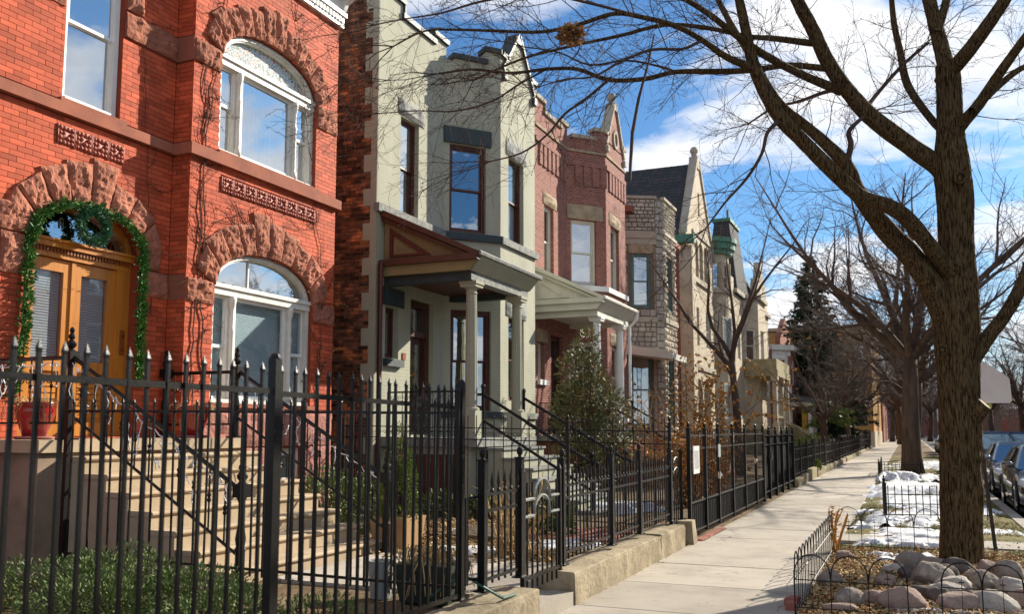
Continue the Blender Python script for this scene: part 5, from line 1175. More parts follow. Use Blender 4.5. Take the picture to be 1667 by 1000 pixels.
# short panel, arched gate, run
ph = picket_mesh(.90, .016, .19, 'finial'); psm = post_mesh(1.02, .058, 'ball')
SF = thing('short_fence_panel', 'short black fence panel with finial pickets between the tall fence and the arched gate', 'fence', (-3.13, 7, .3))
fence_run(SF, (-3.13, 6.64), (-3.13, 7.40), .42, ph, .125, (.71, .58, .04), (.009, .012), (0, 1), post_mesh(1.02, .062, 'ball'))
MB().box(-3.22, 6.42, .45, -3.17, 6.47, 1.12).build('stub_post', 'black_iron', SF); MB().tube([(-3.2, 6.45, 1.1), (-3.13, 6.64, 1.13)], .012, 4).tube([(-3.2, 6.45, .5), (-3.13, 6.64, .47)], .012, 4).build('connecting_rail', 'black_iron', SF)
AG = thing('arched_gate', 'black iron garden gate with two arched rails standing at the concrete step', 'gate', (-3.13, 7.9, .13))
for y in (7.47, 8.38): MB().box(-3.15, y - .02, .22, -3.11, y + .02, 1.28).lathe([(.026, 0), (.012, .03), (.004, .06)], -3.13, y, 8, 1.28).build('gate_stile', 'black_iron', AG)
for z in (1.03, .88):
    pts = [(-3.13, 7.49, z), (-3.13, 7.66, z)] + [(-3.13, 7.93 - .20 * math.cos(math.pi * i / 12), z + .17 * math.sin(math.pi * i / 12) + .0) for i in range(13)] + [(-3.13, 8.20, z), (-3.13, 8.36, z)]
    MB().tube(pts, .016, 6).build('arched_rail', 'worn_grey_trim', AG)
MB().box(-3.145, 7.49, .33, -3.115, 8.36, .36).build('rail', 'black_iron', AG)
for i in range(7): MB().box(-3.138, 7.56 + i * .122, .24, -3.122, 7.576 + i * .122, (1.18 if i in (0, 1, 6) else .98 if i in (2, 5) else 1.05)).build('picket', 'black_iron', AG)
MF = thing('finial_fence', 'black fence with finial pickets and ball-topped posts on the chipped concrete wall', 'fence', (-3.13, 10.5, .3))
fence_run(MF, (-3.13, 8.46), (-3.13, 12.86), .38, ph, .118, (.72, .60, .07), (.009, .012), (0, .366, .635, 1), psm, zrise=.02)
NG = thing('narrow_arched_gate', 'narrow black arched gate beside the upright concrete block', 'gate', (-3.13, 13.2, .1))
for y in (12.93, 13.55): MB().box(-3.15, y - .02, .12, -3.11, y + .02, 1.3).lathe([(.03, 0), (.03, .04), (.005, .07)], -3.13, y, 8, 1.3).build('gate_stile', 'black_iron', NG)
for z in (1.05, .90): MB().tube([(-3.13, 12.95, z)] + [(-3.13, 13.24 - .22 * math.cos(math.pi * i / 10), z + .2 * math.sin(math.pi * i / 10)) for i in range(11)] + [(-3.13, 13.53, z)], .014, 6).build('arched_rail', 'black_iron', NG)
MB().box(-3.145, 12.95, .2, -3.115, 13.53, .23).build('rail', 'black_iron', NG)
for i in range(5): MB().box(-3.137, 13.0 + i * .115, .15, -3.123, 13.015 + i * .115, 1.1).build('picket', 'black_iron', NG)
# thin scrolled fence dividing the gardens
DF = thing('scrolled_divider_fence', 'thin black garden fence with scrolls running back from the pavement to the houses', 'fence', (-5, 12.98, .2))
pk4 = picket_mesh(1.68, .012, .06); fence_run(DF, (-3.15, 12.98), (-8.7, 12.98), .16, pk4, .15, (1.46, 1.28, .12), (.006, .008), (0, .28, .62, 1), post_mesh(1.62, .045, 'ball'), zrise=.10)
s = MB()
for i in range(37):
    x = -3.22 - i * .15; z = .16 + 1.37 + .10 * i / 37
    scroll(s, (x + .037, 12.98, z), (1, 0), .034, 1.1, 1, 10, .004); scroll(s, (x - .037, 12.98, z), (1, 0), .034, 1.1, -1, 10, .004, math.pi)
stuff(s.build('scrollwork', 'black_iron', DF))
# tall gate panels with sheet backing
XG = -3.03
GP = thing('tall_gate_panels', 'tall black gate and fence panels with double rails, white notice and dark lower sheets', 'gate', (XG, 17, .05))
ys = [13.66, 14.85, 15.95, 17.35, 18.75, 20.2, 21.3]
for y in ys: link('post', post_mesh(1.60, .055, 'ball', foot=False), GP, (XG, y, .06))
for z in (1.56, 1.36, .55, .12): MB().box(XG - .012, 13.66, z - .014, XG + .012, 21.3, z + .014).build('rail', 'worn_iron', GP)
pk5 = picket_mesh(1.56, .010, .05, m='black_iron'); n = int((21.3 - 13.66) / .14)
for i in range(n):
    y = 13.71 + i * .14
    if min(abs(y - k) for k in ys) > .05: link('picket', pk5, GP, (XG, y, .1))
for a, b in zip(ys, ys[1:]): MB().box(XG - .03, a + .03, .13, XG - .022, b - .03, .54).build('sheet_panel', 'black_panel', GP)
nt_ = MB().box(XG + .016, 13.86, .98, XG + .03, 14.28, 1.40).build('notice_board', 'white_sheet', GP); 
for i in range(4): MB().box(XG + .03, 13.93 + i * .08, 1.05, XG + .033, 13.955 + i * .08, 1.33).build('notice_mark', 'print_grey', nt_)
MB().box(XG + .016, 15.85, 1.18, XG + .03, 16.05, 1.40).build('mail_slot_plate', 'grey_plastic', GP)
for y, z in ((15.85, .88), (19.9, 1.0)): MB().box(XG + .01, y, z - .06, XG + .05, y + .07, z + .05).lathe([(.02, 0), (.03, .02), (.02, .05)], XG + .06, y + .035, 8, z - .02).build('lock', 'chrome', GP)
BF = thing('black_sheet_fence', 'tall black fence backed with solid dark sheets past the gate panels', 'fence', (XG - .02, 24, .05)); ys = [21.5, 22.4, 23.6, 24.8, 26.0, 27.3]
for y in ys: link('post', post_mesh(1.60, .07, 'ball', foot=False), BF, (XG - .02, y, .02))
for z in (1.52, 1.30, .22): MB().box(XG - .035, 21.5, z - .014, XG - .005, 27.3, z + .014).build('rail', 'black_iron', BF)
for a, b in zip(ys, ys[1:]): MB().box(XG - .06, a + .04, .12, XG - .045, b - .04, 1.5).build('sheet_panel', 'black_panel', BF)
MB().box(XG - .005, 22.35, .95, XG + .05, 22.45, 1.12).build('lock', 'chrome', BF)
# lower fences further down, each on its own kerb wall
spec = [(27.6, 33.6, .95, 'low black railing with ball posts on rough stone kerb past the sheet fence', 'black_iron', .17), (34.2, 38.6, .95, 'dark green-black picket fence beside the bright green plants', 'black_iron', .12), (39.0, 47.0, .9, 'rusty brown low fence in front of the gabled house', 'rusty_black', .16), (47.5, 56.5, .9, 'low black fence in front of the turreted house', 'black_iron', .16), (57.0, 68.0, .9, 'far low black fence below the balustraded porch', 'black_iron', .2), (68.5, 88, 1.2, 'farthest dark fence leading to the yellow apartments', 'rusty_black', .25)]
for k, (y0, y1, h, lb, m, sp) in enumerate(spec):
    t = thing('low_fence', lb, 'fence', (-3.1, (y0 + y1) / 2, .2), 'low fences further down the pavement'); np_ = max(2, int((y1 - y0) / 2)); pm_ = post_mesh(h + .12, .07, 'ball', m, False)
    fence_run(t, (-3.1, y0), (-3.1, y1), .24, picket_mesh(h, .016, .06, 'spear', m), sp, (h - .12, h * .55, .1), (.009, .012), [i / np_ for i in range(np_ + 1)], pm_, m=m)
walls = [(27.7, 29.2, .22, 'rough_stone_kerb'), (29.25, 31.4, .26, ''), (31.5, 33.7, .36, ''), (34.1, 36.6, .30, ''), (36.7, 41.5, .22, ''), (42, 50, .2, ''), (51, 60, .2, ''), (61, 88, .18, '')]
lbs = ['first', 'second', 'third', 'fourth', 'fifth', 'sixth', 'seventh', 'eighth']
for k, (a, b, h, _) in enumerate(walls): rough_wall(a, b, h, lbs[k] + ' block of mossy stone kerb along the far pavement, counted from the sheet fence', -3.3, -2.97, seed=20 + k, m='concrete_wall' if k % 2 else 'mossy_stone', name='kerb_wall', group='stone kerb walls along the far pavement')
# ---------------------------------------------------------------- trees
def wander(p, d, L, segs, rr, jit, up):
    p = V(p); d = V(d).normalized(); out = [p.copy()]
    for _ in range(segs):
        d = (d + V((rr.gauss(0, jit), rr.gauss(0, jit), rr.gauss(0, jit) + up))).normalized(); p = p + d * (L / segs); out.append(p.copy())
    return out, d
def side_dir(t, rr, a0=.5, a1=1.1):
    t = V(t).normalized(); o = t.orthogonal(); o.rotate(Matrix.Rotation(rr.uniform(0, 6.283), 3, t)); a = rr.uniform(a0, a1)
    return (t * math.cos(a) + o.normalized() * math.sin(a)).normalized()
def twigs(mb, p, d, L, r, lvl, rr, up=.03, jit=.16, n=(4, 6), bud=False):
    segs = 5 if lvl else 4; pts, _ = wander(p, d, L, segs, rr, jit, up)
    mb.tube(pts, [max(.0018, r * (1 - .62 * i / segs)) for i in range(segs + 1)], 4 if lvl > 1 else 3, False)
    if bud: mb.tube([pts[-1], pts[-1] + (pts[-1] - pts[-2]).normalized() * .02], [r * .9, r * 1.1], 3)
    if lvl <= 0: return
    k = rr.randint(*n)
    for i in range(k):
        f = .18 + .82 * (i + rr.random()) / k; j = min(segs - 1, int(f * segs)); q = pts[j].lerp(pts[j + 1], f * segs - j) if j + 1 < len(pts) else pts[-1]
        twigs(mb, q, side_dir(pts[j + 1] - pts[j], rr, .4, 1.0), L * rr.uniform(.35, .62), r * .55, lvl - 1, rr, up, jit, n, bud)
LIMBS = {
'trunk':[(0.52,12.5,-0.16,0.298),(0.53,12.5,0.06,0.276),(0.57,12.5,0.9,0.278),(0.59,12.5,1.65,0.272),(0.6,12.5,2.25,0.281),(0.61,12.5,2.86,0.313),(0.62,12.5,3.33,0.291),(0.65,12.5,3.95,0.239),(0.67,12.5,4.49,0.24),(0.65,12.5,4.97,0.241),(0.65,12.5,5.49,0.187),(0.66,12.5,6.1,0.165),(0.65,12.5,6.3,0.149)],
'T1':[(0.65,12.5,6.26,0.126),(0.58,12.6,6.73,0.112),(0.51,12.7,7.2,0.105),(0.43,12.8,7.86,0.09),(0.39,12.9,8.62,0.067)],
'T2':[(0.67,12.5,6.18,0.118),(0.88,12.3,6.35,0.108),(1.09,12.2,6.59,0.099),(1.3,12.1,6.86,0.09),(1.54,12.0,7.23,0.074),(1.76,12.0,7.73,0.052)],
'T3':[(0.6,12.6,6.89,0.072),(0.75,12.9,7.5,0.065),(0.83,13.2,8.24,0.05)],
'A':[(0.55,12.5,2.83,0.199),(0.44,12.4,3.17,0.191),(0.3,12.3,3.51,0.176),(0.11,12.2,3.82,0.168),(-0.1,12.1,4.07,0.161),(-0.29,12.0,4.34,0.138),(-0.46,12.0,4.65,0.124),(-0.57,12.0,4.98,0.109),(-0.81,12.0,5.3,0.095),(-1.08,12.0,5.6,0.08),(-1.32,12.0,5.85,0.072),(-1.51,12.0,6.17,0.065),(-1.7,12.0,6.59,0.057),(-1.98,12.1,7.15,0.05),(-2.24,12.2,7.78,0.043)],
'B':[(0.58,12.4,3.55,0.145),(0.46,12.25,3.72,0.129),(0.28,12.0,3.96,0.12),(0.09,11.8,4.2,0.119),(-0.1,11.6,4.32,0.111),(-0.31,11.5,4.4,0.103),(-0.44,11.4,4.46,0.11),(-0.69,11.3,4.73,0.111),(-1.02,11.2,5.12,0.104),(-1.25,11.1,5.4,0.104),(-1.42,11.0,5.73,0.097),(-1.54,10.9,6.09,0.089),(-1.59,10.8,6.41,0.074),(-1.64,10.7,6.76,0.067),(-1.72,10.6,7.24,0.052)],
'C':[(0.68,12.5,4.73,0.17),(0.5,12.5,4.98,0.156),(0.24,12.4,5.2,0.141),(-0.08,12.3,5.48,0.142),(-0.34,12.2,5.74,0.134),(-0.56,12.1,6.05,0.119),(-0.75,12.0,6.38,0.111),(-0.9,11.9,6.78,0.103),(-1.05,11.8,7.11,0.095),(-1.2,11.7,7.5,0.08),(-1.36,11.6,7.99,0.064)],
'D':[(0.6,12.5,5.42,0.063),(0.49,12.6,5.57,0.063),(0.28,12.8,6.01,0.065),(0.17,12.9,6.33,0.066),(0.12,13.0,6.77,0.058),(0.06,13.1,7.23,0.051),(0.04,13.2,7.78,0.043)],
'E':[(0.67,12.5,5.33,0.093),(0.81,12.4,5.5,0.092),(0.97,12.3,5.66,0.084),(1.16,12.2,5.92,0.075),(1.34,12.1,6.14,0.067),(1.56,12.0,6.42,0.059),(1.83,12.0,6.79,0.044)],
'E2':[(0.96,12.3,5.65,0.061),(1.23,12.6,5.97,0.054),(1.5,12.8,6.22,0.047),(1.87,13.0,6.41,0.031)],
'F':[(0.74,12.5,2.48,0.129),(0.85,12.5,2.63,0.113),(0.98,12.5,2.82,0.105),(1.15,12.5,3.05,0.097),(1.32,12.5,3.36,0.09),(1.47,12.5,3.73,0.082),(1.63,12.5,4.32,0.067),(1.87,12.5,5.06,0.052)],
'K':[(0.71,12.45,1.8,0.165),(0.79,12.4,1.89,0.142),(0.86,12.38,1.96,0.119)],
'G1':[(-0.72,12.05,6.05,0.071),(-1.13,11.6,6.17,0.062),(-1.49,11.0,6.26,0.06),(-1.74,10.6,6.39,0.051),(-1.97,10.3,6.54,0.043),(-2.19,10.0,6.63,0.036),(-2.5,9.8,6.79,0.028)],
'G2':[(-0.82,12.0,6.31,0.056),(-1.22,11.8,6.34,0.048),(-1.64,11.5,6.23,0.047),(-2.08,11.2,6.17,0.047),(-2.51,11.0,6.16,0.039),(-2.85,10.8,6.05,0.039),(-3.27,10.6,6.03,0.035),(-3.61,10.4,6.15,0.031),(-3.95,10.2,6.13,0.027),(-4.36,10.0,6.07,0.023),(-4.77,9.8,6.11,0.019),(-5.14,9.6,6.04,0.015)],
'G3':[(-1.55,10.9,6.02,0.06),(-1.8,10.6,6.08,0.051),(-2.04,10.3,6.22,0.043),(-2.27,10.0,6.3,0.039),(-2.58,9.8,6.37,0.035),(-2.88,9.6,6.39,0.032),(-3.26,9.4,6.24,0.028),(-3.63,9.2,6.14,0.024),(-4.08,9.0,6.15,0.021),(-4.52,8.8,6.16,0.017),(-4.8,8.6,6.11,0.014),(-5.14,8.5,5.95,0.01)],
'G4':[(-1.01,11.9,6.65,0.056),(-1.35,11.5,6.6,0.047),(-1.65,11.2,6.56,0.038),(-2.11,11.0,6.67,0.035),(-2.6,10.8,6.71,0.031),(-3.11,10.6,6.58,0.027),(-3.73,10.5,6.51,0.023),(-4.36,10.4,6.41,0.02),(-5.01,10.3,6.19,0.016)],
'G5':[(-3.27,10.6,6.03,0.023),(-3.53,10.5,5.79,0.023),(-3.74,10.3,5.56,0.02),(-3.95,10.2,5.28,0.017),(-4.2,10.0,5.03,0.014),(-4.56,9.9,4.94,0.01)],
'G6':[(-2.58,9.8,6.37,0.021),(-3.14,9.5,6.52,0.021),(-3.67,9.3,6.64,0.021),(-4.23,9.0,6.54,0.018),(-4.68,8.8,6.39,0.014),(-5.04,8.6,6.3,0.01),(-5.39,8.5,6.25,0.008)],
'G7':[(-1.25,11.1,5.4,0.037),(-1.39,10.9,5.19,0.029),(-1.45,10.8,4.91,0.025),(-1.62,10.7,4.6,0.022),(-1.86,10.6,4.31,0.017),(-2.07,10.5,4.0,0.012)],
'G8':[(-2.51,11.0,6.16,0.023),(-2.68,10.9,6.22,0.019),(-3.09,10.8,6.33,0.017),(-3.55,10.7,6.31,0.016),(-3.93,10.6,6.5,0.013),(-4.4,10.5,6.62,0.01)],
'G9':[(-3.95,10.2,6.13,0.017),(-4.32,10.1,5.93,0.015),(-4.61,10.0,5.74,0.014),(-5.08,9.9,5.65,0.012),(-5.55,9.8,5.69,0.009),(-6.03,9.7,5.69,0.007)],
'G10':[(-0.57,12.0,5.02,0.047),(-0.51,12.0,5.25,0.047),(-0.53,12.0,5.42,0.039),(-0.4,12.1,5.59,0.031),(-0.25,12.2,5.72,0.024)],
'G11':[(-2.05,10.3,6.2,0.025),(-2.2,10.0,6.01,0.021),(-2.49,9.7,5.93,0.021),(-2.79,9.5,5.76,0.017),(-3.08,9.4,5.6,0.014),(-3.38,9.3,5.58,0.01),(-3.63,9.2,5.5,0.007)],
'H1':[(-0.34,12.2,5.74,0.04),(-0.17,12.6,6.1,0.033),(0.15,13.0,6.58,0.029),(0.47,13.4,6.98,0.026)],
'H2':[(-0.56,12.1,6.05,0.04),(-0.88,12.8,6.27,0.034),(-1.27,13.5,6.44,0.027),(-1.68,14.0,6.57,0.021),(-2.13,14.5,6.55,0.016)]}
MT_ = thing('street_tree', 'large bare street tree with furrowed bark and a sawn branch stub, right foreground', 'tree', (.53, 12.5, 0))
rr = random.Random(77)
def bark_tube(pts, k, n, depth, flare=False, base=.8):
    sp_ = smooth_path(pts, k); b = MB(); vs = []; P_ = []; R_ = []; a_ = V((1, 0, 0)); m = len(sp_)
    for i in range(m):
        x, y, z, r = sp_[i]; r *= base; t = (V(sp_[min(i + 1, m - 1)][:3]) - V(sp_[max(i - 1, 0)][:3])).normalized(); a_ = (a_ - t * a_.dot(t)).normalized(); b_ = t.cross(a_)
        c = V((x, y, z)); P_.append(c); R_.append(r); s_ = i / k * .42
        for j in range(n):
            an = 2 * math.pi * j / n; ca, sa = math.cos(an), math.sin(an); w = r * 62
            rid = abs(noise.noise(V((ca * w, sa * w, z * 4.5 + x)))) + .5 * abs(noise.noise(V((ca * w * 1.9, sa * w * 1.9, z * 9 + y))))
            lump = .06 * noise.noise(V((ca * 1.2 + x, sa * 1.2 + y, z * 1.1))) + .03 * noise.noise(V((ca * 3, sa * 3 + x, z * 3)))
            fl = 1 + (.20 * max(0, .45 - z) * (math.sin(an * 5 + 1) + .6) if flare else 0)
            kx = r * fl * (1 + lump) + depth * (min(rid, .55) - .3)
            vs.append(c + (a_ * ca + b_ * sa) * kx)
    b.add(vs, [(i * n + j, i * n + (j + 1) % n, (i + 1) * n + (j + 1) % n, (i + 1) * n + j) for i in range(m - 1) for j in range(n)] + [tuple((m - 1) * n + j for j in range(n))])
    return b, P_, R_
tk = list(LIMBS['trunk']); tk[0] = (.53, 12.5, -.15, .31); tk[1] = (.53, 12.5, .06, .285); tk.insert(2, (.55, 12.5, .45, .275))
bark_tube(tk, 30, 130, .024, True, .86)[0].build('trunk', 'bark', MT_, True)
for kx, kz, kr in ((.42, 2.62, .055), (.60, 3.62, .06), (.50, 1.15, .05), (.72, 4.75, .06)):
    cy_ = 12.5 - .225 if kz > 3 else 12.5 - .24; kn = MB().tube([(kx + kr * math.cos(a * .5236), cy_ - .012, kz + kr * 1.15 * math.sin(a * .5236)) for a in range(13)], .024, 6); kn.add([(kx + p.x * kr * .7, cy_ + p.y * .03, kz + p.z * kr * .8) for p in icosphere(0, 1)[0]], icosphere(0, 1)[1]); kn.build('knot', 'bark', MT_, True)
tw = MB()
for k, pts in LIMBS.items():
    if k == 'trunk': continue
    a0, a1 = V(pts[0][:3]), V(pts[1][:3]); pts = [(*(a0 + (a0 - a1).normalized() * min(.16, pts[0][3] * 2.2)), pts[0][3])] + list(pts); big = pts[0][3] > .09
    b, P_, R_ = bark_tube(pts, 12 if big else 4, 44 if big else 9, .014 if big else .002)
    if k == 'K':
        b.build('branch_stub', 'bark', MT_, True)
        d = (P_[-1] - P_[-2]).normalized(); MB().tube([P_[-1] - d * .005, P_[-1] + d * .006], [R_[-1] * .86] * 2, 14).build('sawn_face', 'heartwood', MT_); continue
    b.build('limb', 'bark' if pts[0][3] > .05 else 'twig', MT_, True)
    thin = pts[0][3] < .075; s = 0.0
    for i in range(1, len(P_)):
        seg = P_[i] - P_[i - 1]; s += seg.length; r = R_[i]; step = .20 if thin else (.5 if r < .1 else 1.6)
        while s > step:
            s -= step; d = side_dir(seg, rr, .5, 1.2)
            if not thin and r > .1: d = (d + V((-.2, -.1, .5))).normalized()
            L = rr.uniform(.45, 1.15) * (1.25 if not thin else 1.0) * (.6 if i > len(P_) * .8 else 1)
            twigs(tw, P_[i], d, L, min(.0065, r * .4), 2, rr, .02, .17, (3, 5), True)
    e = P_[-1] - P_[-2]
    for _ in range(3): twigs(tw, P_[-1], (e.normalized() + V((rr.gauss(0, .3), rr.gauss(0, .3), rr.gauss(0, .3)))), rr.uniform(.6, 1.1), min(.008, R_[-1]), 2, rr, .02, .16, (4, 6), True)
stuff(tw.build('crown', 'twig', MT_))
# hanging broken twig and the leaf nest
hb = MB(); pts = [(-2.52, 10.0, 6.25), (-2.60, 10.0, 5.9), (-2.72, 10.0, 5.5), (-2.80, 10.0, 5.1), (-2.83, 10.0, 4.72), (-2.84, 10.0, 4.52)]
hb.tube(pts, [.008, .013, .018, .022, .02, .017], 5); tag(hb.build('broken_branch', 'twig'), 'dark broken branch dangling straight down from the big tree over the pavement', 'branch')
rr = random.Random(9); nest = MB(); c0 = V((-3.32, 9.35, 6.12)); pts = []
for i in range(420):
    d = V((rr.gauss(0, 1), rr.gauss(0, 1), rr.gauss(0, 1))).normalized(); pts.append((c0 + V((d.x * .15, d.y * .13, d.z * .10)) * rr.uniform(.2, 1), d))
tag(sprig_cloud(pts, .07, .02, rr).build('leaf_clump', 'dry_leaf'), 'clump of dead brown leaves caught in the bare branches overhead', 'leaves')

def bare_tree(name, label, loc, h, r0, seed, lean=(0, 0), levels=3, fork=.33, bark='far_bark', twm='grey_twig', nlimb=7, group=None, dense=(5, 7), spread=.75, twr=.010, sec=1.0):
    rr = random.Random(seed); t = thing(name, label, 'tree', loc, group); B = V(loc)
    pts, d = wander(B - V((0, 0, .2)), (lean[0], lean[1], 1), h * fork + .2, 5, rr, .03, .02)
    MB().tube(pts, [r0 * (1.15 - .4 * i / 5) if i else r0 * 1.4 for i in range(6)], 12).build('trunk', bark, t, True)
    w = MB(); tw = MB(); top = pts[-1]
    for i in range(nlimb):
        a = 6.283 * i / nlimb + rr.uniform(-.3, .3); el = rr.uniform(.45, 1.25) if i else 1.5
        d = V((math.cos(a) * math.cos(el) * spread * 1.3, math.sin(a) * math.cos(el) * spread * 1.3, math.sin(el))); L = h * (1 - fork) * rr.uniform(.75, 1.05); st = pts[-1] if i % 2 else pts[-2].lerp(pts[-1], rr.random())
        lp, _ = wander(st, d, L, 7, rr, .12, .05); rl = r0 * rr.uniform(.4, .6)
        w.tube(lp, [rl * (1 - .93 * j / 7) + .006 for j in range(8)], 7, False)
        for j in range(2, 8):
            for _ in range(1 if j % 2 else (2 if sec > .8 else 0)):
                q = lp[j - 1].lerp(lp[j], rr.random()); L2 = L * rr.uniform(.28, .5) * (1.15 - .08 * j); r2 = rl * (1 - .9 * j / 7) * .6 + .006; sp2, _d = wander(q, side_dir(lp[j] - lp[j - 1], rr, .45, .95), L2, 5, rr, .16, .03)
                w.tube(sp2, [r2 * (1 - .9 * m_ / 5) + .004 for m_ in range(6)], 5, False)
                for m_ in range(1, 6):
                    for _k in range(2): twigs(tw, sp2[m_ - 1].lerp(sp2[m_], rr.random()), side_dir(sp2[m_] - sp2[m_ - 1], rr, .4, 1.0), L2 * rr.uniform(.25, .5), max(twr * .7, r2 * .25), max(0, levels - 2), rr, .02, .18, dense)
        for j in range(1, 8):
            for _ in range(1):
                q = lp[j - 1].lerp(lp[j], rr.random()); twigs(tw, q, side_dir(lp[j] - lp[j - 1], rr, .5, 1.1), L * rr.uniform(.16, .30), max(twr, rl * .16 * (1 - .6 * j / 7)), levels - 1, rr, .02, .16, dense)
    w.build('limbs', bark, t, True); stuff(tw.build('crown', twm, t)); return t
G_ = 'bare street trees along the road'
T2 = bare_tree('street_tree', 'second bare street tree behind the big trunk, on the grass strip', (.10, 37.5, 0), 13.5, .34, 31, (-.03, 0), group=G_, fork=.32, nlimb=8, spread=.72, dense=(4, 5))
T3 = bare_tree('street_tree', 'third bare street tree along the grass strip, further back', (.2, 54, 0), 13, .33, 32, (.02, 0), group=G_, nlimb=8, spread=.72, dense=(4, 5))
copy_thing(T2, (.3, 72, 0), 'fourth bare street tree along the grass strip, hazy in the distance', 1.3)
copy_thing(T3, (.3, 92, 0), 'farthest bare street tree on the near side of the road', 2.2)
copy_thing(T3, (11.9, 41, 0), 'bare tree across the road nearest the parked cars', .7)
copy_thing(T2, (11.6, 53, 0), 'bare tree across the road second from the parked cars', 2.9)
copy_thing(T3, (11.5, 67, 0), 'bare tree across the road third from the parked cars', 4.0)
copy_thing(T2, (11.4, 84, 0), 'bare tree across the road fourth from the parked cars', 5.0)
copy_thing(T3, (11.4, 112, 0), 'farthest bare tree across the road', 1.9)
copy_thing(T2, (-6.5, 126, 0), 'bare tree far down the pavement beyond the yellow apartments', .4)
copy_thing(T3, (3.0, 150, 0), 'bare tree closing the far end of the road', .4)
for i_, (x_, y_, lb_) in enumerate(((-2.0, 135, 'bare tree beside the pavement past the red corner building'), (-.8, 112, 'bare tree on the strip just past the yellow apartments'), (-1.5, 165, 'pale bare tree at the vanishing point, left of the road'), (6.5, 175, 'pale bare tree at the vanishing point, middle of the road end'), (10.5, 140, 'bare tree far down the opposite kerb'), (16, 100, 'bare tree behind the opposite pavement'), (14, 190, 'pale bare tree at the vanishing point, right of the road'))): copy_thing(T2 if i_ % 2 else T3, (x_, y_, 0), lb_, i_ * 1.1)
bare_tree('garden_tree', 'bare twiggy tree hiding the yellow apartments', (-3.9, 70, .2), 9, .16, 44, levels=3, fork=.3, bark='far_bark', twm='grey_twig', nlimb=8, dense=(4, 5), spread=.7)
bare_tree('garden_tree', 'smaller bare tree close to the yellow apartment wall', (-4.2, 80, .2), 9, .18, 45, levels=3, fork=.25, bark='far_bark', twm='grey_twig', nlimb=9, dense=(5, 7), spread=.9)
rr = random.Random(99); dwm = MB()
for i_ in range(120):
    x_, y_ = rr.uniform(-22, 48), rr.uniform(195, 260); h_ = rr.uniform(9, 15); p_, _ = wander((x_, y_, -.2), (0, 0, 1), h_ * .4, 3, rr, .05, 0); dwm.tube(p_, [.3, .25, .2, .16], 5, False)
    for k_ in range(7): twigs(dwm, p_[2].lerp(p_[3], rr.random()), (rr.gauss(0, .6), rr.gauss(0, .6), 1), h_ * rr.uniform(.4, .62), .09, 2, rr, .02, .15, (4, 6))
stuff(dwm.build('distant_wood', 'grey_twig'))
YT = bare_tree('young_tree', 'slender bare young tree in front of the gabled stone house', (-4.9, 29.5, .2), 8.8, .13, 41, (-.05, 0), levels=3, fork=.42, bark='twig', twm='twig', nlimb=6, dense=(3, 4), spread=.5, twr=.005, sec=.5)
bare_tree('garden_tree', 'bare garden tree with low drooping twigs in front of the brick bay house', (-4.5, 56, .2), 7.5, .16, 43, levels=3, fork=.28, bark='twig', twm='grey_twig', nlimb=7, dense=(4, 5), spread=1.1, sec=.5)
# conifers
def conifer(name, label, loc, h, w, seed, m='spruce_leaf', start=.08, rows=40, gap=False, tr=.16):
    rr = random.Random(seed); t = thing(name, label, 'tree', loc); x, y, z = loc
    MB().tube([(x, y, z - .1), (x, y, z + h)], [tr, .02], 8).build('trunk', 'far_bark', t); pts = []; br = MB()
    for i in range(rows):
        f = start + (1 - start) * i / rows; zz_ = z + h * f; rad_ = w * (1 - f) ** .85 * rr.uniform(.75, 1.15) + .12
        for k in range(9):
            a = rr.uniform(0, 6.283); L = rad_ * rr.uniform(.6, 1.1); d = V((math.cos(a), math.sin(a), rr.uniform(-.28, .05))); p0 = V((x, y, zz_)); br.tube([p0, p0 + d * L], [.02, .006], 3, False)
            m_ = max(4, int(L * 11))
            for j in range(m_):
                q = p0 + d * L * (.2 + .8 * j / m_) + V((rr.gauss(0, .05), rr.gauss(0, .05), rr.gauss(0, .04) - .06)); pts.append((q, d + V((0, 0, -.35))))
    stuff(br.build('branches', 'far_bark', t)); stuff(sprig_cloud(pts, .34, .075, rr, per=2).build('crown', m, t)); return t
conifer('spruce_tree', 'dark blue-green spruce rising behind the bare trees beyond the stone houses', (-6.7, 76, .2), 15.6, 5.0, 51, tr=.2, rows=64)
rr = random.Random(52); LT = thing('pine_tree', 'small pine with a bare trunk and low green boughs by the far fence', 'tree', (-4.7, 58, .2))
MB().tube([(-4.7, 58, .1), (-4.72, 58, 2.2), (-4.8, 58, 5.0)], [.17, .14, .08], 8).build('trunk', 'far_bark', LT); pts = []; bg_ = MB()
for i in range(16):
    d = V((rr.uniform(-.4, 1.0), rr.uniform(-.8, .8), rr.uniform(-.25, .05))).normalized(); p0 = V((-4.72, 58, rr.uniform(2.0, 3.4))); L = rr.uniform(.8, 2.0); bg_.tube([p0, p0 + d * L], [.03, .01], 4)
    for j in range(60): pts.append((p0 + d * L * rr.uniform(.3, 1) + V((rr.gauss(0, .12), rr.gauss(0, .12), rr.gauss(0, .06))), d))
stuff(bg_.build('boughs', 'far_bark', LT)); stuff(sprig_cloud(pts, .22, .045, rr, per=2).build('crown', 'yew_leaf', LT))
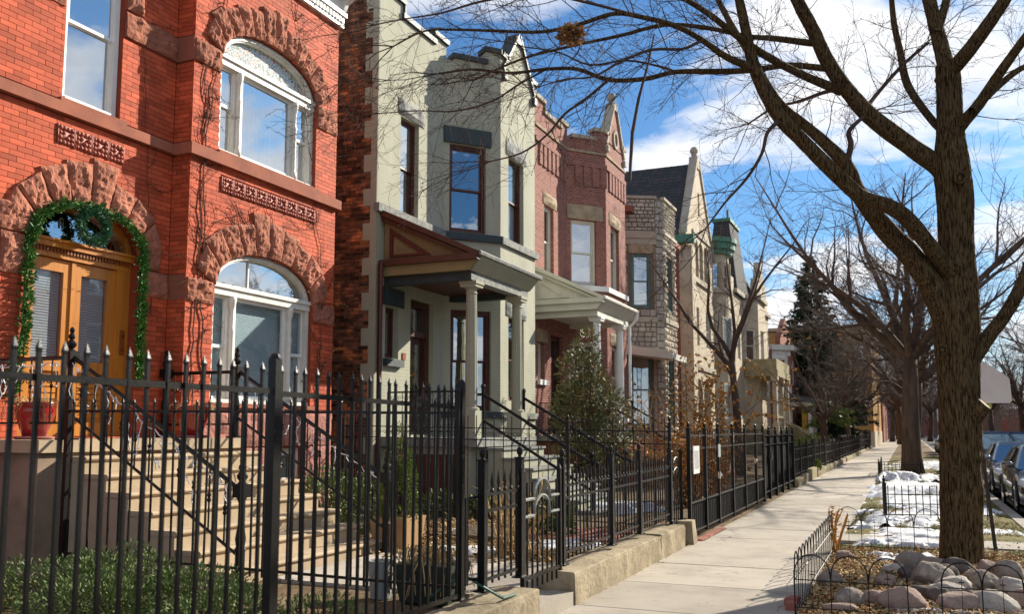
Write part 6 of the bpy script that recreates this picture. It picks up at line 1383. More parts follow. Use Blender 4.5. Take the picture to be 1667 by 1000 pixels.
# ---------------------------------------------------------------- garden shrubs
def lump_shrub(name, label, blobs, n, L, W, m, seed, twm='twig', cat='shrub', group=None, outward=.9):
    rr = random.Random(seed); c = blobs[0]; t = thing(name, label, cat, (c[0], c[1], .2), group); pts = []; st = MB()
    tot = sum(b[3] * b[4] * b[5] for b in blobs)
    for (x, y, z, a, b_, h) in blobs:
        for _ in range(max(1, int(n * a * b_ * h / tot))):
            d = V((rr.gauss(0, 1), rr.gauss(0, 1), rr.gauss(0, 1))).normalized(); k = rr.uniform(.35, 1.0) ** .5 * (1 + .22 * noise.noise(V((d.x * 2.2 + seed, d.y * 2.2, d.z * 2.2 + x))))
            p = V((x + d.x * a * k, y + d.y * b_ * k, z + d.z * h * k))
            if p.z > .12 and noise.noise(p * 5.5) > -.22: pts.append((p, d * outward + V((0, 0, .35))))
        for _ in range(14):
            a_ = rr.uniform(0, 6.28); e = V((x + math.cos(a_) * a * .75, y + math.sin(a_) * b_ * .75, z + rr.uniform(-.2, .8) * h)); st.tube([(x + rr.gauss(0, .05), y + rr.gauss(0, .05), .15), e], [.015, .004], 4)
    st.build('stems', twm, t); stuff(sprig_cloud(pts, L, W, rr, per=1).build('foliage', m, t)); return t
lump_shrub('yew_bush', 'low spreading yew bush behind the tall picket fence at the lower left', [(-6.4, 5.5, .33, .75, .45, .28), (-5.6, 5.3, .39, .6, .5, .36), (-4.9, 5.4, .36, .5, .45, .30), (-4.3, 5.0, .34, .42, .5, .26), (-5.2, 4.7, .36, .55, .4, .32), (-3.9, 5.5, .30, .35, .4, .18)], 36000, .038, .006, 'yew_leaf', 61)
lump_shrub('box_shrub', 'rounded green shrub between the stoop and the brick bay', [(-7.3, 10.5, .65, .5, .45, .5), (-6.9, 10.8, .6, .4, .4, .42), (-7.7, 11.2, .6, .5, .4, .45)], 9000, .045, .012, 'yew_leaf', 62)
lump_shrub('conical_spruce', 'narrow conical dwarf spruce growing in a tan planter box', [(-5.85, 9.95, .72, .27, .27, .32), (-5.85, 9.95, 1.0, .24, .24, .30), (-5.85, 9.95, 1.28, .17, .17, .26), (-5.85, 9.95, 1.50, .10, .10, .22)], 9000, .045, .006, 'bright_leaf', 63)
tag(MB().hexa([(-6.07, 9.75, .2), (-5.65, 9.75, .2), (-5.65, 10.17, .2), (-6.07, 10.17, .2)], [(-6.11, 9.70, .58), (-5.60, 9.70, .58), (-5.60, 10.22, .58), (-6.11, 10.22, .58)]).build('planter_box', 'tan_planter'), 'square tan planter box under the conical dwarf spruce', 'planter')
for k, (x, y, s_, lb) in enumerate(((-7.2, 13.7, 1.0, 'low green shrub left of the lattice under the green porch'), (-6.5, 13.6, .8, 'low green shrub in front of the pale green stairs'), (-5.4, 13.5, .9, 'low green shrub seen through the arched gate'), (-4.6, 11.6, .55, 'small green plant at the edge of the snow patch'))):
    lump_shrub('low_shrub', lb, [(x, y, .38, .38 * s_, .35 * s_, .26 * s_), (x + .3, y + .1, .34, .28 * s_, .3 * s_, .22 * s_)], 2200, .06, .016, 'yew_leaf', 70 + k, group='low garden shrubs behind the fence')
lump_shrub('juniper', 'tall shaggy juniper with brownish tips in front of the rose brick porch', [(-6.75, 20, 1.0, .75, .75, .8), (-6.3, 20.1, 1.35, .6, .6, .6), (-7.0, 20, 1.9, .62, .6, .6), (-6.75, 20, 2.4, .72, .65, .62), (-6.9, 20, 3.0, .55, .55, .55), (-6.75, 20, 3.55, .33, .33, .48), (-7.25, 19.9, 2.25, .4, .4, .28), (-6.2, 20, 2.2, .45, .45, .4)], 10500, .11, .019, 'juniper_leaf', 64)
def stem_shrub(name, label, c, n, h, w, m, leaf, seed, ls=.05, nl=900, cat='shrub', group=None):
    rr = random.Random(seed); t = thing(name, label, cat, c, group); b = MB(); tips = []
    for i in range(n):
        a = rr.uniform(0, 6.283); d = V((math.cos(a) * rr.uniform(.2, 1) * w / h, math.sin(a) * rr.uniform(.2, 1) * w / h, 1)); p, _ = wander(V(c) + V((rr.gauss(0, .12), rr.gauss(0, .12), -.1)), d, h * rr.uniform(.7, 1.1), 6, rr, .16, -.02)
        b.tube(p, [.014 * (1 - .7 * j / 6) for j in range(7)], 4, False)
        for j in range(1, 7):
            for _ in range(2): 
                e, _d = wander(p[j], side_dir(p[j] - p[j - 1], rr), h * rr.uniform(.12, .3), 3, rr, .2, 0); b.tube(e, [.006, .005, .004, .003], 3, False); tips += e
    stuff(b.build('stems', m, t))
    if leaf: stuff(sprig_cloud([(rr.choice(tips), (rr.gauss(0, 1), rr.gauss(0, 1), rr.gauss(0, 1))) for _ in range(nl)], ls, ls * .4, rr).build('leaves', leaf, t))
    return t
stem_shrub('golden_shrub', 'wide shrub with clinging golden-brown leaves behind the tall gate panels', (-5.0, 25.0, .2), 18, 3.3, 2.3, 'twig', 'golden_leaf', 81, .09, 2600)
stem_shrub('golden_shrub', 'smaller golden-leaved shrub close behind the white notice', (-3.75, 17.2, .2), 16, 1.5, .9, 'twig', 'golden_leaf', 82, .06, 2600)
stem_shrub('golden_shrub', 'golden-leaved shrub pressed against the far gate panels', (-3.75, 19.3, .2), 16, 1.5, .9, 'twig', 'golden_leaf', 85, .06, 2600)
stem_shrub('dry_shrub', 'tan leafless shrub in front of the limestone house', (-5.8, 22.5, .2), 20, 2.4, 1.0, 'straw', 'golden_leaf', 83, .05, 250)
stem_shrub('dry_perennials', 'dry upright stems with dead heads behind the short fence panel', (-4.3, 9.9, .2), 26, .9, .6, 'straw', 'dry_leaf', 84, .035, 200, 'plant')
for k, (x, y, s_, lb) in enumerate(((-3.25, 34.6, 1.0, 'bright green leafy plant spilling over the far stone kerb'), (-4.6, 44.0, 2.2, 'bright green bush beside the far mossy stair cheek'), (-5.2, 60.0, 2.6, 'green bush at the foot of the balustraded porch stairs'))):
    lump_shrub('leafy_bush', lb, [(x, y, .35 * s_, .35 * s_, .6 * s_, .22 * s_)], 900, .10, .04, 'bright_leaf', 90 + k, group='bright green bushes down the row')
# ---------------------------------------------------------------- tree pit: wire borders, boulders, litter, snow
def wire_border(name, label, a, b, n, h, z0, half=True, dz=0.0, loops=True):
    t = thing(name, label, 'border fence', (a[0], a[1], z0), 'black wire loop borders around the tree pit'); A, B = V((*a, z0)), V((*b, z0 + dz)); d = (B - A) / n
    up = V((0, 0, 1)); zr = h * .55
    for i in range(n):
        p = A + d * i; q = p + d; m = MB(); arch = [p + up * zr]
        for k in range(13):
            an = math.pi * k / 12; c = p + d * .5; arch.append(c - d * .5 * math.cos(an) * .96 + up * (zr + .06 + (h - zr - .06) * math.sin(an)))
        arch.append(q + up * zr); m.tube(arch, .006, 5); m.build('loop', 'black_iron', t)
        MB().tube([p + up * -.05, p + up * (zr + .08)], .0055, 5).build('stake', 'black_iron', t)
        c = p + d * .5; x = d.normalized() * .022
        MB().tube([c - up * .02, c + up * (zr + .09)], .0035, 4).tube([c + up * (zr + .05) - x, c + up * (zr + .05) + x], .005, 4).build('cross_stake', 'black_iron', t)
    MB().tube([B + up * -.05, B + up * (zr + .08)], .0055, 5).build('stake', 'black_iron', t)
    for z in (zr, .03): MB().tube([A + up * z, B + up * z], .005, 4).build('wire', 'black_iron', t)
    return t
wire_border('wire_border', 'wire loop border of three arches in front of the leaf litter', (-1.0, 8.72), (-.06, 8.72), 3, .50, .03)
wire_border('wire_border', 'wire loop border of arches in front of the boulders at the lower right', (.21, 8.85), (1.15, 8.85), 3, .48, .03)
wire_border('wire_border', 'long wire loop border along the pavement edge beside the tree pit', (-1.0, 8.76), (-1.0, 13.4), 15, .52, .01)
wire_border('wire_border', 'far wire loop border crossing the snow behind the tree pit', (-.97, 13.5), (.35, 13.6), 4, .56, .03)
rr = random.Random(14); DS = thing('dried_stalks', 'bundle of orange dried stalks tied to the corner of the wire border', 'plant', (-.97, 13.35, .02))
for i in range(7):
    x, y = -.98 + rr.gauss(0, .03), 13.32 + rr.gauss(0, .04); p, _ = wander((x, y, -.02), (rr.gauss(0, .05), rr.gauss(0, .05), 1), rr.uniform(.55, .68), 7, rr, .10, 0); MB().tube(p, [.013, .014, .012, .014, .011, .012, .010, .006], 5).build('stalk', 'dried_stalk', DS)
stuff(sprig_cloud([((-.98 + rr.gauss(0, .04), 13.32 + rr.gauss(0, .04), rr.uniform(.15, .6)), (rr.gauss(0, 1), rr.gauss(0, 1), .3)) for _ in range(90)], .05, .012, rr).build('dry_leaves', 'dried_stalk', DS))
BV, BFc = icosphere(0, 3)
def boulder(x, y, sx, sy, sz, m, label, seed, rz=0.0, z=None):
    rb = random.Random(int(seed * 10) + 5); b = MB(); vs = []; pl = []
    for _ in range(13): pl.append((V((rb.gauss(0, 1), rb.gauss(0, 1), rb.gauss(0, .9))).normalized(), rb.uniform(.72, .95)))
    sx, sy, sz = sx * .76, sy * .76, sz * .82
    for p in BV:
        k = 1.12
        for n_, d_ in pl:
            c = p.dot(n_)
            if c > .05: k = min(k, d_ / c)
        k = k * .8 + .2 * 1.0 + .07 * noise.fractal(V((p.x * 2.4 + seed, p.y * 2.4, p.z * 2.4)), .8, 2.0, 4) + .025 * noise.noise(V((p.x * 9 + seed, p.y * 9, p.z * 9)))
        q = V((p.x * sx * k, p.y * sy * k, p.z * sz * k)); vs.append((q.x * math.cos(rz) - q.y * math.sin(rz), q.x * math.sin(rz) + q.y * math.cos(rz), q.z))
    b.add(vs, BFc); o = link('boulder', b.mesh('boulder', m, True), None, (x, y, (sz * .42 + .02) if z is None else z)); tag(o, label, 'boulder', 'boulders in the tree pit'); return o
bs = [(-.81, 12.55, .15, .12, .09, 'stone_pink', 'small pinkish boulder beside the dried stalk bundle', 0), (-.83, 10.45, .19, .14, .13, 'stone_grey', 'rounded grey-brown boulder beside the pavement border', .3),
      (.0, 12.0, .27, .18, .17, 'stone_grey', 'large tan boulder left of the trunk next to snow', .1), (.20, 11.85, .20, .16, .14, 'stone_pink', 'reddish boulder touching the left of the trunk', .4),
      (-.20, 11.45, .20, .13, .09, 'stone_pale', 'flat pale stone left of the dark ridge boulder', .2), (-.28, 10.55, .13, .10, .11, 'stone_pink', 'small square pink stone in the leaf litter', .5), (.0, 11.1, .24, .15, .13, 'stone_dark', 'dark ridged boulder between pale stones', .5),
      (.17, 10.85, .27, .21, .20, 'stone_grey', 'big speckled grey boulder in the middle of the heap', .2), (.32, 11.2, .18, .14, .14, 'stone_dark', 'dark boulder half hidden behind the speckled one', .9),
      (.42, 11.55, .24, .16, .16, 'stone_dark', 'dark brown boulder against the foot of the trunk', .1), (.74, 11.7, .17, .15, .15, 'stone_pink', 'tan-pink boulder right of the trunk foot', .6), (.95, 11.5, .24, .2, .19, 'stone_grey', 'tall tan boulder at the right of the trunk', .3),
      (.38, 10.55, .25, .17, .13, 'stone_pale', 'pale leaning boulder under the right wire arch', -.5), (.30, 10.0, .28, .18, .13, 'stone_pale', 'long pale boulder sloping down to the right', -.5), (.66, 10.75, .24, .18, .15, 'stone_grey', 'mossy grey boulder under the second wire arch', -.5), (.60, 11.2, .16, .12, .11, 'stone_pink', 'small mauve stone between two boulders', .2),
      (.90, 10.55, .22, .18, .14, 'stone_pale', 'whitish boulder beside snow at the right edge', .1), (.08, 9.9, .22, .15, .12, 'stone_dark', 'dark flat boulder in front of the speckled one', .2), (.20, 9.7, .16, .12, .12, 'stone_dark', 'small purple-brown stone under the pale slope', .3),
      (-.10, 9.25, .28, .2, .19, 'stone_pink', 'large pink boulder near the front wire border', .1), (.36, 9.35, .26, .18, .14, 'stone_pink', 'reddish boulder at the bottom under the wire arch', .4), (.64, 9.45, .26, .2, .15, 'stone_pale', 'grey-white boulder at the lower right corner', .0), (.92, 9.8, .2, .16, .13, 'stone_pink', 'brown boulder at the far lower right', .2),
      (-.36, 9.35, .20, .14, .11, 'stone_pink', 'low pink stone among the dry leaves', .2), (-.56, 9.25, .19, .14, .13, 'stone_grey', 'grey-pink stone behind the left wire arches', .8), (-.62, 8.9, .2, .1, .07, 'stone_pink', 'flat reddish stone at the front wire border', .1), (.46, 9.9, .2, .14, .10, 'stone_dark', 'dark stone in the shade below the leaning boulder', .1)]
for i, (x, y, a, b_, c, m, lb, rz) in enumerate(bs): boulder(x, y, a, b_, c, m, lb, i * 3.7, rz)
pm_ = MB()
for i in range(260):
    x_, y_, s_ = R.uniform(-.6, 1.25), R.uniform(8.8, 12.1), R.uniform(.012, .045)
    if x_ < -.2 and R.random() < .6: continue
    vs_, fs_ = icosphere(0, 1); ph_ = R.uniform(0, 50); pm_.add([(x_ + p.x * s_ * 1.3 * (1 + .3 * noise.noise(p * 1.5 + V((ph_, 0, 0)))), y_ + p.y * s_ * (1 + .3 * noise.noise(p * 1.5 + V((0, ph_, 0)))), z_park(x_, y_) + .01 + p.z * s_ * .7) for p in vs_], fs_)
stuff(pm_.build('pebbles', 'stone_grey'))
for i, (x, y, rz, lb) in enumerate(((-1.06, 8.95, .1, 'loose red brick at the foot of the wire corner'), (-1.07, 9.18, -.2, 'second loose red brick behind the corner one'))):
    o = MB().box(-.05, -.1, 0, .05, .1, .065).build('loose_brick', 'loose_brick'); o.location = (x, y, .0); o.rotation_euler = (0, 0, rz); tag(o, lb, 'brick')
# leaf litter, grass, snow
rr = random.Random(18)
def scatter(n, fn, size, up=.5):
    b = MB()
    for _ in range(n):
        x, y, z = fn(); a = rr.uniform(0, 6.283); l = size * rr.uniform(.5, 1.3); w = l * rr.uniform(.3, .6); d = V((math.cos(a), math.sin(a), rr.uniform(-up, up) * .6)); s = V((-math.sin(a), math.cos(a), rr.uniform(-up, up))) * w; p = V((x, y, z + rr.uniform(.0, .03)))
        b.add([p - d * l * .5, p + s * .5 + d * .05 * l, p + d * l * .5 + V((0, 0, rr.uniform(0, l * .4))), p - s * .5], [(0, 1, 2, 3)])
    return b
def in_pit(): x, y = rr.uniform(-.98, 1.6), rr.uniform(8.6, 13.6); return x, y, z_park(x, y)
stuff(scatter(9000, in_pit, .052, 1.0).build('leaf_litter', 'dry_leaf')); stuff(scatter(7000, in_pit, .055, .8).build('straw_litter', 'straw'))
def in_strip(): x, y = rr.uniform(-1.0, 1.7), 13.6 + 40 * rr.random() ** 1.6; return x, y, z_park(x, y)
stuff(scatter(2600, in_strip, .06).build('strip_leaves', 'dry_leaf'))
def in_yard(): x, y = rr.uniform(-7.0, -3.4), rr.uniform(9.0, 13.0); return x, y, z_yard(x, y)
stuff(scatter(6500, in_yard, .09, .9).build('yard_straw', 'straw')); stuff(scatter(3500, in_yard, .07, .9).build('yard_leaves', 'dry_leaf'))
def edge(): 
    y = rr.uniform(8.4, 30); return -2.94 + abs(rr.gauss(0, .05)), y, .002
stuff(scatter(420, edge, .028, .2).build('pavement_leaves', 'straw'))
def on_walk(): return rr.uniform(-2.9, -1.02), rr.uniform(6, 30), .002
stuff(scatter(130, on_walk, .03, .2).build('scattered_leaves', 'dry_leaf'))
g = MB()
for _ in range(26000):
    y = 13.4 + 24 * rr.random() ** 1.5; x = rr.uniform(-.99, 1.7)
    if noise.noise(V((x * .8, y * .5, 4))) < -.12 or 14.1 < y < 15.2: continue
    z = z_park(x, y); a = rr.uniform(0, 6.283); h = rr.uniform(.025, .06) * (1 + max(0, y - 18) * .02); w = .004 * (1 + max(0, y - 16) * .06); dx, dy = math.cos(a) * w, math.sin(a) * w; ox, oy = rr.gauss(0, .02), rr.gauss(0, .02)
    g.add([(x - dx, y - dy, z), (x + dx, y + dy, z), (x + ox, y + oy, z + h)], [(0, 1, 2)])
stuff(g.build('grass', 'grass_blade'))
def snow_patch(cx, cy, rx, ry, h, seed, zf, label):
    n = 40; vs = []; idx = {}; b = MB(); fs = []
    for j in range(n + 1):
        for i in range(n + 1):
            u, v = i / n * 2 - 1, j / n * 2 - 1; r_ = math.hypot(u, v); x, y = cx + u * rx, cy + v * ry
            e = 1 - r_ + 1.0 * noise.fractal(V((x * 1.6 / max(rx, .6) * 1.4 + seed, y * 1.6 / max(ry, .6) * 1.4, seed)), .8, 2, 4)
            k = max(-.2, min(1, e * 1.3)); zz_ = zf(x, y) + h * .62 * k + .012 * noise.fractal(V((x * 9, y * 9, seed)), .7, 2, 3) * max(0, min(1, k * 4)) - .012
            vs.append((x, y, zz_))
    W = n + 1; fs = [(j * W + i, j * W + i + 1, (j + 1) * W + i + 1, (j + 1) * W + i) for j in range(n) for i in range(n) if max(vs[j * W + i][2] - zf(*vs[j * W + i][:2]), vs[(j + 1) * W + i + 1][2] - zf(*vs[(j + 1) * W + i + 1][:2])) > -.03]
    b.add(vs, fs); o = b.build('snow', 'snow', None, True); stuff(o); o['label'] = label; o['category'] = 'snow'; return o
for i, (x, y, a, b_, h) in enumerate(((-.15, 12.7, .42, .5, .10), (-.05, 14.3, .85, .55, .13), (.0, 15.9, .85, .75, .10), (-.25, 18.3, .8, 1.8, .16), (.5, 20.5, .9, 1.6, .14), (.1, 23.5, 1.2, 2.6, .16), (-.1, 28, 1.2, 3.2, .18), (-.35, 33, .7, 1.8, .40), (.5, 33.5, .9, 2.4, .2), (1.25, 16.6, .5, .35, .05), (1.3, 21.0, .45, 1.2, .10), (.15, 10.3, .3, .3, .08), (.95, 10.1, .3, .3, .10), (.1, 9.1, .5, .25, .05), (.2, 44, 1.2, 3, .12), (.5, 50, 1.0, 3, .12))): snow_patch(x, y, a, b_, h, i * 5.3, z_park, 'patch of old snow on the grass strip')
for i, (x, y, a, b_, h) in enumerate(((-4.9, 9.9, .8, .45, .10), (-4.2, 10.9, .7, .6, .12), (-5.4, 12.0, .9, .4, .08), (-5.2, 16.2, 1.2, .7, .25), (-4.4, 5.6, .35, .25, .05))): snow_patch(x, y, a, b_, h, 90 + i * 3.1, z_yard, 'patch of old snow in the front garden')
# iron tree guards on the grass strip
pg = picket_mesh(.62, .014, .07)
SG = thing('tree_guard_fence', 'low black iron guard with pointed pickets standing in the snow', 'fence', (0, 18.1, .02)); fence_run(SG, (-.44, 18.05), (1.3, 18.5), .04, pg, .12, (.44, .27, .08), (.006, .008), (0,), post_mesh(.68, .06, 'ball', foot=False)); fence_run(SG, (-.44, 18.1), (-.5, 20.3), .04, pg, .16, (.44, .27, .08), (.006, .008), (1,), post_mesh(.62, .05, 'ball', foot=False))
SG2 = thing('tree_guard_fence', 'far low black guard fence at the foot of the second tree', 'fence', (-.6, 35.5, .02)); fence_run(SG2, (-1.0, 35.0), (.35, 35.4), .02, picket_mesh(.48, .016, .05), .13, (.40, .12), (.007, .01), (0, 1), post_mesh(.52, .06, 'ball', foot=False)); fence_run(SG2, (-1.0, 35.1), (-1.0, 38.5), .02, picket_mesh(.48, .016, .05), .16, (.40, .12), (.007, .01), (1,), post_mesh(.52, .06, 'ball', foot=False))
# school sign seen from behind on a leaning post
SP = thing('road_sign', 'grey back of a pentagonal road sign on a leaning dark post beside the trunk', 'sign', (1.02, 13.95, 0))
MB().tube([(1.02, 13.95, -.1), (.90, 14.05, 1.6), (.88, 14.08, 2.75)], .032, 4).build('post', 'rusty_black', SP)
fs_ = Fr((0, 14.0), (1, 0), (0, -1)); cx = .95
MB().prism(fs_, [(cx - .36, 2.01), (cx + .33, 2.01), (cx + .36, 2.04), (cx + .345, 2.33), (cx + .32, 2.37), (cx + .02, 2.60), (cx - .02, 2.60), (cx - .34, 2.37)], -.004, .0).build('sign_plate', 'sign_back', SP)
MB().box(.95, 13.985, 1.94, 1.06, 13.99, 2.0).build('plate', 'yellow_sign', SP); MB().lathe([(.03, 0), (.03, .05)], .90, 13.98, 10, 1.72).build('sticker', 'white_sheet', SP)
FS2 = thing('far_road_sign', 'small pale road sign on a thin post between the two trees', 'sign', (1.45, 44, 0)); MB().tube([(1.45, 44, -.1), (1.45, 44, 2.6)], .03, 6).build('post', 'rusty_black', FS2); MB().box(1.2, 43.95, 2.0, 1.7, 43.965, 2.55).build('sign_plate', 'white_sheet', FS2)
# green trough by the tall fence with dead leaves, garden hose
GT = thing('plant_trough', 'dark green plastic trough with drooping dead leaves behind the tall fence', 'planter', (-3.75, 7.0, .2))
MB().hexa([(-4.0, 6.85, .2), (-3.55, 6.85, .2), (-3.55, 7.15, .2), (-4.0, 7.15, .2)], [(-4.05, 6.8, .52), (-3.5, 6.8, .52), (-3.5, 7.2, .52), (-4.05, 7.2, .52)]).build('trough', 'green_plastic', GT)
q = MB()
for i in range(70):
    x, y = rr.uniform(-4.0, -3.55), rr.uniform(6.85, 7.15); a = rr.uniform(0, 6.28); o = V((math.cos(a), math.sin(a), 0)) * rr.uniform(.1, .28); p = V((x, y, .5)); q.tube([p, p + o * .5 + V((0, 0, .15)), p + o - V((0, 0, .05)), p + o * 1.2 - V((0, 0, .22))], [.007, .007, .006, .003], 3)
stuff(q.build('dead_leaves', 'straw', GT))
tag(MB().lathe([(.09, 0), (.11, .3), (.115, .32), (.10, .32), (.09, .05)], -4.25, 6.95, 14, .2).build('bucket', 'grey_plastic'), 'pale grey bucket standing beside the dark green trough', 'bucket')
tag(MB().tube([(-3.6, 6.6, .3), (-3.3, 6.65, .5), (-3.1, 6.6, .42), (-2.98, 6.7, .33), (-3.0, 7.0, .31)], .012, 6).build('garden_hose', 'green_wire'), 'green garden hose looping over the low wall at the tall end post', 'hose')
# brick edging by the gate panels, path bricks
pb = MB().box(-.05, -.1, 0, .05, .1, .02).mesh('paver', 'path_brick'); PE = MB().box(-3.0, 13.75, -.05, -2.85, 15.7, .0).build('brick_edging', 'joint_dark'); struct(PE)
for i in range(9): link('paver', pb, PE, (-2.925, 13.87 + i * .21, .0))
PB = MB().box(-6.0, 11.2, .1, -3.5, 12.6, .235).build('brick_path', 'joint_dark'); struct(PB)
for i in range(11):
    for j in range(6): link('paver', pb, PB, (-5.9 + i * .11 + 1.2, 11.32 + j * .215, .235))

# ---------------------------------------------------------------- parked cars
def car(label, y, paint, x=2.86, suv=False, rz=0.0, lod=0):
    t = thing('parked_car', label, 'car', (x, y, -.13), 'cars parked along the kerb'); H = 1.72 if suv else 1.45; W = .93 if suv else .90; L = 2.35
    def V3(p): return (x + p[0], y + p[1], -.13 + p[2])
    # nose towards -y. stations: (s, half width, bottom, shoulder height)
    st = [(-L, .62, .32, .60), (-L + .10, .78, .24, .70), (-L + .35, .86, .20, .80), (-1.45, .90, .19, .89), (-.9, .90, .19, .95 if not suv else 1.02), (0, .905, .19, .98 if not suv else 1.06), (1.0, .905, .19, 1.0 if not suv else 1.08), (1.7, .88, .22, 1.02 if not suv else 1.1), (L - .12, .82, .26, 1.0 if not suv else 1.1), (L, .66, .34, .88)]
    if suv: st = [(s, w * 1.03, b_ + .04, h + .10) for s, w, b_, h in st]
    b = MB(); vs = []; n = 12
    for s, w, z0, z1 in st:
        crown = .05 + .03 * (1 - abs(s) / L)
        for k in range(n):
            prof = [(-.80, z0), (-.98, z0 + .10), (-1.0, z0 + (z1 - z0) * .55), (-.97, z1 - .10), (-.90, z1 - .01), (-.45, z1 + crown), (.45, z1 + crown), (.90, z1 - .01), (.97, z1 - .10), (1.0, z0 + (z1 - z0) * .55), (.98, z0 + .10), (.80, z0)][k]
            vs.append(V3((prof[0] * w, s, prof[1])))
    m = len(st); b.add(vs, [(i * n + j, i * n + (j + 1) % n, (i + 1) * n + (j + 1) % n, (i + 1) * n + j) for i in range(m - 1) for j in range(n)] + [tuple(range(n - 1, -1, -1)), tuple((m - 1) * n + j for j in range(n))])
    b.build('body', paint, t, True)
    # greenhouse
    zb = 1.0 if not suv else 1.13; A_, B_, C_, D_ = (-1.05, -.28, 1.05, 1.75) if not suv else (-1.0, -.38, 1.55, 2.05)
    bw, tw_ = W * .90, W * .68
    bot = [(-bw, A_), (bw, A_), (bw, D_), (-bw, D_)]; top = [(-tw_, B_), (tw_, B_), (tw_, C_), (-tw_, C_)]
    MB().hexa([V3((u, v, zb - .05)) for u, v in bot], [V3((u, v, H - .06)) for u, v in top]).build('glasshouse', 'car_glass', t)
    ro = MB(); 
    for f, zt in ((1.03, H - .075), (1.0, H - .03), (.85, H)): pass
    ro.hexa([V3((u * 1.04, v + (-.03 if v < 0 else .03), H - .085)) for u, v in top], [V3((u * .88, v * .9 + .02, H)) for u, v in top]); ro.build('roof', paint, t)
    for sx in (-1, 1):
        for (u0, v0, u1, v1, r_) in ((bw, A_, tw_, B_, .035), (bw, .42, tw_, .40, .03), (bw, D_, tw_, C_, .05)):
            MB().tube([V3((sx * u0 * 1.005, v0, zb - .04)), V3((sx * u1 * 1.01, v1, H - .07))], r_, 5).build('pillar', paint if v0 != .42 else 'rubber_trim', t)
        MB().tube([V3((sx * bw * 1.02, A_ + .15, zb + .02)), V3((sx * (bw + .10), A_ + .17, zb + .05)), V3((sx * (bw + .24), A_ + .19, zb + .06))], [.03, .07, .055], 8).build('mirror', paint, t, True)
        h = MB(); q = [(-L + .02, .60, .58), (-L + .06, .74, .60), (-L + .38, .885, .70), (-L + .30, .84, .80), (-L + .08, .64, .72)]
        h.add([V3((sx * w * 1.012, s - .012, z + (.1 if suv else 0))) for s, w, z in q] + [V3((sx * w * .93, s + .05, z + (.1 if suv else 0))) for s, w, z in q], [(0, 1, 2, 3, 4), (9, 8, 7, 6, 5)] + [(i, (i + 1) % 5, 5 + (i + 1) % 5, 5 + i) for i in range(5)]); h.build('headlight', 'headlight', t)
        MB().box(*V3((sx * .72 - .1, L - .09, .80)), *V3((sx * .72 + .1, L + .01, .95))).build('tail_light', 'tail_lamp', t)
        MB().box(*V3((sx * .925 - .004, .1, .66)), *V3((sx * .925 + .01, .28, .69))).build('door_handle', 'chrome', t)
        for v in (-1.42, 1.40):
            cx_ = sx * (W - .11); w_ = MB(); pr = []
            def ring(r1, r2, x0, x1, m_, nm, par):
                o = MB(); k = 24; vs = []
                for rr_, xx in ((r1, x0), (r2, x0), (r2, x1), (r1, x1)): vs += [V3((xx, v + rr_ * math.cos(6.2832 * i / k), .33 + rr_ * math.sin(6.2832 * i / k))) for i in range(k)]
                o.add(vs, [(a * k + i, a * k + (i + 1) % k, ((a + 1) % 4) * k + (i + 1) % k, ((a + 1) % 4) * k + i) for a in range(4) for i in range(k)]); return o.build(nm, m_, par)
            wl_ = ring(.21, .33, cx_ - .10, cx_ + .10, 'tyre', 'wheel', t); ring(.02, .215, cx_ + sx * .05, cx_ + sx * .075, 'rubber_trim', 'brake_disc', wl_)
            for k in range(5):
                a = 6.2832 * k / 5; MB().tube([V3((cx_ + sx * .085, v, .33)), V3((cx_ + sx * .095, v + .2 * math.cos(a), .33 + .2 * math.sin(a)))], [.04, .03], 4).build('spoke', 'chrome', wl_)
            ring(.19, .225, cx_ + sx * .07, cx_ + sx * .102, 'chrome', 'rim', wl_)
            arch = [V3((sx * (W - .012), v + .40 * math.cos(math.pi * i / 12), .33 + .40 * math.sin(math.pi * i / 12))) for i in range(13)]; MB().tube(arch, .035, 5).build('wheel_arch', 'rubber_trim', t)
    z_ = .12 if suv else 0
    gr = MB().box(*V3((-.42, -L - .02, .46 + z_)), *V3((.42, -L + .1, .66 + z_))).build('grille', 'rubber_trim', t)
    for i in range(3): MB().box(*V3((-.40, -L - .03, .49 + i * .055 + z_)), *V3((.40, -L - .021, .505 + i * .055 + z_))).build('grille_bar', 'chrome', gr)
    MB().box(*V3((-.70, -L - .005, .26 + z_)), *V3((.70, -L + .12, .36 + z_))).build('air_intake', 'rubber_trim', t); MB().box(*V3((-.16, -L - .035, .37 + z_)), *V3((.16, -L - .025, .45 + z_))).build('number_plate', 'white_sheet', t)
    MB().box(*V3((-.85, -1.9, .14)), *V3((.85, 1.9, .22))).build('underbody', 'rubber_trim', t)
    return t
car('graphite sedan parked nose towards us at the right edge', 22.9, 'car_graphite')
car('silver-grey sedan parked directly behind the graphite one', 28.6, 'car_silver')
car('dark blue car third in the parked row', 34.4, 'car_blue', suv=True)
car('silver tall car fourth in the parked row', 40.4, 'car_silver', suv=True)
car('black tall car parked far off between the two tree trunks', 60.5, 'car_black', x=2.7, suv=True)
car('blue-grey car parked behind the far black one', 67, 'car_blue', x=2.7)
car('white car farthest along the kerb', 74, 'car_white', x=2.7)
BS = thing('red_truck', 'red truck with a pale cab window standing in the road behind the parked cars', 'truck', (5.6, 118, -.13))
MB().box(5.0, 118, .4, 7.4, 124, 3.1).build('box_body', 'bus_red', BS); MB().box(5.1, 116.2, .4, 7.3, 117.95, 2.5).build('cab', 'bus_red', BS); MB().box(5.25, 116.15, 1.4, 7.15, 116.2, 2.3).build('windscreen', 'car_glass', BS); MB().box(5.2, 116.1, .5, 7.2, 116.2, .8).build('bumper', 'chrome', BS)
for xx in (5.15, 7.05): MB().box(xx - .1, 116.12, .85, xx + .25, 116.2, 1.1).build('headlight', 'orange_lamp', BS)
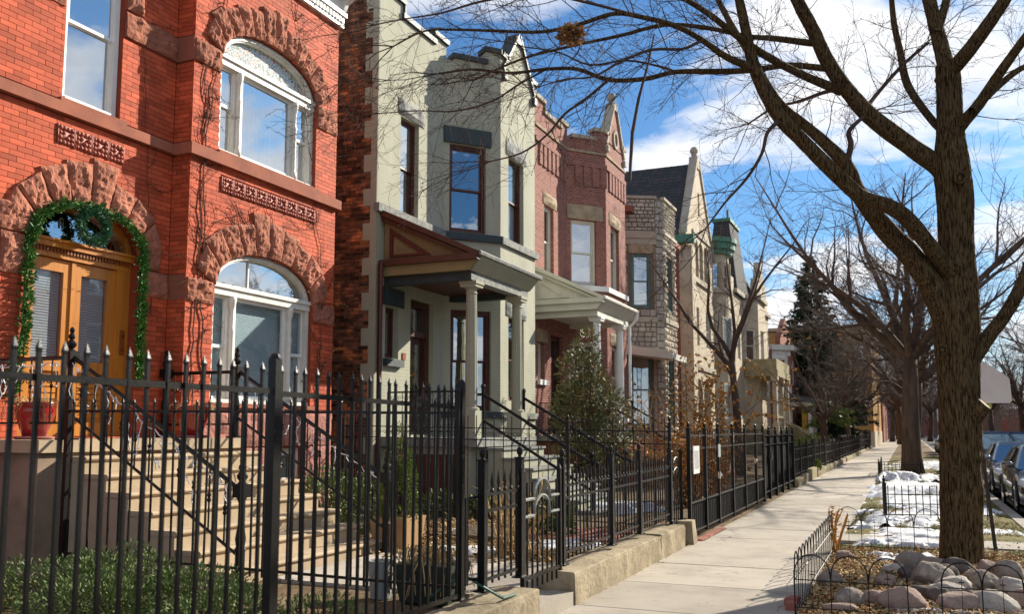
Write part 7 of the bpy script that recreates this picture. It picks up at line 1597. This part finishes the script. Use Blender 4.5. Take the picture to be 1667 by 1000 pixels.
for xx in (5.1, 7.1):
    for yy in (117.0, 122.5): MB().tube([(xx, yy, .33), (xx + .25, yy, .33)], .45, 16).build('wheel', 'tyre', BS)
